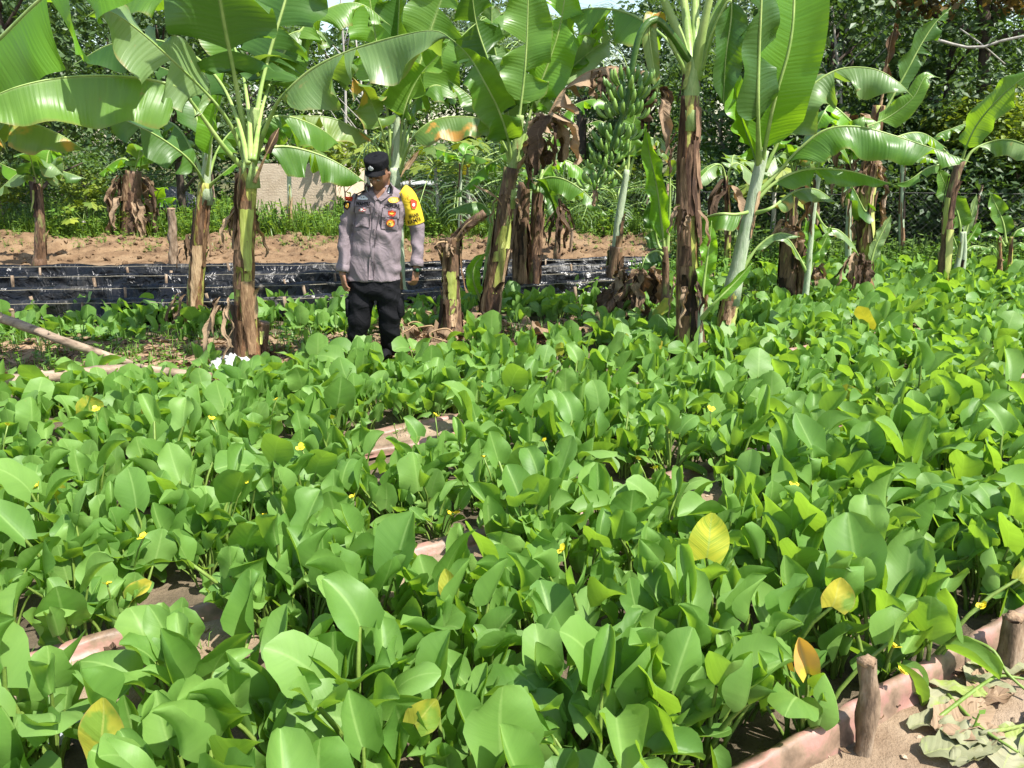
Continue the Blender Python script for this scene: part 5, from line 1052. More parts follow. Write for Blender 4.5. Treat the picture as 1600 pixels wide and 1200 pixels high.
# bare twiggy saplings
for k, (x0, y0, x1, y1, d, lb) in enumerate([(1310, 400, 1300, 10, 14, 'thin bare grey sapling right of the huge bright leaf'), (1255, 330, 1325, 30, 15, 'leaning bare grey stem among the trees behind the arching leaf'), (535, 330, 530, -40, 18, 'thin straight pale trunk above the man, left of his cap'), (570, 330, 556, 60, 17, 'pale dead trunk just left of the man behind the banana leaves')]):
    mb = MB(); a, b = P(x0, y0, d), P(x1, y1, d); a.z = .1; c = catmull([a, a.lerp(b, .5) + Vector((.1, 0, 0)), b], 12); mb.tube(c, [.045 - .03 * i / 11 for i in range(12)], 6, rnd=k, amp=.2)
    r = random.Random(k)
    for q in range(7):
        p = c[r.randint(4, 10)]; a_ = r.uniform(0, 6.28); l = r.uniform(.4, 1.1); mb.tube([p, p + Vector((math.cos(a_) * l * .6, math.sin(a_) * l * .3, l * .6)), p + Vector((math.cos(a_) * l, math.sin(a_) * l * .4, l))], [.014, .009, .004], 4)
    tag(link('bare_sapling', mb.mesh('bare_sapling', [M['bark_pale']])), lb, 'tree', 'bare saplings')

# ------------------------------------------------------------------ palms
def palm(name, base, nf, L, seed, label, lean=1.0, mat='fol_a', tr=.12, th=1.0, gp=None):
    rg = random.Random(seed); e = root(name, base, label, 'palm', gp); mb = MB(); B = Vector(base)
    mb.tube([B + Vector((0, 0, -.2)), B + Vector((0, 0, th * .5)), B + Vector((0, 0, th))], [tr * 1.2, tr, tr], 9, rnd=seed, amp=.3); child('trunk', mb, e, M['bark_dark'])
    for k in range(nf):
        a = k * 2.4 + rg.uniform(-.3, .3); el_ = rg.uniform(.25, 1.35); d = Vector((math.cos(a), math.sin(a), 0)); l = L * rg.uniform(.8, 1.1)
        top = B + Vector((0, 0, th)); pts = [top, top + d * l * .3 * math.cos(el_) + Vector((0, 0, l * .42 * math.sin(el_))), top + d * l * .68 * lean + Vector((0, 0, l * .55 * math.sin(el_) - .05 * l)), top + d * l * lean + Vector((0, 0, l * (.42 * math.sin(el_) - .30)))]
        C_ = catmull(pts, 26); mb = MB(); mb.tube(C_, [.018 * (1 - .8 * i / 25) + .002 for i in range(26)], 5, 1)
        for i in range(5, 26):
            T = (C_[min(25, i + 1)] - C_[i - 1]).normalized(); S = T.cross(Vector((0, 0, 1))).normalized(); ll = l * .26 * math.sin(PI * min(1, (i - 3) / 24)) + .05
            for s in (-1, 1):
                q = (S * s + T * .55 + Vector((0, 0, rg.uniform(-.1, .25)))).normalized(); w = T * .016; m_ = C_[i] + q * ll * .5; tp = C_[i] + q * ll * .95 + DN * ll * rg.uniform(.15, .5)
                mb.add([C_[i] - w * .5, C_[i] + w * .5, m_ + w, m_ - w, tp], [(0, 1, 2, 3), (3, 2, 4)], 0, [(.2, 0)] * 5, rg.random())
        child('frond', mb, e, [M[mat], M['rib']])
palm('oil_palm', (P(735, 330, 15.5).x, 15.5, .2), 17, 2.3, 3, 'dark oil palm with drooping feathery fronds right of the man', th=.5)
palm('oil_palm', (P(905, 330, 19).x, 19, .2), 20, 3.2, 4, 'tall palm with pale feathery fronds behind the fruit bunch', th=2.6, mat='fol_g')
palm('oil_palm', (P(780, 330, 22).x, 22, .3), 16, 3.0, 5, 'palm whose fronds show against the sky behind the leaning banana crown', th=3.2, mat='fol_b')
palm('oil_palm', (P(965, 330, 14.6).x, 14.6, .2), 13, 1.3, 8, 'low feathery palm under the fruit bunch, behind the earth bank', th=.25, mat='fol_b')
# papaya-like plants with lobed leaves
def papaya(px, py_top, d, seed, label, n=11, s=.30, fruit=True):
    rg = random.Random(seed); p = P(px, py_top, d); g = hgt(p.x, d); e = root('papaya_plant', (p.x, d, g), label, 'papaya plant', 'papaya plants behind the plot'); mb = MB(); mb.tube([(p.x, d, g - .1), (p.x + .03, d, (g + p.z) / 2), (p.x, d, p.z)], [.045, .038, .03], 8, rnd=seed, amp=.15); child('trunk', mb, e, M['bark_pale'])
    for k in range(n):
        a = k * 2.4; el_ = rg.uniform(-.2, 1.0); dr = Vector((math.cos(a) * math.cos(el_), math.sin(a) * math.cos(el_), math.sin(el_))); l = rg.uniform(.3, .5); c = p + dr * l; mb = MB(); mb.tube([p, p + dr * l * .5 + Vector((0, 0, .03)), c], .008, 4, 1)
        ax = Vector((dr.x, dr.y, -.45)).normalized(); b = ax.cross(Vector((0, 0, 1))).normalized()
        for q in range(7):
            t = (q - 3) * .72; v = (ax * math.cos(t) + b * math.sin(t)); v = (v + Vector((0, 0, rg.uniform(-.35, .0)))).normalized(); w = v.cross(ax.cross(b)).normalized() * s * .14; L = s * (1 - .09 * abs(q - 3))
            mb.add([c, c + v * L * .45 + w, c + v * L * .6 + w * 1.5, c + v * L, c + v * L * .6 - w * 1.5, c + v * L * .45 - w], [(0, 1, 5), (1, 2, 4, 5), (2, 3, 4)], 0, None, rg.random())
        child('leaf', mb, e, [M['fol_c'], M['rib']])
    if fruit:
        for k in range(3):
            mb = MB(); c = p + Vector((.05 * math.cos(k * 2), -.05, -.08 - .07 * k)); mb.tube([c + Vector((0, 0, .06)), c + Vector((0, 0, .04)), c, c + Vector((0, 0, -.05)), c + Vector((0, 0, -.075))], [.006, .025, .038, .028, .004], 8); child('fruit', mb, e, M['petal'])
papaya(728, 248, 14.2, 1, 'papaya plant with a little yellow fruit left of the leaning banana stem')
papaya(572, 245, 15.5, 2, 'papaya plant with lobed leaves just left of the cap', fruit=False)
papaya(505, 245, 16.5, 3, 'papaya plant above the tan wall', fruit=False)
papaya(680, 262, 15.0, 4, 'papaya plant with drooping lobed leaves right of the yellow sleeve', fruit=False)
papaya(130, 345, 13.9, 5, 'small papaya plant on the bank near the left edge', n=8, s=.2, fruit=False)
papaya(1210, 300, 12.5, 6, 'papaya plant behind the pale leaning stem', fruit=False)

# ------------------------------------------------------------------ masonry behind
M['block'] = mat_noise('tan_block', [(0.3, (0.42, 0.33, 0.24)), (0.7, (0.58, 0.48, 0.37))], 3, detail=9, rough=.9, bump=.5, bscale=30, rnd=True)
D = 16.2; x0, x1 = P(395, 300, D).x, P(524, 300, D).x; z1 = P(460, 256, D).z; z0 = .15
e = root('block_wall', ((x0 + x1) / 2, D, z0), 'tan wall with a rounded top corner, behind the grass left of the man', 'wall')
mb = MB(); nr = 21; rb = random.Random(2); hh = (z1 - z0) / nr
for j in range(nr):
    cut = 0.0 if j < nr - 4 else (.30 - math.sqrt(max(0, .3 ** 2 - ((j - (nr - 5)) * hh) ** 2))) 
    xx = x0 - (j % 2) * .12
    while xx < x1 - cut:
        w_ = min(.24, x1 - cut - xx); mb.box((xx + w_ / 2, D + 0, z0 + hh * (j + .5)), (w_ - .0015, .2, hh - .0015)); xx += .24
o = child('masonry', mb, e, M['block'], False); o['kind'] = 'stuff'
mb = MB(); mb.box(((x0 + x1) / 2 - .15, D + .02, (z0 + z1) / 2 - .03), (x1 - x0 - .3, .15, z1 - z0 - .1)); child('mortar_core', mb, e, mat_noise('mortar', [(0.3, (0.36, 0.29, 0.21)), (0.7, (0.48, 0.39, 0.29))], 6))
# tan sand heap behind, tip near the man's head
def heap(name, px0, px1, pyt, pyb, d, label, mat, seed, tipx=None):
    a, b = P(px0, pyb, d), P(px1, pyb, d); zt = P(px0, pyt, d).z; V = []; nu_, nv_ = 40, 22; tx = tipx or .5; zb = .1
    for i in range(nu_):
        for j in range(nv_):
            u, v = i / (nu_ - 1), j / (nv_ - 1); h_ = max(0, 1 - abs(u - tx) / (tx if u < tx else 1 - tx)) ** .8 * math.sin(PI * v) ** .8
            x = a.x + (b.x - a.x) * u; y = d - 1 + 2.5 * v; V.append((x, y, zb + (zt - zb) * h_ * (1 + .1 * nz(u * 6, v * 6, seed)) + .05 * nz(u * 20, v * 20, seed)))
    F = [(i * nv_ + j, (i + 1) * nv_ + j, (i + 1) * nv_ + j + 1, i * nv_ + j + 1) for i in range(nu_ - 1) for j in range(nv_ - 1)]
    c = Vector(((a.x + b.x) / 2, d, 0)); e = link(name, me_new(name, [(v[0] - c.x, v[1] - c.y, v[2]) for v in V], F, [mat]), None, c); return tag(e, label, 'heap')
M['sandheap'] = mat_noise('sand_heap', [(0.3, (0.40, 0.30, 0.20)), (0.7, (0.56, 0.45, 0.33))], 4, detail=9, bump=.6, bscale=20)
heap('sand_heap', 455, 650, 238, 330, 18.2, 'tall tan sand heap behind the wall, its slope ending behind the cap', M['sandheap'], 3, .68)
heap('sand_heap', -120, 60, 345, 400, 15.0, 'low pale sand heap behind the bank at the left edge', M['sandheap'], 4, .45)
heap('gravel_heap', 215, 330, 292, 360, 16.5, 'dark grey gravel heap behind the tattered banana clump', mat_noise('grey_gravel', [(0.3, (0.06, 0.06, 0.06)), (0.7, (0.26, 0.25, 0.24))], 25, bump=1, bscale=40), 5, .5)
# small hut with a pale roof, mostly hidden
mb = MB(); D = 17.6; a, b = P(628, 288, D), P(706, 288, D); e = root('hut', ((a.x + b.x) / 2, D, .1), 'small shed with a pale sheet roof, mostly hidden behind plants right of the man', 'shed')
mb.box(((a.x + b.x) / 2, D + .7, .1 + (a.z - .1) / 2 - .06), (b.x - a.x - .2, 1.3, a.z - .2)); child('wall', mb, e, M['block'], False)
mb = MB(); n_ = 12
for i in range(n_):
    x = a.x - .1 + (b.x - a.x + .2) * (i + .5) / n_; mb.box((x, D + .65, a.z + (.012 if i % 2 else 0)), ((b.x - a.x + .2) / n_ * .98, 1.7, .03))
child('roof', mb, e, M['sheet_white'], False)

# ------------------------------------------------------------------ net fences
M['wire'] = mat_noise('grey_net', [(0.3, (0.045, 0.045, 0.042)), (0.7, (0.11, 0.11, 0.10))], 9, bump=0)
def net(px0, px1, d0, d1, z0, z1, label, cell=.085, w=.0015):
    a, b = P(px0, 330, d0), P(px1, 330, d1); a = Vector((a.x, a.y, z0)); b = Vector((b.x, b.y, z0)); L = (b - a).length; T = (b - a) / L; H = z1 - z0; mb = MB(); N_ = Vector((T.y, -T.x, 0))
    e = root('net_fence', (a + b) / 2, label, 'fence', 'net fences behind the plot'); k = -H
    V = []; F = []
    def seg(p, q):
        o = len(V); t = (q - p).normalized(); s = t.cross(N_) * w; V.extend([p + s, q + s, q - s, p - s]); F.append((o, o + 1, o + 2, o + 3))
    while k < L:
        for s in (1, -1):
            p0, p1 = (k, 0), (k + H, H)
            if p0[0] < 0: p0 = (0, -k)
            if p1[0] > L: p1 = (L, L - k)
            if p1[0] > p0[0]:
                f = (lambda q: a + T * q[0] + Vector((0, 0, (q[1] if s > 0 else H - q[1]) + .03 * nz(q[0] * .8, q[1]))) + N_ * (.06 * nz(q[0] * .7, q[1] * 2, 3)))
                m = 4
                for i in range(m):
                    A_ = (p0[0] + (p1[0] - p0[0]) * i / m, p0[1] + (p1[1] - p0[1]) * i / m); B_ = (p0[0] + (p1[0] - p0[0]) * (i + 1) / m, p0[1] + (p1[1] - p0[1]) * (i + 1) / m); seg(f(A_), f(B_))
        k += cell
    o = child('netting', me_new('netting', V, F, [M['wire']], None, None, False), e); o['kind'] = 'stuff'
    n_ = max(2, int(L / 1.6))
    for i in range(n_ + 1):
        p = a + T * L * i / n_; mb = MB(); mb.tube([p + Vector((0, .03, -.2)), p + Vector((.02, .03, H + .12))], [.025, .02], 6, rnd=i, amp=.2); child('post', mb, e, M['wood'])
    mb = MB(); mb.tube([a + T * L * i / 12 + Vector((0, -.01, H + .02 * nz(i, 2))) for i in range(13)], .005, 4); child('top_wire', mb, e, M['wire'])
net(-80, 335, 14.8, 15.6, .15, 1.15, 'net fence on posts behind the bank at the left')
net(640, 1010, 15.4, 14.4, .12, .95, 'sagging net fence behind the bank right of the man')
net(1040, 1330, 13.2, 12.2, .05, .95, 'dark net fence behind the big stems')
net(1380, 1680, 11.9, 11.4, .05, 1.0, 'dark net fence in front of the thicket at the right edge')

# ------------------------------------------------------------------ grass and weeds at the back
M['grass'] = mat_leaf('grass_blade', (0.07, 0.16, 0.02), (0.22, 0.34, 0.05), (0.2, 0.3, 0.06), veins=10, transl=.35, tcol=(.3, .45, .03), bump=0)
def scatter(name, label, cat, n, fn, seed, mats, h=.3, mix=.5):
    r = random.Random(seed); mb = MB()
    for i in range(n):
        x, y, s = fn(r)
        if x is None: continue
        z = hgt(x, y) if abs(x) < 12 else .2
        if r.random() < mix: tuft(mb, (x, y, z), r.randint(4, 8), h * s * r.uniform(.5, 1.2), .012 * s, r)
        else: sprig(mb, (x, y, z), h * s * r.uniform(.4, 1.3), .09 * s, r, 0, 8)
    tag(link(name, mb.mesh(name, mats)), label, cat, kind='stuff')
def f1(r):
    x, y = r.uniform(-11, 3.6), 13.5 + 5 * r.random() ** 1.5
    return (x, y, r.uniform(.7, 1.2)) if nz(x * .6, y * .6, 2) > -.35 else (None, None, None)
scatter('back_grass', 'bright green grass and weeds behind the earth bank', 'grass', 9000, f1, 1, [M['grass']], .40, .5)
def f2(r): return r.uniform(2.2, 10), r.uniform(10.6, 13.5), r.uniform(.7, 1.3)
scatter('thicket_undergrowth', 'green undergrowth at the foot of the thicket on the right', 'undergrowth', 2600, f2, 2, [M['fol_b']], .32, .3)
def f3(r):
    x = r.uniform(-9, 4.0); return x, r.uniform(12.0, 13.8), .5
scatter('bank_weeds', 'sparse weeds growing on the tan earth bank', 'weeds', 900, f3, 3, [M['grass']], .24, .5)
def f4(r):
    x = r.uniform(1.5, 9); y = r.uniform(-.25, .9) + pl(far_pl, x); return x, y, .8
scatter('field_edge_weeds', 'leafy weeds along the far edge of the beds', 'weeds', 1500, f4, 4, [M['weed']], .3, .25)
# ------------------------------------------------------------------ the man
DM = 6.08; MPX = 1 / 198.0
def Q(px, py, dy=0.0): return P(px, py, DM + dy)
FEET = Vector((Q(583, 560).x, DM, 0))
man = root('person', FEET, 'man in a grey-mauve uniform shirt, black trousers and black cap, looking down at the plants', 'person')
M['skin'] = mat_noise('brown_skin', [(0.3, (0.17, 0.082, 0.048)), (0.7, (0.25, 0.125, 0.075))], 6, rough=0.5, bump=0.08, bscale=80, dist=.004, spec=.4)
def mat_cloth(name, a, b, sc=4, rough=.8, wb=.6):
    m, t, out, N = nodes(name)
    tc = N('TexCoord'); n = N('TexNoise', i_0=tc.outputs['Object'], i_Scale=sc, i_Detail=6.0)
    w_ = N('TexNoise', i_0=tc.outputs['Object'], i_Scale=6.0, i_Detail=3.0, i_Distortion=1.6); f = N('TexNoise', i_0=tc.outputs['Object'], i_Scale=420.0)
    h = N('Math', operation='ADD', i_0=w_.outputs[0], i_1=N('Math', operation='MULTIPLY', i_0=f.outputs[0], i_1=.03).outputs[0])
    c = ramp(N, n.outputs[0], [(.35, a), (.65, b)])
    bs = N('BsdfPrincipled', i_Base_Color=c, i_Roughness=rough); bs.inputs['Specular IOR Level'].default_value = .25; bs.inputs['Specular IOR Level'].default_value = .12 if b[0] < .05 else .25
    bp = N('Bump', i_Strength=wb, i_Distance=.03, i_Height=h.outputs[0]); t.links.new(bp.outputs[0], bs.inputs['Normal']); t.links.new(bs.outputs[0], out.inputs[0]); return m
M['shirt'] = mat_cloth('mauve_grey_twill', (0.165, 0.13, 0.142), (0.205, 0.165, 0.18))
M['shirt_dark'] = mat_cloth('shirt_seam', (0.075, 0.058, 0.068), (0.10, 0.08, 0.09))
M['black_cloth'] = mat_cloth('black_cloth', (0.004, 0.004, 0.005), (0.009, 0.009, 0.011), wb=.8)
M['thread_black'] = mat_cloth('black_thread', (0.008, 0.008, 0.01), (0.012, 0.012, 0.014), wb=.1)
def flat(name, c, rough=.6, metal=0.0):
    return mat_noise(name, [(.3, tuple(q * .88 for q in c)), (.7, c)], 60, rough=rough, bump=.15, dist=.003, Metallic=metal)
M['yellow_cloth'] = mat_cloth('yellow_cloth', (0.56, 0.38, 0.02), (0.64, 0.45, 0.03), wb=.5)
M['silver'] = flat('silver_thread', (0.66, 0.67, 0.70), .5); M['gold'] = flat('gold_thread', (0.75, 0.36, 0.04), .5)
M['red'] = flat('red_thread', (0.60, 0.06, 0.025)); M['white'] = flat('white_thread', (0.75, 0.75, 0.72)); M['hair'] = flat('black_hair', (0.012, 0.01, 0.009), .5); M['eye'] = flat('eye_white', (0.26, 0.23, 0.20), .3)
def sect_loft(mb, rows, seg=20, m=0):
    """rows: (centre Vector, half width x, half depth y); rings horizontal"""
    V = []; n = len(rows)
    for (c, a, b) in rows:
        for k in range(seg):
            th = 2 * PI * k / seg; ct, st = math.cos(th), math.sin(th); pw = .85
            V.append((c.x + a * math.copysign(abs(ct) ** pw, ct), c.y + b * math.copysign(abs(st) ** pw, st), c.z))
    F = [(i * seg + k, i * seg + (k + 1) % seg, (i + 1) * seg + (k + 1) % seg, (i + 1) * seg + k) for i in range(n - 1) for k in range(seg)] + [tuple(range(seg - 1, -1, -1)), tuple(range((n - 1) * seg, n * seg))]
    mb.add(V, F, m)
def interp_rows(rows, n):
    t = np.linspace(0, len(rows) - 1, n); A = np.array([[*r[0], r[1], r[2]] for r in rows]); out = []
    for q in t:
        i = min(int(q), len(rows) - 2); f = q - i; f = f * f * (3 - 2 * f) * .5 + f * .5; v = A[i] * (1 - f) + A[i + 1] * f; out.append((Vector(v[:3]), v[3], v[4]))
    return out
def remesh(mb, vox, sm=4, disp=None):
    me = mb.mesh('tmp', M['skin']); o = link('tmp_remesh', me); md = o.modifiers.new('r', 'REMESH'); md.mode = 'VOXEL'; md.voxel_size = vox; md.use_smooth_shade = True
    s = o.modifiers.new('s', 'SMOOTH'); s.factor = .5; s.iterations = sm
    dg = bpy.context.evaluated_depsgraph_get(); out = bpy.data.meshes.new_from_object(o.evaluated_get(dg)); bpy.data.objects.remove(o); out.materials.clear()
    if disp:
        out.update(); nrm = [v.normal.copy() for v in out.vertices]
        for v, nn in zip(out.vertices, nrm): v.co += nn * disp(v.co)
    out.polygons.foreach_set('use_smooth', [True] * len(out.polygons)); out.update(); return out
def rj(pts, n=10): return catmull(pts, n)
# sleeves / arms: centre lines in the photo, depth offsets
ARML = [(564, 309, .0), (551, 325, -.01), (541, 350, .0), (538, 375, -.02), (537, 400, -.05), (535, 424, -.08)]
ARMR = [(625, 308, .02), (640, 325, .03), (649, 350, .05), (653, 375, .03), (652, 398, .0), (651, 416, -.03)]
al = rj([Q(*p) for p in ARML], 16); ar = rj([Q(*p) for p in ARMR], 16)
# shirt
mb = MB()
rows = [(Q(598, 288), 13 * MPX, .062), (Q(597, 293), 19 * MPX, .070), (Q(596, 300), 31 * MPX, .085), (Q(595, 308), 38 * MPX, .10), (Q(594, 318), 40 * MPX, .112), (Q(593, 335), 38.5 * MPX, .116), (Q(590, 362, -.005), 37 * MPX, .117), (Q(587, 392, -.005), 38.5 * MPX, .120), (Q(585, 416), 41 * MPX, .124), (Q(584, 437), 43 * MPX, .128)]
sect_loft(mb, interp_rows(rows, 40), 36)
mb.tube(al, [(.070 - .027 * (i / 15) ** .8, .074 - .026 * (i / 15) ** .8) for i in range(16)], 16); mb.tube(ar, [(.073 - .026 * (i / 15) ** .8, .075 - .025 * (i / 15) ** .8) for i in range(16)], 16)
def folds(co):
    x, z = co.x - FEET.x, co.z; a = .0
    a += .0055 * math.sin(38 * (z + .55 * x) + 5 * nz(x * 4, z * 4, 1)) * max(0, nz(x * 5 + 3, z * 3, 2) + .25) * 2
    a += .006 * (1 - abs(nz(x * 9, z * 6 + x * 7, 4)) * 3) * (1 if z < 1.25 else .4)
    if abs(x - .02) > .20: a += .003 * math.sin(48 * z + 20 * x + 4 * nz(x * 8, z * 8, 7))   # sleeve wrinkles
    return a - .003
sm_ = remesh(mb, .0085, 3, folds); sm_.materials.append(M['shirt'])
BV = BVHTree.FromPolygons([v.co.copy() for v in sm_.vertices], [tuple(p.vertices) for p in sm_.polygons])
shirt = child('shirt', sm_, man)
# trousers
mb = MB()
rows = [(Q(585, 424), 37 * MPX, .105), (Q(585, 440), 39.5 * MPX, .118), (Q(585, 455, .0), 42 * MPX, .125), (Q(586, 468), 40 * MPX, .10)]
sect_loft(mb, interp_rows(rows, 10), 28)
ll = rj([Q(567, 448), Q(564, 475, -.02), Q(561, 505, -.05), Q(556, 535, -.03), Q(553, 562, .0)], 14); lr = rj([Q(605, 448), Q(608, 475, .0), Q(609, 505, -.01), Q(609, 535, .04), Q(609, 561, .07)], 14)
ll[-1].z = .07; lr[-1].z = .07
mb.tube(ll, [(.106 - .030 * min(1, i / 9), .114 - .036 * min(1, i / 9)) for i in range(14)], 16); mb.tube(lr, [(.104 - .028 * min(1, i / 9), .112 - .036 * min(1, i / 9)) for i in range(14)], 16)
def tf(co): return .007 * (1 - abs(nz(co.x * 8, co.z * 10 + co.x * 5, 9)) * 3) + .004 * math.sin(45 * co.z + 16 * co.x)
tm_ = remesh(mb, .011, 3, tf); tm_.materials.append(M['black_cloth']); child('trousers', tm_, man)
for (px, py, dy, s) in ((549, 480, -.0, -1), (623, 480, 0.02, 1)):
    mb = MB(); c = Q(px, py, dy); mb.tube([c + Vector((0, 0, .085)), c + Vector((s * .012, 0, .07)), c + Vector((s * .014, 0, -.06)), c + Vector((0, 0, -.085))], [(.02, .05), (.032, .08), (.032, .085), (.02, .06)], 10); child('cargo_pocket', mb, man, M['black_cloth'])
for k, lg in enumerate((ll, lr)):
    mb = MB(); c = lg[-1]; mb.tube([Vector((c.x, c.y + .09, .05)), Vector((c.x, c.y + .03, .06)), Vector((c.x - .01, c.y - .07, .05)), Vector((c.x - .015, c.y - .15, .035)), Vector((c.x - .015, c.y - .18, .03))], [(.045, .045), (.05, .055), (.05, .045), (.045, .032), (.025, .02)], 12)
    mb.tube([Vector((c.x, c.y + .03, .05)), Vector((c.x, c.y + .01, .16))], .055, 12); child('boot', mb, man, M['black_cloth'])
# body: head, neck, hands in one surface
HC = Q(592, 272.5, -.06); RH = Matrix.Rotation(math.radians(-17), 3, 'Z') @ Matrix.Rotation(math.radians(26), 3, 'X') @ Matrix.Rotation(math.radians(4), 3, 'Y')
def H(v): return HC + RH @ Vector(v)
mb = MB(); nu_, nv_ = 40, 34; V = []
for i in range(nv_ + 1):
    ph = PI * i / nv_
    for k in range(nu_):
        th = 2 * PI * k / nu_; d = Vector((math.sin(ph) * math.sin(th), -math.sin(ph) * math.cos(th), math.cos(ph)))   # th=0 is the face
        x, y, z = d.x * .076, d.y * .094, d.z * (.112 if d.z > 0 else .138)
        fr = max(0, -d.y); jaw = max(0, -d.z - .1)
        x *= 1 - .34 * jaw; y *= 1 - .10 * jaw * (1 if d.y > 0 else .2); 
        if d.y > 0 and d.z < -.2: y *= 1 - .35 * min(1, (-d.z - .2) * 1.4)
        g = lambda cx, cz, sx, sz: math.exp(-((x - cx) / sx) ** 2 - ((z - cz) / sz) ** 2) * (1 if fr > .2 else 0)
        o = .022 * g(0, -.022, .011, .016) + .012 * g(0, -.004, .008, .022) - .010 * g(.030, .004, .016, .011) - .010 * g(-.030, .004, .016, .011) + .006 * g(0, .028, .045, .010) + .007 * g(0, -.056, .022, .006) + .006 * g(0, -.066, .018, .006) - .004 * g(0, -.061, .020, .003) + .010 * g(0, -.092, .022, .018) + .004 * g(.042, -.022, .016, .018) + .004 * g(-.042, -.022, .016, .018) + .006 * g(.010, -.030, .006, .006) + .006 * g(-.010, -.030, .006, .006)
        V.append(H((x, y - o, z)))
F = [(i * nu_ + k, (i + 1) * nu_ + k, (i + 1) * nu_ + (k + 1) % nu_, i * nu_ + (k + 1) % nu_) for i in range(nv_) for k in range(nu_)]
mb.add(V, F)
for s in (-1, 1):   # ears
    mb.tube([H((s * .074, .004, -.028)), H((s * .080, .012, -.012)), H((s * .083, .018, .008)), H((s * .078, .012, .022))], [(.007, .009), (.008, .014), (.009, .018), (.006, .009)], 10)
mb.tube([H((0, .035, -.04)), Q(598, 286, .01), Q(598, 300, .02)], [.056, .058, .07], 18)
sect_loft(mb, interp_rows([(Q(597, 296), 24 * MPX, .05), (Q(595, 320), 33 * MPX, .085), (Q(588, 390), 34 * MPX, .095), (Q(585, 440), 34 * MPX, .095), (Q(585, 462), 32 * MPX, .09)], 14), 20)
mb.tube(al, [.052 - .022 * i / 15 for i in range(16)], 12); mb.tube(ar, [.052 - .021 * i / 15 for i in range(16)], 12)
mb.tube(ll, [.085 - .035 * i / 13 for i in range(14)], 12); mb.tube(lr, [.085 - .035 * i / 13 for i in range(14)], 12)
def hand(wr, dirv, palm_n, side, curl, ln=1.0):
    """wr wrist, dirv down the hand, palm_n palm normal (towards the palm), side = +1 thumb on across direction"""
    D_ = dirv.normalized(); Np = (palm_n - D_ * palm_n.dot(D_)).normalized(); X = D_.cross(Np) * side
    mb.tube([wr - D_ * .05, wr, wr + D_ * .02], [.027, .025, .027], 10)
    # palm as a flattened tube
    pts = [wr, wr + D_ * .03, wr + D_ * .06, wr + D_ * .085]
    V = []; sg = 14
    for p, a, b in zip(pts, (.026, .036, .041, .039), (.019, .017, .015, .012)):
        for k in range(sg):
            th = 2 * PI * k / sg; V.append(p + X * a * math.cos(th) + Np * b * math.sin(th))
    mb.add(V, [(i * sg + k, i * sg + (k + 1) % sg, (i + 1) * sg + (k + 1) % sg, (i + 1) * sg + k) for i in range(3) for k in range(sg)] + [tuple(range(sg - 1, -1, -1)), tuple(range(3 * sg, 4 * sg))])
    for f, (off, l) in enumerate(((.030, .070), (.010, .078), (-.010, .073), (-.029, .058))):
        p = wr + D_ * .078 + X * off; d = D_.copy(); c = curl * (1 + .18 * f); pp = [p - D_ * .012, p]
        for s_ in (.45, .32, .23):
            a = c * (.5 if s_ == .45 else 1.0); d = (d * math.cos(a) + Np * math.sin(a)).normalized(); p = p + d * l * ln * s_ + X * off * .05; pp.append(p); Np2 = Np
        mb.tube(pp, [.0095, .0098, .0088, .0078, .0062], 8)
    t0 = wr + D_ * .022 + X * .026; t1 = t0 + (D_ * .7 + X * .45 + Np * .35).normalized() * .036; t2 = t1 + (D_ * .9 + Np * .45).normalized() * .030; t3 = t2 + (D_ * .85 + Np * .5 - X * .2).normalized() * .022
    mb.tube([t0, t1, t2, t3], [.013, .0115, .0105, .0078], 8)
hand(Q(535, 427, -.085), Vector((.12, -.12, -1)), Vector((.75, .55, 0)), -1, .32)
hand(Q(650, 422, -.04), Vector((-.12, -.10, -1)), Vector((-.8, .5, 0)), 1, .85)
bm_ = remesh(mb, .0042, 1); bm_.materials.append(M['skin']); body = child('body', bm_, man)
# eyes, brows, hair
for s in (-1, 1):
    mb = MB(); c = H((s * .030, -.083, .001)); mb.tube([H((s * .030 - .012, -.083, 0)), H((s * .030 - .006, -.087, 0)), H((s * .030 + .006, -.087, 0)), H((s * .030 + .012, -.083, 0))], [.002, .005, .005, .002], 8); e_ = child('eye', mb, man, M['eye'])
    mb = MB(); mb.tube([H((s * .030 - .003, -.0915, -.002)), H((s * .030 + .003, -.0915, -.002))], .0036, 8); child('iris', mb, e_, M['hair'])
    mb = MB(); mb.tube([H((s * .012, -.0955, .018)), H((s * .030, -.094, .023)), H((s * .050, -.082, .018))], [.0025, .0032, .002], 6); child('eyebrow', mb, man, M['hair'])
mb = MB()
V = []; sg = 30
for z, q in ((-.045, .93), (-.02, 1.0), (.01, 1.035), (.045, 1.03), (.078, 1.0)):
    for k in range(sg):
        th = PI * .53 + (2 * PI - 2 * PI * .53) * k / (sg - 1); d = Vector((math.sin(th), -math.cos(th), 0)); V.append(H((d.x * .078 * q * (1 if z > -.04 else .9), d.y * .096 * q * (1 if z > -.04 else .84), z)))
mb.add(V, [(i * sg + k, i * sg + k + 1, (i + 1) * sg + k + 1, (i + 1) * sg + k) for i in range(4) for k in range(sg - 1)]); child('hair', mb, man, M['hair'])
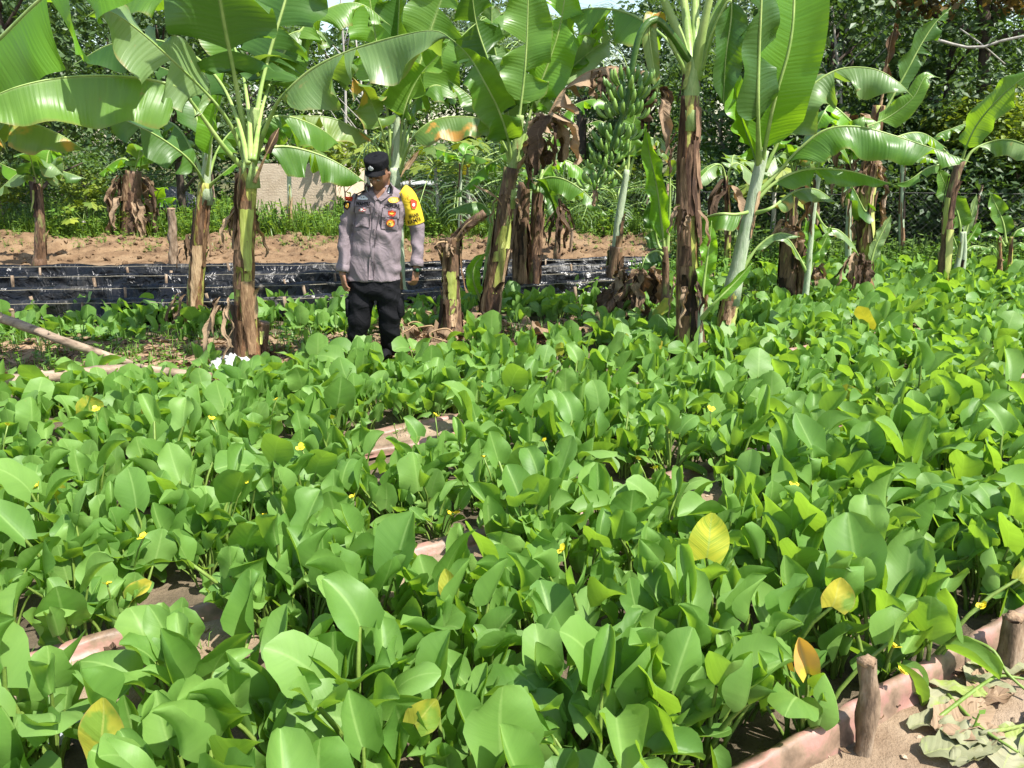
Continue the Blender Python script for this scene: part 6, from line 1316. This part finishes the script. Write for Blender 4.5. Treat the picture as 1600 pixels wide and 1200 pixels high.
# cap
mb = MB(); V = []; sg = 40; prof = [(.062, .085, .103), (.075, .0875, .1055), (.100, .089, .106), (.118, .090, .106), (.128, .088, .104), (.134, .081, .096), (.1375, .058, .068), (.139, .02, .025), (.1392, .004, .005)]
for z, a, b in prof:
    for k in range(sg):
        th = 2 * PI * k / sg; V.append(H((a * math.sin(th), -b * math.cos(th) + .002, z + .006 * math.cos(th) * (1 if z < .03 else .4) + .008)))
mb.add(V, [(i * sg + k, (i + 1) * sg + k, (i + 1) * sg + (k + 1) % sg, i * sg + (k + 1) % sg) for i in range(len(prof) - 1) for k in range(sg)] + [tuple(range((len(prof) - 1) * sg, len(prof) * sg))])
cap = child('cap', mb, man, M['black_cloth'])
mb = MB(); V = []; n_ = 17; mm = 5
for lay in (0, -.004):
    for j in range(mm):
        q = j / (mm - 1)
        for k in range(n_):
            th = math.radians(-62 + 124 * k / (n_ - 1)); e_ = math.cos(th * 1.35) ** .7 if abs(th) < 1.15 else 0
            rx, ry = .087 + .004 * q, .105 + .042 * q * max(0, e_); V.append(H((rx * math.sin(th) * (1 + .03 * q), -ry * math.cos(th) + .002, .076 + lay - .010 * q * q - .010 * q - .012 * (math.sin(th) ** 2) * (1 + q))))
o_ = mm * n_; F = [(l * o_ + j * n_ + k, l * o_ + j * n_ + k + 1, l * o_ + (j + 1) * n_ + k + 1, l * o_ + (j + 1) * n_ + k) for l in (0, 1) for j in range(mm - 1) for k in range(n_ - 1)] + [((mm - 1) * n_ + k, (mm - 1) * n_ + k + 1, o_ + (mm - 1) * n_ + k + 1, o_ + (mm - 1) * n_ + k) for k in range(n_ - 1)]
mb.add(V, F); child('brim', mb, cap, M['black_cloth'])
# silver emblem on the cap: shield with two lobes under a small crest
def headpatch(pts, mat, name, par, off=.004, z0=0):
    mb = MB(); V = []
    for lay in (0, .003):
        for (x, z) in pts: V.append(H((x, -.1075 * math.sqrt(max(0, 1 - (x / .092) ** 2)) - off - lay + .002, z + .028)))
    n = len(pts); mb.add(V, [tuple(range(n, 2 * n))] + [(i, (i + 1) % n, n + (i + 1) % n, n + i) for i in range(n)]); return child(name, mb, par, mat, False)
em = headpatch([(0, .098), (.006, .092), (.010, .090), (.018, .084), (.021, .074), (.016, .065), (.006, .062), (0, .060), (-.006, .062), (-.016, .065), (-.021, .074), (-.018, .084), (-.010, .090), (-.006, .092)], M['silver'], 'emblem', cap)
headpatch([(-.002, .070), (-.012, .070), (-.013, .079), (-.008, .083), (-.003, .079)], M['thread_black'], 'emblem_mark', em, .0075) if False else None
for s in (-1, 1): headpatch([(s * .004, .069), (s * .011, .069), (s * .013, .076), (s * .009, .081), (s * .004, .078)][::s], flat('emblem_grey', (.30, .31, .34)), 'emblem_relief', cap, .008)

# things stitched on the shirt: polygons in the shirt's own plane pressed onto its surface
from mathutils.geometry import delaunay_2d_cdt
def press(V2, bv, off, back=DM - 1.2):
    out = []; last = None
    for (px, py) in V2:
        p = Q(px, py); hit = bv.ray_cast(Vector((p.x, back, p.z)), Vector((0, 1, 0)))
        y = hit[0].y if hit[0] is not None else (last if last is not None else DM - .1); last = y; out.append(Vector((p.x, y - off, p.z)))
    return out
def patch(name, poly, mat, par, off=.004, bv=None, grid=3.0, th=.003):
    bv = bv or BV; xs = [p[0] for p in poly]; ys = [p[1] for p in poly]; pts = [Vector(p) for p in poly]; n = len(poly)
    y = min(ys) + grid / 2
    while y < max(ys):
        x = min(xs) + grid / 2
        while x < max(xs): pts.append(Vector((x, y))); x += grid
        y += grid
    r_ = delaunay_2d_cdt(pts, [(i, (i + 1) % n) for i in range(n)], [], 1, 1e-4); V2, E, F = r_[0], r_[1], r_[2]
    T = press(V2, bv, off + th); B = press(V2, bv, off - .002); cnt = {}
    for f in F:
        for a, b in zip(f, f[1:] + f[:1]): cnt[(a, b)] = 1
    mb = MB(); k = len(T); FF = [tuple(f) for f in F] + [(a, b, b + k, a + k) for (a, b) in cnt if (b, a) not in cnt]
    mb.add(T + B, FF); return child(name, mb, par, mat, True)
def ell(cx, cy, a, b, n=16): return [(cx + a * math.cos(2 * PI * i / n), cy + b * math.sin(2 * PI * i / n)) for i in range(n)]
def text(name, s, cx, cy, wpx, hpx, ang, mat, par, bv=None, off=.007, bold=.02):
    cu = bpy.data.curves.new('t', 'FONT'); cu.body = s; cu.align_x = 'CENTER'; cu.align_y = 'CENTER'; cu.offset = bold; cu.resolution_u = 3; o = link('t', cu); dg = bpy.context.evaluated_depsgraph_get(); me = bpy.data.meshes.new_from_object(o.evaluated_get(dg)); bpy.data.objects.remove(o)
    co = np.array([tuple(v.co) for v in me.vertices]); w_ = np.ptp(co[:, 0]); h_ = np.ptp(co[:, 1]); co[:, 0] -= (co[:, 0].max() + co[:, 0].min()) / 2; co[:, 1] -= (co[:, 1].max() + co[:, 1].min()) / 2
    ca_, sa_ = math.cos(ang), math.sin(ang); V2 = []
    for x, y, _ in co:
        X, Y = x / w_ * wpx, -y / h_ * hpx; V2.append((cx + X * ca_ - Y * sa_, cy + X * sa_ + Y * ca_))
    T = press(V2, bv or BV, off); mb = MB(); mb.add(T, [tuple(p.vertices) for p in me.polygons]); return child(name, mb, par, mat, False)
# collar
patch('collar', [(577, 284), (573, 291), (575, 299), (590, 313), (594, 309), (587, 299), (582, 290)], M['shirt'], shirt, .008, th=.008)
patch('collar', [(613, 284), (617, 291), (616, 302), (599, 313), (594, 309), (603, 300), (609, 290)], M['shirt'], shirt, .008, th=.008)
patch('shirt_opening', [(584, 292), (606, 292), (603, 299), (594, 309), (587, 299)], M['skin'], body, .001, th=.003)
for (x0, y0, tl_) in ((577, 291, .5), (610.5, 293, -.5)):
    patch('collar_tab', [(x0 - 2, y0 - 1.5), (x0 + 2.2, y0 - 1.5), (x0 + 2.2 - tl_, y0 + 7.5), (x0 - 2 - tl_, y0 + 7.5)], M['thread_black'], shirt, .018); patch('rank_mark', [(x0 - 1.2, y0), (x0, y0 - 1.3), (x0 + 1.4, y0), (x0 + 1.3, y0 + 7), (x0 - 1.3, y0 + 7)], M['silver'], shirt, .022)
# placket, pockets, shoulder straps, seams
patch('placket', [(589.5, 312), (598, 312), (594.5, 340), (590, 372), (587.5, 433), (580.5, 433), (583, 372), (586, 340)], M['shirt'], shirt, .003, th=.004)
patch('seam', [(597.6, 312), (598.6, 312), (595.1, 340), (590.8, 372), (588.2, 433), (587.3, 433), (589.8, 372), (594.2, 340)], M['shirt_dark'], shirt, .003, th=.0015)
def frame(x0, y0, x1, y1, x2, y2, x3, y3): return [(x0, y0), (x1, y1), (x2, y2), (x3, y3)]
for body_, flap in (((558.5, 331), (582, 331), (581, 353), (557, 352.5)), ((558, 321), (583, 322), (582.5, 332.5), (557.5, 332))), (((601.5, 336), (625, 339), (623, 359), (600, 354.5)), ((602, 322.5), (627, 324.5), (625.5, 340.5), (601, 336.5))):
    for nm, pl_, of in (('pocket', body_, .005), ('pocket_flap', flap, .010)):
        cx = sum(p[0] for p in pl_) / 4; cy = sum(p[1] for p in pl_) / 4
        patch('seam', [(cx + (x - cx) * 1.05, cy + (y - cy) * 1.07) for x, y in pl_], M['shirt_dark'], shirt, of - .003, th=.0025); patch(nm, pl_, M['shirt'], shirt, of, th=.005)
for s_ in ([(572, 296), (560, 302), (556.5, 312), (555, 330), (556.5, 330), (558, 312), (561.5, 303), (573, 297.5)], [(629, 300), (632, 312), (633, 330), (631.6, 330), (630.5, 313), (627.6, 301)]): patch('seam', s_, M['shirt_dark'], shirt, .002, th=.002)
for y in (330, 356, 381, 406): patch('button', ell(590.5 - (y - 330) * .055, y, 1.1, 1.1, 8), M['shirt_dark'], shirt, .009, grid=2)
# badges and lettering
patch('wing_badge', [(562, 310.5), (561.5, 308), (565, 306.5), (567, 304.5), (570, 304), (573, 304.5), (575.5, 306.5), (578.5, 308.5), (578, 310.8), (570, 311.2)], M['silver'], shirt, .009)
for x in (567.6, 571.6): patch('badge_mark', ell(x, 307.2, .9, .9, 8), M['shirt_dark'], shirt, .013, grid=2)
text('name_lettering', 'WAHYU', 570.2, 316.8, 22.5, 6.2, .03, M['thread_black'], shirt, bold=.035)
text('service_lettering', 'POLRI', 615.5, 319.8, 22, 5.8, .03, M['thread_black'], shirt, off=.02, bold=.035)
patch('pocket_badge', [(565, 328), (565.5, 325.5), (568, 325), (568.2, 323), (572.5, 323), (573, 325), (576, 325.2), (576, 327.5), (571, 329)], M['red'], shirt, .017); patch('badge_mark', [(568.3, 323.4), (572.4, 323.4), (572.2, 325.6), (568.5, 325.6)], M['white'], shirt, .021)
for x in (567.2, 569.6, 572, 574.3): patch('badge_mark', [(x, 326), (x + 1.1, 326), (x + 1.1, 327.6), (x, 327.6)], M['white'], shirt, .021, grid=2)
patch('wing_badge', ell(618, 311, 8.4, 4.4, 18), M['gold'], shirt, .009); 
for k in range(5): patch('badge_mark', ell(611.8 + 3 * k, 311.2 - .8 * math.sin(k * PI / 4), 1.0, 2.1 if k != 2 else 2.8, 8), flat('gold_light', (0.85, 0.55, 0.12)), shirt, .013, grid=2)
patch('pocket_badge', [(610.5, 327), (613, 328), (616, 326.5), (619, 328.5), (622, 328.5), (621, 334), (618, 336), (613, 335), (610.5, 332.5)], M['red'], shirt, .017); patch('badge_mark', ell(616, 331, 3.8, 2.0, 10), M['gold'], shirt, .021)
patch('round_badge', ell(613.8, 346.5, 6.4, 6.1, 18), M['red'], shirt, .012); patch('badge_mark', ell(613.8, 346.5, 5.2, 5.0, 16), M['gold'], shirt, .016); patch('badge_mark', ell(613.6, 347, 2.6, 2.5, 12), flat('olive_thread', (0.20, 0.20, 0.05)), shirt, .020); patch('badge_mark', ell(613.8, 344.5, 1.3, 1.3, 8), M['gold'], shirt, .023, grid=2)
patch('sleeve_tab', [(544, 306), (553.5, 307), (552.5, 313), (543, 312)], M['red'], shirt, .006); patch('badge_mark', [(544.6, 308.5), (552.4, 309.4), (552.2, 310.8), (544.3, 309.9)], flat('orange_thread', (.8, .22, .05)), shirt, .010, grid=2)
patch('sleeve_shield', [(541, 315), (545.5, 313.8), (551, 315.5), (550, 322), (545.5, 327), (540.5, 324)], M['thread_black'], shirt, .005); patch('badge_mark', ell(545.4, 320, 3.1, 4.0, 12), M['gold'], shirt, .009, grid=2); patch('badge_mark', ell(545.5, 320, 1.5, 2.2, 8), flat('olive_thread2', (.25, .3, .08)), shirt, .013, grid=2)
# yellow sleeve band
mb = MB(); cb = rj([Q(627, 300, .02), Q(634, 306, .02), Q(640, 319, .03), Q(645, 334, .04), Q(648.5, 348, .05)], 16); mb.tube(cb, [(.067 + .009 * min(1, i / 4), .069 + .010 * min(1, i / 4)) for i in range(16)], 28, cap=False, rnd=3, amp=.05)
band = child('sleeve_band', mb, man, M['yellow_cloth']); bmB = band.data; offb = FEET
BVB = BVHTree.FromPolygons([v.co + offb for v in bmB.vertices], [tuple(p.vertices) for p in bmB.polygons])
text('band_lettering', 'BHAB', 647.5, 336.5, 15, 5.4, -.30, M['thread_black'], band, BVB, .009); text('band_lettering', 'KAMTI', 647.5, 344.5, 20, 6.0, -.28, M['thread_black'], band, BVB, .009)
text('band_lettering', 'RI', 640, 307, 6.5, 6, .45, M['gold'], band, BVB, .005)
patch('band_shield', [(643, 313), (647, 311), (651.5, 314), (652, 321), (650, 326), (645.5, 325), (643.5, 319)], M['red'], band, .004, BVB); patch('badge_mark', ell(647.6, 319, 1.9, 2.6, 10), M['white'], band, .008, BVB, grid=2); patch('badge_mark', [(642, 312.5), (645, 309.5), (647.5, 311.5), (645, 313.5)], M['red'], band, .006, BVB, grid=2)
# cuffs and watch
for p, q in ((al[-1], al[-2]), (ar[-1], ar[-2])):
    d = (p - q).normalized(); mb = MB(); mb.tube([p - d * .05, p - d * .048, p + d * .004, p + d * .006], [.050, .053, .052, .046], 20, cap=False); child('cuff', mb, man, M['shirt'])
w0 = Q(652, 421, -.045); mb = MB(); mb.tube([w0 + Vector((0, 0, .012)), w0 + Vector((0, 0, -.012))], [.033, .033], 16); wt = child('watch', mb, man, flat('dark_green_strap', (0.012, 0.022, 0.014), .5)); mb = MB(); mb.tube([w0 + Vector((.004, -.028, 0)), w0 + Vector((.005, -.040, 0))], [.019, .018], 16); wc = child('watch_case', mb, wt, M['thread_black']); mb = MB(); mb.tube([w0 + Vector((.005, -.040, 0)), w0 + Vector((.005, -.042, 0))], [.014, .013], 14); child('dial', mb, wc, flat('dial_green', (0.03, 0.10, 0.05), .25))

# ------------------------------------------------------------------ logs, stakes, sack
def log(name, pts, rads, label, mat='log', seed=0, cat='branch', gp=None, amp=.25):
    C_ = catmull([Vector(p) for p in pts], 22); n = len(C_); rr_ = [float(np.interp(i / (n - 1), np.linspace(0, 1, len(rads)), rads)) for i in range(n)]
    c = sum(C_, Vector()) / n; e = root(name, (c.x, c.y, 0), label, cat, gp); mb = MB(); mb.tube(C_, rr_, 11, rnd=seed, amp=amp, cap=False); child('stem', mb, e, M[mat])
    for k in (0, -1):
        d = (C_[0] - C_[1]).normalized() if k == 0 else (C_[-1] - C_[-2]).normalized(); mb = MB(); mb.tube([C_[k] - d * .01, C_[k] + d * .003], rr_[k] * .97, 11, rnd=seed, amp=amp); child('cut_end', mb, e, M['cut'])
    rg = random.Random(seed)
    for k in range(3):
        i = rg.randint(4, 17); a = rg.uniform(-1, 1); mb = MB(); v = Vector((a, -.4, .8)).normalized(); mb.tube([C_[i], C_[i] + v * rr_[i] * 1.5], [rr_[i] * .4, rr_[i] * .28], 7); child('knot', mb, e, M[mat])
    return e
log('fallen_branch', [G(-60, 478, .42), G(20, 503, .38), G(110, 537, .26), G(180, 560, .12), G(228, 577, .05)], [.038, .037, .034, .030, .024], 'long dry branch slanting down from the left edge to the ground', seed=3)
log('fallen_branch', [G(-60, 602, .10), G(40, 593, .12), G(120, 586, .12), G(200, 578, .11), G(330, 588, .05)], [.045, .046, .044, .038, .026], 'dry branch lying flat on the litter under the slanting one', seed=4)
def stake(px, py0, px1, py1, r_, label, seed, lean=0.0, gp='cut stakes in the ground', amp=.75):
    b = G(px, py0); top = P(px1, py1, b.y + lean); C_ = catmull([Vector((b.x, b.y, -.1)), b, b.lerp(top, .5) + Vector((r_ * .25, 0, 0)), top], 14); c = root('stake', (b.x, b.y, 0), label, 'stake', gp); mb = MB(); mb.tube(C_, [r_ * (1.12 - .12 * i / 13) for i in range(14)], 13, rnd=seed, amp=amp, cap=False); child('shaft', mb, c, M['wood'])
    d = (C_[-1] - C_[-2]).normalized(); mb = MB(); mb.tube([C_[-1] - d * .008, C_[-1] + d * .004, C_[-1] + d * .012], [r_ * .97, r_ * .9, r_ * .45], 13, rnd=seed, amp=amp); child('top_end', mb, c, M['cut'])
    return c
stake(1348, 1172, 1355, 1032, .022, 'rough wooden stake with a brown top at the pink edging in the near right corner', 1)
stake(1566, 1044, 1585, 964, .032, 'thick grey stake leaning over the pink edging at the right edge', 2)
stake(134, 962, 128, 906, .018, 'short grey stake at the sandy path beside a yellow flower, left', 3)
stake(271, 416, 267, 326, .055, 'thick pale post with a knobbed top standing on the earth bank left', 4)
stake(18, 508, 18, 484, .022, 'small stake at the left edge above the slanting branch', 5)
stake(573, 526, 574, 500, .02, 'short stake between the legs of the man', 6) if False else None
stake(890, 402, 894, 358, .02, 'thin dark stick standing in the earth bank', 7)
stake(942, 380, 941, 352, .03, 'short pale stub of a post on the bank, left of the thin banana stem', 8)
stake(1140, 575, 1141, 555, .012, 'thin dark stick at the foot of the pale leaning stem', 9)
# wire wrapped round the near stake
b = G(1350, 1110, .08)
# white crumpled sack
c = G(362, 577); mb = MB(); V = []; nu_, nv_ = 26, 14
for i in range(nu_):
    for j in range(nv_):
        u, v = i / (nu_ - 1), j / (nv_ - 1); h_ = (math.sin(PI * u) ** .5) * (math.sin(PI * v) ** .6)
        V.append((c.x - .17 + .34 * u + .02 * nz(v * 4, u * 3), c.y - .12 + .25 * v + .02 * nz(u * 6, v * 3), .01 + .075 * h_ * (1 + .5 * nz(u * 4, v * 3, 3)) + .035 * h_ * abs(nz(u * 11, v * 8, 1)) * 2))
mb.add(V, [(i * nv_ + j, (i + 1) * nv_ + j, (i + 1) * nv_ + j + 1, i * nv_ + j + 1) for i in range(nu_ - 1) for j in range(nv_ - 1)])
sk = mb.mesh('plastic_sack', [M['sheet_white']]); tag(link('plastic_sack', sk), 'crumpled white plastic sack at the foot of the tall banana stem', 'sack')
def scrap_sheet(px, py, w_, d_, label, mat, seed, z=.0, name='liner_scrap'):
    c = G(px, py, z); V = []; n1, n2 = 16, 9
    for i in range(n1):
        for j in range(n2): u, v = i / 15, j / 8; V.append((c.x + (u - .5) * w_ + .02 * nz(v * 3, u * 3, seed), c.y + (v - .5) * d_ + .02 * nz(u * 5, v, seed), z + .02 + .05 * abs(nz(u * 4, v * 4, seed)) + .03 * abs(nz(u * 12, v * 9, seed))))
    me = me_new(name, V, [(i * n2 + j, (i + 1) * n2 + j, (i + 1) * n2 + j + 1, i * n2 + j + 1) for i in range(15) for j in range(8)], [M[mat]]); tag(link(name, me), label, 'plastic scrap', 'scraps of plastic liner')
scrap_sheet(70, 1150, .2, .14, 'grey-white plastic liner showing between stems in the near left corner', 'sheet_grey', 1)
scrap_sheet(45, 680, .2, .12, 'pale plastic showing under the plants at the left edge of the second bed', 'sheet_white', 3)
scrap_sheet(1170, 728, .14, .09, 'grey plastic scrap on the path among the leaves', 'sheet_white', 4)
# the trodden corner at lower right: wilted leaves and stalks dropped on the soil
M['wilt'] = mat_leaf('wilted_grey_leaf', (0.16, 0.17, 0.08), (0.34, 0.32, 0.20), (0.30, 0.34, 0.12), veins=30, vw=.3, transl=.15, tcol=(.3, .35, .1), rough=.8, bump=.8, spot=((0.22, 0.28, 0.06), 9, .55))
e = tag(link('wilted_leaf_pile', None, None, G(1530, 1130)), 'pile of wilted grey-green leaves and limp stalks thrown on the soil, lower right', 'dead leaves'); rg = random.Random(4)
for k in range(18):
    x, y = rg.uniform(1440, 1640), rg.uniform(1040, 1190); 
    if x + y < 2560: x += 90
    c = G(x, y); a = rg.uniform(-.7, .9) ; l = rg.uniform(.12, .26); w_ = rg.uniform(.03, .065); t_ = Vector((math.cos(a), math.sin(a), 0)); b_ = Vector((-t_.y, t_.x, 0)); V = []; UV = []
    for i in range(11):
        u = i / 10; w2 = w_ * math.sin(PI * (.08 + .86 * u)) ** .7
        for j in range(7):
            v = j / 3 - 1; V.append(c + t_ * (u - .5) * l + b_ * v * w2 * (1 + .3 * nz(u * 5, k, v)) + Vector((0, 0, .012 + .004 * (k % 5) + .045 * abs(nz(u * 7 + k, v * 3.1)) + .018 * abs(v) * max(0, nz(u * 4, k * 3, v) + .3)))); UV.append((.5 + .5 * v, u * l))
    mb = MB(); mb.add(V, [(i * 7 + j, i * 7 + j + 1, (i + 1) * 7 + j + 1, (i + 1) * 7 + j) for i in range(10) for j in range(6)], 0, UV); child('leaf', mb, e, M['wilt'] if k % 4 else M['dead'])
for k, pts in enumerate(([(1508, 1000, .10), (1550, 1020, .10), (1572, 1055, .05), (1610, 1090, .02)], [(1460, 1130, .02), (1540, 1070, .05), (1570, 1060, .04), (1640, 1075, .02)], [(1530, 1150, .03), (1590, 1140, .02), (1660, 1120, .02)], [(1480, 1090, .02), (1530, 1140, .03), (1590, 1180, .02)])):
    mb = MB(); mb.tube(catmull([G(*p) + Vector((0, 0, .01)) for p in pts], 12), [.007 - .003 * i / 11 for i in range(12)], 6); child('limp_stalk', mb, e, M['petiole'] if k != 2 else M['wilt'])
